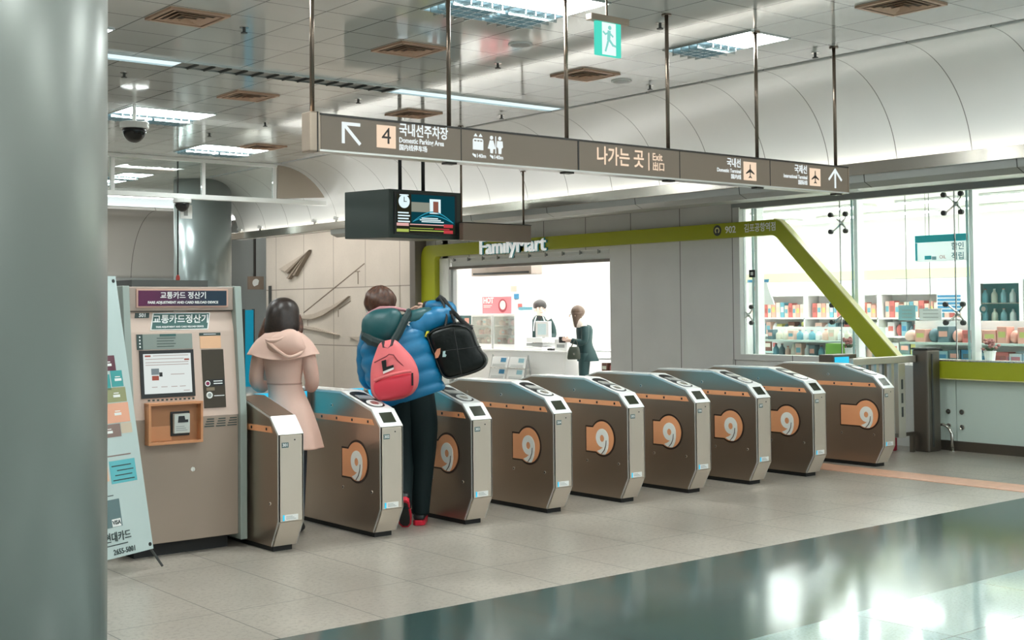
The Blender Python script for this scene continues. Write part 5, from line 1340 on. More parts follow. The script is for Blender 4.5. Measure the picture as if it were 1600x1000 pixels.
# notices stuck between the shelves
for y0, y1, z0, z1, c, lab in ((1.23, 1.45, 1.33, 1.50, 10, 'pale grey blue notice behind the sloping green beam'), (0.90, 1.18, 1.33, 1.46, 7, 'white notice with a dark bar behind the window')):
    t = tag(MB().box(8.46, 8.47, y0, y1, z0, z1).build('shelf_notice', tint(c)), lab, 'sign')
    for k in range(3): MB().box(8.457, 8.46, y0 + 0.04, y1 - 0.05, z0 + 0.03 + 0.04 * k, z0 + 0.037 + 0.04 * k).build('print_line', M['grey'], t, local=True)
    MB().box(8.464, 8.466, (y0 + y1) / 2 - 0.005, (y0 + y1) / 2 + 0.005, z1, 2.84).build('string', M['grey'], t, local=True)
# round sticker on the glass
t = tag(MB().prism(arc_((0.035, 1.455), 0.045, 0, 360, 24)[:-1], 'x', gx_ - 0.003, gx_).build('window_sticker', mat('sticker_teal', (0.10, 0.30, 0.30), 0.5)), 'round dark teal sticker on the shop window glass', 'sticker')
MB().prism(arc_((0.035, 1.455), 0.025, 0, 360, 20)[:-1], 'x', gx_ - 0.0045, gx_ - 0.003).build('ring', tint(4), t, local=True)
t = tag(MB().box(gx_ - 0.004, gx_, 3.02, 3.11, 1.85, 1.94).build('window_label', M['black']), 'small black square label on the left window glass', 'sticker')
MB().box(gx_ - 0.006, gx_ - 0.004, 3.045, 3.085, 1.875, 1.915).build('mark', M['white'], t, local=True)
# flower pots on the sill
def flowerpot(x, y, z, lab, green=False):
    t = thing('flower_pot', lab, 'flower pot', (x, y, z), 0, 'flower pots behind the window')
    if green:
        MB().box(-0.06, 0.06, 0.02, 0.28, 0, 0.17).build('box_planter', mat('planter_green', (0.22, 0.48, 0.06), 0.5), t, local=True)
    mb = MB(); mb.rings([[(r * math.cos(2 * PI * k / 14), r * math.sin(2 * PI * k / 14), q_) for k in range(14)] for r, q_ in ((0.045, 0), (0.06, 0.11), (0.064, 0.115), (0.064, 0.125), (0.05, 0.125))])
    mb.build('pot', M['white'], t, local=True)
    mb = MB(); rnd = random.Random(int(y * 100))
    for k in range(26):
        a, r, q_ = rnd.uniform(0, 2 * PI), rnd.uniform(0.0, 0.09), rnd.uniform(0.13, 0.24)
        mb.ell((r * math.cos(a), r * math.sin(a), q_), 0.02, 0.02, 0.016, 7, 4)
    mb.build('blossoms', mat('blossom_dusky', (0.42, 0.16, 0.15), 0.6, noise=0.5, nscale=60), t, local=True)
    mb = MB()
    for k in range(9):
        a = 2 * PI * k / 9; mb.tube([(0, 0, 0.10), (0.04 * math.cos(a), 0.04 * math.sin(a), 0.16), (0.09 * math.cos(a), 0.09 * math.sin(a), 0.15)], [0.006, 0.012, 0.001], 6)
    mb.build('leaves', mat('leaf', (0.06, 0.12, 0.05), 0.6), t, local=True)
t = struct(MB().box(XW + 0.10, XW + 0.32, -2.2, 3.2, 0.86, 0.90), 'trim_11', M['white'])
flowerpot(XW + 0.21, 0.07, 0.90, 'white pot of dusky pink flowers by the window post on the right sill')
flowerpot(XW + 0.21, 1.80, 0.90, 'dusky pink flowers with bright green planter on the window sill left of the beam', True)

# ================================================================== railing at the wide gate
t = thing('railing', 'steel railing with upright bars between the last gate and the dark post', 'railing', (6.9, 0.60, 0.0))
RYr = 0.56
M['rail'] = mat('rail_steel', (0.60, 0.56, 0.49), 0.32, 0.6)
M['rail_dark'] = mat('rail_steel_dark', (0.22, 0.19, 0.16), 0.35, 0.6)
MB().box(6.40, 7.45, RYr, RYr + 0.05, 0.915, 0.985).build('top_rail', M['rail'], t, bevel=0.006)
MB().box(6.40, 7.45, RYr + 0.01, RYr + 0.04, 0.17, 0.205).build('bottom_rail', M['steel_dark'], t)
for k, x in enumerate((6.55, 6.68, 6.81, 6.94, 7.06)):
    MB().box(x - 0.022, x + 0.022, RYr + 0.012, RYr + 0.038, 0.206, 0.914).build('bar', M['rail_dark'] if k % 2 else M['rail'], t)
MB().box(7.14, 7.26, RYr + 0.0, RYr + 0.05, 0.16, 0.914).build('slotted_post', M['rail'], t, bevel=0.006)
for z in (0.70, 0.56, 0.42): MB().box(7.185, 7.215, RYr - 0.003, RYr, z - 0.05, z + 0.05).build('slot', M['grey_dark'], t)
for x in (6.44, 7.40): MB().box(x - 0.02, x + 0.02, RYr + 0.005, RYr + 0.045, 0.0, 0.17).build('foot', M['steel_dark'], t)
t = thing('end_post', 'tall dark steel end post joining the railing to the green rail', 'post', (7.58, 0.52, 0.0))
MB().box(7.47, 7.70, 0.44, 0.62, 0.0, 1.045).build('post', M['steel_dark'], t, bevel=0.02)
MB().box(7.462, 7.708, 0.432, 0.628, 1.045, 1.06).build('cap', M['grey_dark'], t)
MB().box(7.54, 7.56, 0.432, 0.44, 0.05, 1.0).build('groove', M['grey_dark'], t)
t = thing('floor_hoop', 'small bent steel hoop on the floor beside the dark end post', 'hoop', (7.74, 0.40, 0.0))
mb = MB(); mb.tube([(7.715, 0.50, 0.26), (7.72, 0.43, 0.27), (7.725, 0.37, 0.24), (7.73, 0.34, 0.18), (7.73, 0.335, 0.0)], 0.016, 10); mb.build('tube', M['chrome'], t, smooth=True)
mb = MB(); mb.cyl((7.73, 0.335, 0.0), (7.73, 0.335, 0.008), 0.032, seg=16); mb.build('flange', M['chrome'], t)
t = thing('fire_extinguisher', 'small red extinguisher low behind the railing foot', 'fire extinguisher', (7.36, 0.80, 0.0))
mb = MB(); mb.cyl((7.36, 0.80, 0.0), (7.36, 0.80, 0.16), 0.05, seg=16); mb.build('bottle', mat('red_enamel', (0.40, 0.01, 0.03), 0.3), t, smooth=False, bevel=0.01)
mb = MB(); mb.cyl((7.36, 0.80, 0.16), (7.36, 0.80, 0.20), 0.02, seg=10); mb.build('valve', M['black'], t)
t = thing('control_box', 'steel control box with blue glazed panel behind the last gate', 'control box', (7.2, 1.35, 0.0))
MB().box(7.03, 7.44, 1.28, 1.46, 0.80, 0.985).build('box', M['steel_dark'], t, bevel=0.004)
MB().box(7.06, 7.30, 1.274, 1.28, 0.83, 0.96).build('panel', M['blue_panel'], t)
MB().box(7.17, 7.25, 1.33, 1.41, 0.0, 0.80).build('post', M['steel_dark'], t)

# ================================================================== carved relief on the stone wall
def relief(name, lab, polys, depth=0.05):
    t = thing(name, lab, 'wall relief', (XW, polys[0][0][0], polys[0][0][1]))
    for k, (p, m_) in enumerate([(q_[:-1], q_[-1]) for q_ in polys]):
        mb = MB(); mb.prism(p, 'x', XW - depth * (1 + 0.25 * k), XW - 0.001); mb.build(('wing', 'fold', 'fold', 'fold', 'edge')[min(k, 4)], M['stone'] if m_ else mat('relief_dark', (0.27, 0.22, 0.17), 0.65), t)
    return t
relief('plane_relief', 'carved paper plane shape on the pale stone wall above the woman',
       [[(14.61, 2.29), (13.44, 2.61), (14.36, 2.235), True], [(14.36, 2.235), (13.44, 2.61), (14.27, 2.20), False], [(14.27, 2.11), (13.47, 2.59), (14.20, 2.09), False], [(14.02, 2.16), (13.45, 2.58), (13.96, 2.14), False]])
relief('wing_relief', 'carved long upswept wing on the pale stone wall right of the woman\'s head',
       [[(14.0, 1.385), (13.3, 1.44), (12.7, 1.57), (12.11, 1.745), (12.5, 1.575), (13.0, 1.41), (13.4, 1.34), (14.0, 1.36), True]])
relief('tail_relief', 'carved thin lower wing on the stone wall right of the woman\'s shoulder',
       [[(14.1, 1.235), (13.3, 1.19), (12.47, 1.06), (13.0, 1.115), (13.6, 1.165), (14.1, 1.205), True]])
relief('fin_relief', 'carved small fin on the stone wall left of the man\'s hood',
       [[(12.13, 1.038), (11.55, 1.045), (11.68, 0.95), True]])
mb = MB()
for a, b in (((13.75, 1.46), (11.65, 2.30)), ((11.95, 2.17), (11.80, 2.17)), ((11.86, 2.17), (11.86, 1.95)), ((12.50, 1.52), (12.1, 1.66)), ((12.52, 1.50), (12.52, 1.38)), ((13.6, 1.325), (13.6, 1.215))):
    d = Vector((0, b[0] - a[0], b[1] - a[1])); L_ = d.length; d.normalize()
    mb.obox((XW - 0.0042, (a[0] + b[0]) / 2, (a[1] + b[1]) / 2), (1, 0, 0), d, Vector((1, 0, 0)).cross(d), 0.003, L_ / 2, 0.008)
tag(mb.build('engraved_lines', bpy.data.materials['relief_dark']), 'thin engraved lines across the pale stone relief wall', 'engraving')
t = thing('fire_hose_door', 'flush beige cabinet door in the stone wall behind the man\'s head', 'cabinet', (XW, 11.1, 1.1))
MB().box(XW - 0.012, XW - 0.001, 10.55, 11.62, 1.05, 1.90).build('door', M['wall_stone'], t)
MB().box(XW - 0.016, XW - 0.012, 11.25, 11.50, 1.72, 1.83).build('name_plate', M['grey'], t)
mb = MB(); mb.tube([(XW - 0.03, 11.5, 1.42), (XW - 0.035, 11.55, 1.5), (XW - 0.035, 11.55, 1.62), (XW - 0.03, 11.5, 1.68)], 0.012, 8); mb.build('handle', M['grey'], t)
t = thing('wall_bar', 'short dark upright bar at the left edge of the stone wall', 'bar', (XW - 0.03, 15.0, 1.7))
MB().box(XW - 0.04, XW - 0.001, 14.98, 15.04, 1.53, 1.98).build('bar', M['grey_dark'], t)
# dark passage on the left with lit blue panel and small sign
t = tag(MB().box(7.76, 7.95, 16.0, 16.06, 0.0, 1.52).build('blue_lightbox', mat('lightbox_blue', (0.0, 0.26, 0.42), 0.3, emit=0.18, ecol=(0.0, 0.33, 0.50))), 'tall narrow lit blue panel in the dark passage left of the stone wall', 'light box')
MB().box(7.74, 7.76, 15.99, 16.07, 0.0, 1.54).build('frame', M['grey_dark'], t, local=True); MB().box(7.95, 7.97, 15.99, 16.07, 0.0, 1.54).build('frame', M['grey_dark'], t, local=True)
t = thing('wing_sign', 'small square brown sign with a white wing mark left of the stone wall', 'sign', (8.0, 15.9, 1.95))
MB().box(7.78, 8.10, 15.85, 15.93, 1.925, 2.185).build('box', M['sign_brown'], t, bevel=0.004)
MB().prism(arc_((7.93, 2.055), 0.08, 60, 240, 12) + [(7.97, 2.02), (7.99, 2.10)], 'y', 15.843, 15.85).build('wing_mark', M['white'], t)
MB().box(7.90, 7.94, 15.87, 15.91, 2.185, H).build('hanger', M['sign_dark'], t)

# ================================================================== people
def skin_body(name, parent, V, E, root, m_):
    """V: {key: (x, y, z, radius)}; one continuous skinned surface"""
    keys = list(V)
    idx = {k: i for i, k in enumerate(keys)}
    me = bpy.data.meshes.new(name)
    me.from_pydata([V[k][:3] for k in keys], [(idx[a], idx[b]) for a, b in E], [])
    me.materials.append(m_)
    ob = bpy.data.objects.new(name, me); COL.objects.link(ob); ob.parent = parent
    md = ob.modifiers.new('skin', 'SKIN'); md.use_smooth_shade = True; md.branch_smoothing = 0.4
    sk = me.skin_vertices[0].data
    for k in keys:
        r = V[k][3]
        sk[idx[k]].radius = r if isinstance(r, tuple) else (r, r)
    sk[idx[root]].use_root = True
    s = ob.modifiers.new('sub', 'SUBSURF'); s.levels = 2; s.render_levels = 2
    return ob

def hand(V, E, pre, wrist_key, wrist, d, side, curl, s=1.0):
    """palm with four fingers of different length and a thumb; d = pointing, side = across the palm towards the thumb, curl = palm normal the fingers bend to"""
    d, side, curl = Vector(d).normalized(), Vector(side).normalized(), Vector(curl).normalized()
    w = Vector(wrist)
    p = w + d * 0.045 * s
    V[pre + 'palm'] = (*p, (0.020 * s, 0.026 * s)); E.append((wrist_key, pre + 'palm'))
    for k, (off, ln) in enumerate(((0.027, 0.066), (0.010, 0.075), (-0.008, 0.070), (-0.025, 0.055))):
        b = w + d * 0.085 * s + side * off * s
        m1 = b + d * ln * 0.50 * s + curl * ln * 0.15 * s
        e1 = b + d * ln * 0.90 * s + curl * ln * 0.50 * s
        V['%sf%da' % (pre, k)] = (*b, 0.0095 * s); V['%sf%db' % (pre, k)] = (*m1, 0.0085 * s); V['%sf%dc' % (pre, k)] = (*e1, 0.007 * s)
        E += [(pre + 'palm', '%sf%da' % (pre, k)), ('%sf%da' % (pre, k), '%sf%db' % (pre, k)), ('%sf%db' % (pre, k), '%sf%dc' % (pre, k))]
    a = w + d * 0.035 * s + side * 0.036 * s; b = a + d * 0.032 * s + side * 0.020 * s + curl * 0.012 * s
    V[pre + 't0'] = (*a, 0.012 * s); V[pre + 't1'] = (*b, 0.009 * s)
    E += [(pre + 'palm', pre + 't0'), (pre + 't0', pre + 't1')]

def cat(keys, n, f):
    """Catmull-Rom through tuples of numbers"""
    out = []
    K = [keys[0]] + list(keys) + [keys[-1]]
    for i in range(1, len(K) - 2):
        for j in range(n):
            u = j / n
            p0, p1, p2, p3 = K[i - 1], K[i], K[i + 1], K[i + 2]
            out.append(tuple(0.5 * (2 * b + (c - a) * u + (2 * a - 5 * b + 4 * c - d) * u * u + (-a + 3 * b - 3 * c + d) * u ** 3) for a, b, c, d in zip(p0, p1, p2, p3)))
    out.append(tuple(keys[-1]))
    return out

def garment(name, m_, par, keys, n=5, seg=28, tilt=0.0, puff=0.0, pufs=8, sq=1.0, cap=True, fold=0.0, foldn=9, mats_split=None, solid=0.0, seed=0):
    """loft of ellipses: keys = (x, y, z, rx, ry); tilt rolls the rings in the x-z plane"""
    R_ = cat(keys, n, 0)
    rings = []
    N = len(R_)
    for k, (x, y, z, rx, ry) in enumerate(R_):
        b = 1.0
        if puff: b = 1.0 + puff * (abs(math.sin(PI * pufs * k / (N - 1))) - 0.5)
        pts = []
        for i in range(seg):
            a = 2 * PI * i / seg
            c, s = math.cos(a), math.sin(a)
            c = math.copysign(abs(c) ** sq, c); s = math.copysign(abs(s) ** sq, s)
            f = b * (1 + fold * (k / (N - 1)) * math.sin(foldn * a + seed + 1.3 * math.sin(2 * a)))
            dx, dy = rx * c * f, ry * s * f
            pts.append((x + dx * math.cos(tilt), y + dy, z + dx * math.sin(tilt)))
        rings.append(pts)
    mb = MB()
    mb.rings(rings, cap)
    o = mb.build(name, m_, par, local=True, smooth=True, solid=solid)
    if mats_split is not None:
        for p in o.data.polygons:
            if len(p.vertices) == 4:
                c = p.center
                p.material_index = mats_split(c)
    return o

def sleeve(name, m_, par, pts, rs, n=5, puff=0.0, pufs=6, seg=16):
    K = cat([(*p, r) for p, r in zip(pts, rs)], n, 0)
    N = len(K)
    mb = MB()
    mb.tube([k[:3] for k in K], [k[3] * (1 + puff * (abs(math.sin(PI * pufs * i / (N - 1))) - 0.5)) for i, k in enumerate(K)], seg)
    return mb.build(name, m_, par, local=True, smooth=True)

def blob(name, m_, par, c, r, rot=(0, 0, 0), seg=22, rows=14, f=None):
    mb = MB(); mb.ell((0, 0, 0), *r, seg, rows)
    R3 = Matrix.Rotation(rot[2], 3, 'Z') @ Matrix.Rotation(rot[1], 3, 'Y') @ Matrix.Rotation(rot[0], 3, 'X')
    vs = []
    for v in mb.v:
        v = Vector(v)
        if f: v = f(v)
        vs.append(tuple(R3 @ v + Vector(c)))
    mb.v = vs
    return mb.build(name, m_, par, local=True, smooth=True)

def hairy(seed, amt, fr):
    rnd = random.Random(seed); ph = [rnd.uniform(0, 6) for _ in range(4)]
    def f(v):
        a = math.atan2(v.y, v.x); k = 1 + amt * (math.sin(fr * a + ph[0] + 9 * v.z) + 0.6 * math.sin(fr * 1.7 * a + ph[1] - 30 * v.z) + 0.5 * math.sin(60 * v.z + ph[2] + 3 * a))
        return v * k
    return f

VR = -YAW          # figures are built with x to the viewer's right and y away from the viewer
# ------------------------------------------------------------------ man in the blue jacket, seen from behind
man = thing('person', 'person from behind in a blue puffer jacket and black trousers, one arm raised', 'person', (1.051, 0.371, 0.0), VR)
V = {'pelvis': (0.02, 0, 0.90, (0.12, 0.09)), 'spine': (-0.02, 0, 1.06, (0.115, 0.085)), 'chest': (-0.09, 0.01, 1.27, (0.13, 0.09)), 'neck': (-0.17, 0.03, 1.44, 0.052), 'jaw': (-0.195, 0.06, 1.505, 0.068), 'head': (-0.205, 0.055, 1.565, 0.086), 'crown': (-0.205, 0.05, 1.61, 0.07),
     'rs': (0.03, 0.01, 1.375, 0.055), 're': (0.255, 0.09, 1.465, 0.042), 'rw': (0.115, 0.235, 1.515, 0.026),
     'ls': (-0.25, 0.02, 1.335, 0.055), 'le': (-0.30, 0.06, 1.06, 0.042), 'lw': (-0.25, 0.18, 0.98, 0.026),
     'rh': (0.09, 0, 0.86, 0.085), 'rk': (0.095, 0.03, 0.50, 0.06), 'ra': (0.068, 0.0, 0.09, 0.04), 'rt': (0.066, 0.15, 0.04, 0.032),
     'lh': (-0.05, 0, 0.86, 0.085), 'lk': (-0.045, 0.04, 0.50, 0.06), 'la': (-0.03, -0.22, 0.175, 0.04), 'lt': (-0.02, -0.10, 0.045, 0.032)}
E_ = [('pelvis', 'spine'), ('spine', 'chest'), ('chest', 'neck'), ('neck', 'jaw'), ('jaw', 'head'), ('head', 'crown'), ('chest', 'rs'), ('rs', 're'), ('re', 'rw'), ('chest', 'ls'), ('ls', 'le'), ('le', 'lw'), ('pelvis', 'rh'), ('rh', 'rk'), ('rk', 'ra'), ('ra', 'rt'), ('pelvis', 'lh'), ('lh', 'lk'), ('lk', 'la'), ('la', 'lt')]
hand(V, E_, 'r', 'rw', V['rw'][:3], (-1, 0.15, -0.25), (0, -0.3, 1), (-0.2, 0.3, -0.8))
hand(V, E_, 'l', 'lw', V['lw'][:3], (0.1, 1, -0.2), (0.5, 0, 1), (1, 0.2, 0))
skin_body('body', man, V, E_, 'pelvis', M['skin'])
blob('hair', M['hair_brown'], man, (-0.203, 0.045, 1.562), (0.110, 0.115, 0.105), f=hairy(2, 0.04, 11), seg=60, rows=40)
for s in (-1, 1): blob('ear', M['skin'], man, (-0.205 + s * 0.098, 0.075, 1.535), (0.014, 0.022, 0.032), seg=12, rows=8)
jb = mat('jacket_blue', (0.001, 0.155, 0.33), 0.42, bump=0.15, bscale=25); jt = mat('jacket_teal', (0.005, 0.075, 0.082), 0.42, bump=0.15, bscale=25)
TL = math.radians(17)
jk = garment('jacket', [jb, jt], man, [(0.032, 0, 0.875, 0.232, 0.125), (0.0, 0, 0.945, 0.245, 0.14), (-0.045, 0, 1.055, 0.255, 0.165), (-0.085, 0.0, 1.175, 0.25, 0.175), (-0.115, 0.005, 1.29, 0.232, 0.16), (-0.135, 0.01, 1.37, 0.18, 0.13), (-0.155, 0.02, 1.42, 0.11, 0.09), (-0.165, 0.025, 1.455, 0.08, 0.075)], n=8, seg=40, tilt=TL, puff=0.055, pufs=8,
             mats_split=lambda c: 1 if (c.z - 0.30 * c.x) > 1.395 else 0)
sl = sleeve('sleeve', jb, man, [(0.0, 0.0, 1.36), (0.09, 0.03, 1.40), (0.19, 0.06, 1.435), (0.258, 0.09, 1.46), (0.262, 0.13, 1.495), (0.20, 0.18, 1.512), (0.125, 0.225, 1.515)], [0.095, 0.092, 0.082, 0.072, 0.066, 0.056, 0.048], puff=0.09, pufs=7)
sleeve('sleeve', jb, man, [(-0.25, 0.02, 1.33), (-0.285, 0.03, 1.20), (-0.295, 0.06, 1.07), (-0.29, 0.12, 1.0), (-0.25, 0.17, 0.98)], [0.085, 0.082, 0.072, 0.062, 0.05], puff=0.09, pufs=7)
mb = MB(); mb.tube([(0.135, 0.222, 1.515), (0.105, 0.24, 1.515)], [0.046, 0.044], 16); mb.build('cuff', M['black_soft'], sl, local=True)
# teal yoke on the raised shoulder with a small white star
mb = MB(); mb.tube([(-0.04, -0.03, 1.405), (0.03, -0.02, 1.435), (0.10, 0.02, 1.46), (0.15, 0.05, 1.475)], [0.055, 0.062, 0.055, 0.045], 14); mb.build('shoulder_yoke', jt, man, local=True, smooth=True)
star = []
for k in range(10):
    r = 0.026 if k % 2 == 0 else 0.011; a = PI / 2 + PI * k / 5; star.append((0.0 + r * math.cos(a), 1.408 + r * math.sin(a)))
mb = MB(); mb.prism(star, 'y', -0.118, -0.09); mb.build('star_patch', M['white'], man, local=True)
def hoodf(v):
    k = 1 - 0.25 * max(0, v.z / 0.15) * (0.5 - 0.5 * v.x / 0.16)
    return Vector((v.x * k, v.y, v.z + 0.012 * math.sin(26 * v.x)))
hd = blob('hood', jt, man, (-0.165, -0.085, 1.372), (0.160, 0.095, 0.150), (0, 0.35, 0), seg=34, rows=20, f=hoodf)
mb = MB(); mb.tube([(-0.315, -0.05, 1.42), (-0.27, -0.06, 1.475), (-0.19, -0.08, 1.512), (-0.10, -0.08, 1.513), (-0.02, -0.05, 1.495), (0.005, 0.0, 1.47)], [0.008, 0.013, 0.014, 0.013, 0.012, 0.006], 10)
mb.build('hood_lining', mat('hood_pink', (0.55, 0.25, 0.27), 0.6), hd, local=True, smooth=True)
tm = mat('trousers_black', (0.006, 0.014, 0.015), 0.7, spec=0.2)
garment('trousers', tm, man, [(0.078, 0.0, 0.075, 0.058, 0.062), (0.078, 0.005, 0.20, 0.070, 0.072), (0.088, 0.02, 0.36, 0.078, 0.08), (0.098, 0.03, 0.52, 0.088, 0.09), (0.095, 0.02, 0.70, 0.103, 0.105), (0.065, 0.0, 0.85, 0.12, 0.12), (0.03, 0.0, 0.96, 0.14, 0.12)], fold=0.02, foldn=5)
garment('trousers', tm, man, [(-0.025, -0.22, 0.15, 0.054, 0.06), (-0.03, -0.14, 0.26, 0.062, 0.07), (-0.04, -0.03, 0.40, 0.072, 0.08), (-0.045, 0.04, 0.52, 0.08, 0.09), (-0.045, 0.03, 0.70, 0.098, 0.105), (-0.03, 0.0, 0.85, 0.115, 0.12), (0.0, 0.0, 0.95, 0.13, 0.12)], fold=0.02, foldn=5)
red = mat('shoe_red', (0.62, 0.01, 0.035), 0.45)
def shoe(c, ang, name='shoe'):
    """shoe with its heel at c, pointing away (+y), pitched by ang about x"""
    mb = MB()
    K = [(-0.055, 0.030, 0.05), (-0.045, 0.040, 0.075), (0.0, 0.042, 0.085), (0.06, 0.043, 0.07), (0.13, 0.048, 0.05), (0.19, 0.044, 0.04), (0.225, 0.022, 0.025)]
    rings = []
    R3 = Matrix.Rotation(ang, 3, 'X')
    for y, w, h in K:
        ring = []
        for i in range(16):
            a = 2 * PI * i / 16
            ring.append(tuple(R3 @ Vector((w * math.cos(a), y, 0.022 + (h * (0.5 + 0.5 * math.sin(a))))) + Vector(c)))
        rings.append(ring)
    mb.rings(rings)
    s_ = mb.build(name, M['black'], man, local=True, smooth=True)
    mb = MB()
    out = [(0.034 * 1.2 * s2, y) for s2, y in ((-0.6, -0.066), (0.6, -0.066), (1.0, -0.045), (1.08, 0.02), (1.2, 0.13), (1.05, 0.20), (0.5, 0.235), (-0.5, 0.235), (-1.05, 0.20), (-1.2, 0.13), (-1.08, 0.02), (-1.0, -0.045))]
    n = len(out)
    vs = [tuple(R3 @ Vector((x, y, z)) + Vector(c)) for z in (0.0, 0.036) for x, y in out]
    mb.add(vs, [list(range(n))[::-1], list(range(n, 2 * n))] + [(i, (i + 1) % n, n + (i + 1) % n, n + i) for i in range(n)])
    mb.build('sole', red, s_, local=True, bevel=0.004)
    mb = MB()
    vs = [tuple(R3 @ Vector((x * 0.78, 0.08 + (y - 0.08) * 0.86, z)) + Vector(c)) for z in (-0.003, 0.001) for x, y in out]
    mb.add(vs, [list(range(n))[::-1], list(range(n, 2 * n))] + [(i, (i + 1) % n, n + (i + 1) % n, n + i) for i in range(n)])
    mb.build('tread', M['black_soft'], s_, local=True)
shoe((0.068, 0.0, 0.003), 0.0)
shoe((-0.022, -0.262, 0.165), -0.80)

# backpack on his back (x right, y away, z up as the man)
bp_ = thing('backpack', 'coral pink backpack hanging low on the back of the blue puffer jacket', 'backpack', (1.051, 0.371, 0.0), VR)
pk1 = mat('backpack_coral', (0.80, 0.16, 0.17), 0.5, bump=0.2, bscale=14); pk2 = mat('backpack_red', (0.70, 0.045, 0.075), 0.5, bump=0.2, bscale=14)
T2 = math.radians(11)
garment('bag_body', pk1, bp_, [(-0.062, -0.25, 0.888, 0.05, 0.03), (-0.068, -0.25, 0.908, 0.118, 0.065), (-0.072, -0.26, 0.96, 0.160, 0.085), (-0.076, -0.26, 1.05, 0.166, 0.09), (-0.092, -0.255, 1.14, 0.145, 0.082), (-0.110, -0.245, 1.22, 0.100, 0.068), (-0.122, -0.24, 1.275, 0.062, 0.05), (-0.126, -0.235, 1.292, 0.03, 0.03)], n=6, seg=30, tilt=T2, sq=0.75)
garment('front_pocket', pk2, bp_, [(-0.065, -0.322, 0.902, 0.06, 0.02), (-0.068, -0.332, 0.922, 0.113, 0.04), (-0.072, -0.342, 0.98, 0.138, 0.045), (-0.075, -0.342, 1.035, 0.136, 0.042), (-0.076, -0.335, 1.055, 0.10, 0.025)], n=5, seg=26, tilt=T2, sq=0.7)
mb = MB(); mb.tube([(-0.20, -0.372, 1.025), (-0.14, -0.385, 1.052), (-0.075, -0.388, 1.068), (0.0, -0.382, 1.082), (0.045, -0.368, 1.085)], 0.011, 8); mb.build('pocket_zip', pk1, bp_, local=True)
MB().box(0.048, 0.060, -0.374, -0.362, 0.99, 1.075).build('zip_pull', M['black'], bp_, local=True)
mb = MB(); mb.tube([(-0.205, -0.335, 1.145), (-0.165, -0.345, 1.165), (-0.125, -0.345, 1.185), (-0.105, -0.34, 1.20), (-0.075, -0.338, 1.195), (-0.05, -0.338, 1.16), (-0.01, -0.335, 1.12), (0.045, -0.33, 1.05)], 0.004, 6); mb.build('seam', mat('seam_dark', (0.20, 0.02, 0.03), 0.6), bp_, local=True)
mb = MB(); mb.prism([(-0.155, 1.155), (-0.125, 1.165), (-0.122, 1.115), (-0.075, 1.13), (-0.07, 1.10), (-0.142, 1.072)], 'y', -0.356, -0.335); pt = mb.build('patch', M['black'], bp_, local=True)
mb = MB(); mb.prism([(-0.145, 1.085), (-0.072, 1.113), (-0.071, 1.10), (-0.143, 1.068)], 'y', -0.359, -0.335); mb.build('patch_stripe', M['white'], pt, local=True)
mb = MB(); mb.tube([(-0.150, -0.275, 1.285), (-0.145, -0.29, 1.245), (-0.115, -0.295, 1.235), (-0.09, -0.29, 1.26), (-0.085, -0.27, 1.295)], 0.012, 8); mb.build('grab_handle', mat('strap_dark', (0.03, 0.015, 0.02), 0.6), bp_, local=True)
sd = bpy.data.materials['strap_dark']
sd2 = mat('strap_teal_black', (0.012, 0.03, 0.03), 0.6)
mb = MB(); mb.tube([(-0.085, -0.22, 1.28), (-0.05, -0.19, 1.34), (-0.015, -0.15, 1.42), (0.01, -0.08, 1.475), (0.01, 0.03, 1.48)], 0.016, 8, flatten=2.0); mb.build('shoulder_strap', sd2, bp_, local=True)
mb = MB(); mb.tube([(-0.155, -0.22, 1.26), (-0.23, -0.19, 1.285), (-0.30, -0.13, 1.32), (-0.31, -0.03, 1.36)], 0.016, 8, flatten=2.0); mb.build('shoulder_strap', sd2, bp_, local=True)
# black duffel bag over the forearm
dz = lambda x, y: ((x - 640) / 219.7, 1.5 - (y - 483.7) / 219.7)
db = thing('duffel_bag', 'large black leather duffel bag hanging from the raised arm of the man in blue', 'bag', (1.051, 0.371, 0.0), VR)
bl = mat('bag_leather', (0.003, 0.005, 0.004), 0.32, spec=0.35, bump=0.5, bscale=9)
out = [dz(*p) for p in ((664, 520), (678, 511), (694, 507), (712, 503), (728, 505), (738, 512), (745, 530), (751, 546), (760, 556), (763, 566), (757, 576), (744, 582), (728, 587), (712, 591), (698, 593), (689, 586), (681, 566), (672, 542))]
cxb = sum(p[0] for p in out) / len(out); czb = sum(p[1] for p in out) / len(out)
rings = []
for y, s in ((-0.075, 0.60), (-0.065, 0.86), (-0.03, 0.97), (0.03, 1.0), (0.12, 1.0), (0.18, 0.95), (0.215, 0.82), (0.225, 0.55)):
    rings.append([(cxb + (a - cxb) * s, y, czb + (b - czb) * s) for a, b in out])
mb = MB(); mb.rings(rings); mb.build('bag_body', bl, db, local=True, smooth=True, sub=2)
def bagloop(y, s):
    L_ = [(cxb + (a - cxb) * s, y, czb + (b - czb) * s) for a, b in out]
    K = cat(L_ + [L_[0]], 4, 0)
    mb = MB(); mb.tube(K, 0.0045, 8); mb.build('piping', M['black_soft'], db, local=True, smooth=True)
bagloop(-0.055, 0.905); bagloop(0.165, 0.945)
for x0, z0, x1, z1, w in ((710, 512, 722, 584, 0.0035), (690, 548, 752, 541, 0.003)):
    (a0, b0), (a1, b1) = dz(x0, z0), dz(x1, z1)
    mb = MB(); mb.tube([(a0, -0.070, b0), ((a0 + a1) / 2, -0.078, (b0 + b1) / 2), (a1, -0.070, b1)], w, 6); mb.build('panel_seam', M['black_soft'], db, local=True)
def P3(x, y, v): a, b = dz(x, y); return (a, v, b)
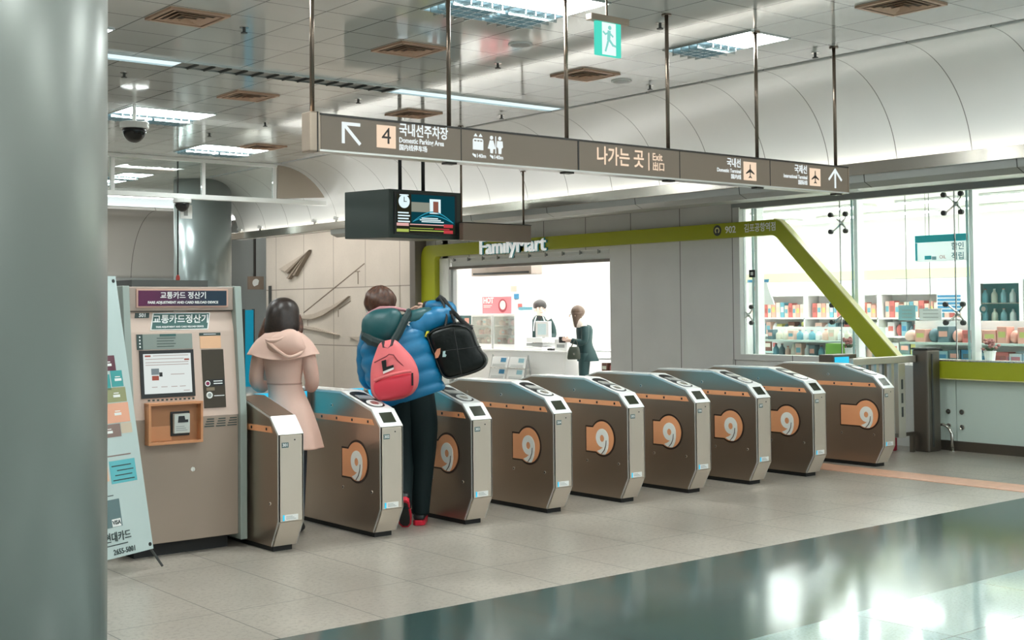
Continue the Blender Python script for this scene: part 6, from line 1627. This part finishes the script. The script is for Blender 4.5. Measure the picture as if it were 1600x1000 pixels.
for pts in (((697, 512, -0.02), (699, 495, 0.02), (694, 476, 0.06), (687, 466, 0.10), (682, 470, 0.16)), ((738, 515, -0.01), (720, 500, 0.02), (706, 485, 0.05), (694, 469, 0.09), (686, 464, 0.14)), ((712, 506, -0.02), (708, 496, 0.02), (704, 487, 0.05))):
    mb = MB(); mb.tube([P3(*p) for p in pts], 0.009, 8, flatten=1.8); mb.build('handle', M['black_soft'], db, local=True)
MB().box(*sorted((dz(703, 0)[0], dz(711, 0)[0])), 0.02, 0.045, *sorted((dz(0, 492)[1], dz(0, 486)[1]))).build('buckle', M['black'], db, local=True)
mb = MB(); mb.tube([(cxb - 0.10, 0.07, czb + 0.178), (cxb, 0.07, czb + 0.205), (cxb + 0.10, 0.07, czb + 0.178)], 0.006, 6); mb.build('zip', M['chrome'], db, local=True)
mb = MB(); a, b = dz(686, 551); mb.prism([(a - 0.018, b - 0.035), (a - 0.022, b), (a - 0.005, b + 0.03), (a + 0.02, b + 0.038), (a + 0.016, b), (a + 0.0, b - 0.03)], 'y', -0.082, -0.06); mb.build('coral_patch', mat('patch_coral', (0.62, 0.25, 0.14), 0.5), db, local=True)
mb = MB(); a, b = dz(696, 552); mb.prism([(a - 0.014, b - 0.02), (a - 0.010, b + 0.02), (a + 0.008, b + 0.022), (a + 0.004, b), (a + 0.014, b - 0.006), (a + 0.008, b - 0.02)], 'y', -0.084, -0.06); mb.build('pale_patch', mat('patch_pale', (0.45, 0.62, 0.62), 0.5), db, local=True)
mb = MB(); a, b = dz(670, 521); mb.prism([(a - 0.020, b - 0.022), (a - 0.008, b + 0.018), (a + 0.012, b + 0.020), (a + 0.0, b - 0.018)], 'y', -0.05, -0.03); mb.build('yellow_tag', mat('tag_yellow', (0.75, 0.70, 0.05), 0.5), db, local=True)

# ------------------------------------------------------------------ woman in the pink coat, seen from behind
WX, WY = 0.215, 0.62
wo = thing('person', 'person from behind with long dark hair in a pale pink hooded coat', 'person', (WX, WY, 0.0), VR)
wz = lambda x, y: ((x - 443) / 231.4, 1.5 - (y - 485.5) / 231.4)
V = {'pelvis': (0.0, 0, 0.86, (0.11, 0.085)), 'spine': (0.0, 0, 1.02, (0.095, 0.075)), 'chest': (0.0, 0.0, 1.22, (0.115, 0.08)), 'neck': (-0.015, 0.02, 1.37, 0.042), 'jaw': (-0.02, 0.05, 1.425, 0.058), 'head': (-0.022, 0.045, 1.485, 0.078), 'crown': (-0.022, 0.04, 1.53, 0.062),
     'rs': (0.15, 0.0, 1.285, 0.045), 're': (0.195, 0.02, 1.05, 0.035), 'rw': (0.16, 0.20, 0.99, 0.022), 'ls': (-0.15, 0.0, 1.285, 0.045), 'le': (-0.205, 0.03, 1.05, 0.035), 'lw': (-0.18, 0.19, 0.985, 0.022),
     'rh': (0.075, 0, 0.82, 0.08), 'rk': (0.08, 0.03, 0.46, 0.052), 'ra': (0.08, -0.02, 0.08, 0.036), 'rt': (0.08, 0.12, 0.035, 0.03), 'lh': (-0.075, 0, 0.82, 0.08), 'lk': (-0.075, 0.06, 0.46, 0.052), 'la': (-0.07, 0.10, 0.08, 0.036), 'lt': (-0.07, 0.24, 0.035, 0.03)}
E_ = [('pelvis', 'spine'), ('spine', 'chest'), ('chest', 'neck'), ('neck', 'jaw'), ('jaw', 'head'), ('head', 'crown'), ('chest', 'rs'), ('rs', 're'), ('re', 'rw'), ('chest', 'ls'), ('ls', 'le'), ('le', 'lw'), ('pelvis', 'rh'), ('rh', 'rk'), ('rk', 'ra'), ('ra', 'rt'), ('pelvis', 'lh'), ('lh', 'lk'), ('lk', 'la'), ('la', 'lt')]
hand(V, E_, 'r', 'rw', V['rw'][:3], (-0.3, 1, 0), (-0.3, 0, 1), (-1, 0, -0.3), 0.9)
hand(V, E_, 'l', 'lw', V['lw'][:3], (0.3, 1, 0), (0.3, 0, 1), (1, 0, -0.3), 0.9)
skin_body('body', wo, V, E_, 'pelvis', M['skin'])
garment('hair', M['hair_dark'], wo, [(-0.02, -0.01, 1.30, 0.075, 0.05), (-0.02, -0.015, 1.34, 0.108, 0.075), (-0.02, -0.005, 1.39, 0.118, 0.095), (-0.02, 0.015, 1.45, 0.115, 0.11), (-0.02, 0.03, 1.51, 0.108, 0.112), (-0.02, 0.035, 1.555, 0.085, 0.09), (-0.02, 0.035, 1.582, 0.045, 0.05), (-0.02, 0.035, 1.59, 0.012, 0.012)], n=6, seg=34, fold=0.02, foldn=11)
sleeve('hair_strand', M['hair_brown'], wo, [(-0.125, 0.03, 1.45), (-0.135, 0.02, 1.39), (-0.155, 0.0, 1.33), (-0.175, -0.02, 1.28)], [0.02, 0.032, 0.028, 0.008])
sleeve('hair_strand', M['hair_brown'], wo, [(0.085, 0.03, 1.47), (0.098, 0.02, 1.41), (0.098, 0.0, 1.36), (0.085, -0.02, 1.33)], [0.015, 0.022, 0.022, 0.008])
cpk = mat('coat_pink', (0.72, 0.47, 0.385), 0.65, bump=0.12, bscale=12)
garment('coat', cpk, wo, [(0.055, 0.0, 0.575, 0.195, 0.185), (0.045, 0.0, 0.70, 0.175, 0.165), (0.03, 0.0, 0.84, 0.145, 0.135), (0.01, 0.0, 0.94, 0.122, 0.11), (-0.005, 0.0, 1.01, 0.115, 0.10), (-0.008, 0.0, 1.10, 0.128, 0.11), (-0.008, 0.0, 1.21, 0.155, 0.12), (-0.010, 0.005, 1.29, 0.150, 0.11), (-0.012, 0.01, 1.345, 0.085, 0.08), (-0.014, 0.015, 1.375, 0.065, 0.065)], n=7, seg=44)
co = [o for o in wo.children if o.name.startswith('coat')][0]
for v in co.data.vertices:           # skirt pleats below the waist seam
    z = v.co.z
    if z < 0.97:
        a = math.atan2(v.co.y, v.co.x - 0.04); k = 1 + 0.05 * (0.97 - z) / 0.4 * math.sin(8 * a + 0.6)
        v.co.x = 0.04 + (v.co.x - 0.04) * k; v.co.y *= k
garment('waist_seam', mat('coat_seam', (0.50, 0.30, 0.24), 0.7), co, [(-0.004, 0, 1.005, 0.1165, 0.1015), (-0.004, 0, 1.010, 0.1175, 0.1025), (-0.004, 0, 1.015, 0.1168, 0.1018)], n=2, seg=40)
cp_ = garment('cape_collar', cpk, wo, [(-0.012, 0.0, 1.222, 0.16, 0.12), (-0.012, 0.0, 1.205, 0.238, 0.182), (-0.012, 0.0, 1.225, 0.234, 0.178), (-0.012, 0.0, 1.295, 0.188, 0.145), (-0.012, 0.005, 1.35, 0.125, 0.11), (-0.014, 0.01, 1.385, 0.085, 0.085), (-0.014, 0.012, 1.40, 0.07, 0.07)], n=6, seg=40)
for v in cp_.data.vertices:          # the hem of the cape dips in the middle of the back
    if v.co.z < 1.30: v.co.z -= (1.30 - v.co.z) * 0.35 * max(0, 1 - (v.co.x / 0.2) ** 2) * (1 if v.co.y < 0 else 0.2)
def whood(v):
    return Vector((v.x * (1 - 0.25 * max(0, v.z / 0.11)), v.y, v.z + 0.018 * math.sin(14 * v.x + 0.8)))
hb = blob('hood', cpk, wo, (0.03, -0.125, 1.272), (0.128, 0.075, 0.098), (0, 0.28, 0), seg=32, rows=18, f=whood)
for pts, r in ((((-0.115, -0.09, 1.30), (-0.075, -0.165, 1.285), (-0.01, -0.198, 1.235), (0.06, -0.198, 1.195), (0.125, -0.165, 1.215), (0.155, -0.10, 1.26)), 0.012), (((0.115, -0.11, 1.345), (0.06, -0.168, 1.335), (-0.01, -0.182, 1.305), (-0.07, -0.165, 1.30), (-0.11, -0.11, 1.31)), 0.014)):
    mb = MB(); K = cat([(*p, q_) for p, q_ in zip(pts, [r * 0.3] + [r] * (len(pts) - 2) + [r * 0.3])], 5, 0)
    mb.tube([k[:3] for k in K], [max(0.002, k[3]) for k in K], 10); mb.build('hood_fold', cpk, hb, local=True, smooth=True)
sleeve('sleeve', cpk, wo, [(0.130, 0.0, 1.26), (0.152, -0.01, 1.19), (0.172, -0.01, 1.09), (0.178, 0.03, 1.02), (0.160, 0.10, 0.985), (0.150, 0.17, 0.985)], [0.052, 0.052, 0.048, 0.047, 0.044, 0.04], puff=0.03, pufs=3)
sleeve('sleeve', cpk, wo, [(-0.140, 0.0, 1.26), (-0.172, -0.01, 1.18), (-0.192, -0.01, 1.08), (-0.196, 0.03, 1.015), (-0.185, 0.10, 0.985), (-0.175, 0.16, 0.985)], [0.052, 0.052, 0.048, 0.047, 0.044, 0.04], puff=0.03, pufs=3)
for s, dx in ((1, 0.0), (-1, 0.03)):
    sleeve('trouser_leg', mat('woman_trousers', (0.02, 0.03, 0.045), 0.6) if s == 1 else bpy.data.materials['woman_trousers'], wo, [(s * 0.07, 0.0, 0.84), (s * 0.077, 0.03 + dx, 0.46), (s * 0.075, 0.0 if s == 1 else 0.09, 0.10)], [0.088, 0.062, 0.05])
    mb = MB(); y0 = -0.02 if s == 1 else 0.10
    mb.rings([[(s * 0.075 + w * math.cos(2 * PI * k / 14), y0 + y, z0 + h * (0.5 + 0.5 * math.sin(2 * PI * k / 14))) for k in range(14)] for y, w, h, z0 in ((-0.06, 0.03, 0.10, 0.004), (-0.03, 0.042, 0.13, 0.002), (0.04, 0.043, 0.11, 0.002), (0.11, 0.042, 0.06, 0.002), (0.17, 0.02, 0.035, 0.004))])
    mb.build('boot', M['black_soft'], wo, local=True, smooth=True)

# ------------------------------------------------------------------ faces for the two people in the shop
def face(par, c, R, d, skin, s=1.0):
    """c head centre, R head radius, d facing direction in the local x-y plane"""
    d = Vector((d[0], d[1], 0)).normalized(); r = Vector((d.y, -d.x, 0)); u = Vector((0, 0, 1))
    def at(a, b, h): return Vector(c) + r * a + u * b + d * h
    for sx in (-1, 1):
        blob('eye', M['black'], par, at(sx * 0.034, 0.005, R * 0.93), (0.012, 0.012, 0.006), seg=10, rows=6)
        mb = MB(); mb.tube([at(sx * 0.016, 0.026, R * 0.97), at(sx * 0.05, 0.026, R * 0.88)], 0.005, 6); mb.build('eyebrow', M['hair_dark'], par, local=True)
        blob('ear', skin, par, at(sx * R * 0.98, -0.015, 0.0), (0.016, 0.02, 0.032), seg=10, rows=6)
    mb = MB(); mb.tube([at(0, 0.01, R * 0.98), at(0, -0.018, R * 1.12), at(0, -0.032, R * 1.05)], [0.006, 0.013, 0.009], 8); mb.build('nose', skin, par, local=True, smooth=True)
    mb = MB(); mb.tube([at(-0.024, -0.058, R * 0.90), at(0, -0.060, R * 0.99), at(0.024, -0.058, R * 0.90)], [0.003, 0.006, 0.003], 6); mb.build('mouth', mat('lips', (0.45, 0.16, 0.14), 0.5) if 'lips' not in bpy.data.materials else bpy.data.materials['lips'], par, local=True)

pale = mat('skin_pale', (0.82, 0.60, 0.50), 0.5)
# clerk behind the counter
cl = thing('person', 'shop clerk with dark bowl haircut and dark apron behind the counter, looking down', 'person', (9.60, 9.11, 0.012), VR)
V = {'pelvis': (0, 0, 0.90, (0.12, 0.09)), 'spine': (0, 0, 1.06, (0.11, 0.08)), 'chest': (0, 0, 1.24, (0.125, 0.085)), 'neck': (0.0, -0.01, 1.37, 0.048), 'jaw': (0.01, -0.03, 1.44, 0.062), 'head': (0.01, -0.02, 1.50, 0.085), 'crown': (0.01, -0.01, 1.55, 0.07),
     'rs': (0.16, 0, 1.30, 0.05), 're': (0.22, 0.0, 1.04, 0.038), 'rw': (0.14, -0.2, 0.98, 0.025), 'ls': (-0.16, 0, 1.30, 0.05), 'le': (-0.22, 0.0, 1.04, 0.038), 'lw': (-0.10, -0.2, 0.96, 0.025),
     'rh': (0.08, 0, 0.86, 0.085), 'rk': (0.09, 0, 0.47, 0.06), 'ra': (0.09, 0.02, 0.08, 0.04), 'rt': (0.09, -0.12, 0.04, 0.034), 'lh': (-0.08, 0, 0.86, 0.085), 'lk': (-0.09, 0, 0.47, 0.06), 'la': (-0.09, 0.02, 0.08, 0.04), 'lt': (-0.09, -0.12, 0.04, 0.034)}
E2 = [e for e in E_ if e[0][0:1] != '_' and not any(x.startswith(('rpalm', 'lpalm', 'rf', 'lf', 'rt0', 'rt1', 'lt0', 'lt1')) for x in e)]
Ec = list(E2)
hand(V, Ec, 'r', 'rw', V['rw'][:3], (-0.3, -1, -0.2), (-0.6, 0, 0.6), (-0.2, 0, -1), 0.95)
hand(V, Ec, 'l', 'lw', V['lw'][:3], (0.3, -1, -0.2), (0.6, 0, 0.6), (0.2, 0, -1), 0.95)
skin_body('body', cl, V, Ec, 'pelvis', pale)
hh_ = mat('hair_charcoal', (0.045, 0.042, 0.04), 0.5)
blob('hair', hh_, cl, (0.008, 0.005, 1.548), (0.108, 0.108, 0.085), f=hairy(5, 0.02, 9), seg=28, rows=14)
mb = MB(); mb.ell((0.008, 0.02, 1.53), 0.112, 0.105, 0.10, 24, 8, -0.45, 0.6); mb.build('hair_side', hh_, cl, local=True, smooth=True)
face(cl, (0.012, -0.025, 1.475), 0.088, (0.25, -1), pale)
ap = mat('apron_green', (0.012, 0.045, 0.042), 0.6)
garment('uniform', ap, cl, [(0, 0, 0.80, 0.17, 0.12), (0, 0, 1.0, 0.165, 0.12), (0, 0, 1.16, 0.175, 0.125), (0, 0, 1.27, 0.165, 0.11), (0, 0, 1.33, 0.11, 0.085), (0, -0.005, 1.375, 0.06, 0.06)], n=5)
for s in (-1, 1):
    sleeve('sleeve', ap, cl, [(s * 0.14, 0, 1.29), (s * 0.20, 0.0, 1.18), (s * 0.225, 0.0, 1.05), (s * 0.18, -0.1, 1.0), (s * 0.13, -0.17, 0.98)], [0.068, 0.062, 0.055, 0.05, 0.042])
    mb = MB(); mb.tube([(s * 0.05, -0.085, 1.36), (s * 0.09, -0.118, 1.26), (s * 0.10, -0.13, 1.12)], 0.008, 6); mb.build('apron_strap', M['white'], cl, local=True)
    sleeve('trouser_leg', tm, cl, [(s * 0.075, 0, 0.85), (s * 0.09, 0, 0.47), (s * 0.09, 0.02, 0.06)], [0.095, 0.07, 0.058])
mb = MB(); mb.prism([(-0.05, 1.36), (0.05, 1.36), (0.0, 1.26)], 'y', -0.125, -0.08); mb.build('collar', M['black_soft'], cl, local=True)
# customer at the end of the counter, facing left
cu = thing('person', 'shop customer in dark coat and pale scarf holding a wallet at the counter', 'person', (8.72, 7.12, 0.012), VR)
V = {'pelvis': (0.06, 0, 0.84, (0.11, 0.09)), 'spine': (0.055, 0, 1.0, (0.10, 0.08)), 'chest': (0.045, 0, 1.18, (0.115, 0.085)), 'neck': (-0.01, 0, 1.30, 0.045), 'jaw': (-0.06, 0, 1.345, 0.058), 'head': (-0.06, 0, 1.405, 0.08), 'crown': (-0.05, 0, 1.45, 0.066),
     'rs': (0.05, -0.14, 1.22, 0.045), 're': (0.05, -0.17, 0.99, 0.035), 'rw': (-0.15, -0.10, 1.02, 0.022), 'ls': (0.05, 0.14, 1.22, 0.045), 'le': (0.03, 0.17, 0.99, 0.035), 'lw': (-0.15, 0.06, 1.00, 0.022),
     'rh': (0.06, -0.075, 0.80, 0.08), 'rk': (0.04, -0.08, 0.44, 0.054), 'ra': (0.06, -0.08, 0.08, 0.036), 'rt': (-0.06, -0.08, 0.035, 0.03), 'lh': (0.06, 0.075, 0.80, 0.08), 'lk': (0.05, 0.08, 0.44, 0.054), 'la': (0.10, 0.08, 0.08, 0.036), 'lt': (-0.02, 0.08, 0.035, 0.03)}
Ec = list(E2)
hand(V, Ec, 'r', 'rw', V['rw'][:3], (-1, 0.2, 0.1), (0, 0.5, 1), (0, 1, 0), 0.95)
hand(V, Ec, 'l', 'lw', V['lw'][:3], (-1, -0.1, 0.05), (0, -0.3, 1), (0, -0.6, 0.5), 0.95)
skin_body('body', cu, V, Ec, 'pelvis', pale)
hb_ = mat('hair_ash_brown', (0.13, 0.085, 0.06), 0.5)
blob('hair', hb_, cu, (-0.035, 0.0, 1.435), (0.105, 0.105, 0.095), f=hairy(8, 0.02, 9), seg=28, rows=14)
garment('hair_length', hb_, cu, [(-0.065, -0.065, 1.20, 0.02, 0.02), (-0.06, -0.06, 1.27, 0.045, 0.045), (-0.05, -0.045, 1.34, 0.07, 0.06), (-0.04, -0.02, 1.42, 0.095, 0.09)], n=4, seg=20)
face(cu, (-0.068, 0.0, 1.39), 0.084, (-1, 0.1), pale)
garment('scarf', mat('scarf_cream', (0.85, 0.74, 0.66), 0.8), cu, [(0.03, 0, 1.20, 0.125, 0.12), (0.025, 0, 1.245, 0.135, 0.125), (0.01, 0, 1.30, 0.115, 0.11), (0.0, 0, 1.335, 0.085, 0.085)], n=5, fold=0.05, foldn=7)
dk = mat('coat_dark_green', (0.012, 0.05, 0.052), 0.6)
garment('coat', dk, cu, [(0.11, 0, 0.70, 0.165, 0.175), (0.09, 0, 0.82, 0.14, 0.155), (0.065, 0, 0.95, 0.115, 0.135), (0.06, 0, 1.06, 0.12, 0.14), (0.06, 0, 1.16, 0.125, 0.15), (0.05, 0, 1.235, 0.105, 0.125), (0.03, 0, 1.27, 0.07, 0.08)], n=5, fold=0.0)
sleeve('sleeve', dk, cu, [(0.06, -0.14, 1.21), (0.06, -0.17, 1.10), (0.04, -0.175, 1.0), (-0.05, -0.15, 0.985), (-0.13, -0.11, 1.01)], [0.062, 0.058, 0.052, 0.046, 0.038])
sleeve('sleeve', dk, cu, [(0.06, 0.14, 1.21), (0.06, 0.17, 1.10), (0.03, 0.175, 1.0), (-0.06, 0.13, 0.985), (-0.13, 0.07, 1.0)], [0.062, 0.058, 0.052, 0.046, 0.038])
for s, dx in ((-1, 0.0), (1, 0.03)):
    sleeve('trouser_leg', dk, cu, [(0.06, s * 0.075, 0.82), (0.045, s * 0.08, 0.44), (0.06 + dx, s * 0.08, 0.06)], [0.092, 0.066, 0.052])
    mb = MB(); mb.ell((0.02 + dx, s * 0.08, 0.04), 0.12, 0.042, 0.038, 14, 8); mb.build('shoe', M['black_soft'], cu, local=True, smooth=True)
# things she holds, placed in the same turned frame
wl_ = thing('wallet', 'dark wallet held in both hands by the shop customer', 'wallet', (8.72, 7.12, 0.012), VR)
MB().box(-0.325, -0.225, -0.055, -0.035, 0.975, 1.065).build('cover', M['black_soft'], wl_, local=True, bevel=0.006); MB().box(-0.320, -0.23, -0.034, -0.030, 0.98, 1.06).build('notes', mat('wallet_notes', (0.5, 0.42, 0.36), 0.6), wl_, local=True)
hbg = thing('handbag', 'dark olive handbag hanging from the arm of the shop customer', 'handbag', (8.72, 7.12, 0.012), VR)
ol = mat('handbag_olive', (0.035, 0.045, 0.03), 0.45)
garment('bag_body', ol, hbg, [(-0.115, -0.24, 0.735, 0.085, 0.035), (-0.115, -0.24, 0.76, 0.095, 0.042), (-0.11, -0.24, 0.86, 0.085, 0.04), (-0.105, -0.235, 0.92, 0.065, 0.03)], n=4, sq=0.6)
mb = MB(); mb.tube([(-0.155, -0.235, 0.90), (-0.12, -0.22, 0.98), (-0.085, -0.20, 1.03), (-0.06, -0.215, 0.98), (-0.06, -0.235, 0.90)], 0.008, 6); mb.build('handle', ol, hbg, local=True)
mb = MB(); mb.prism([(-0.125, 0.80), (-0.10, 0.80), (-0.10, 0.83), (-0.125, 0.83)], 'y', -0.29, -0.275); mb.build('clasp', M['chrome'], hbg, local=True)
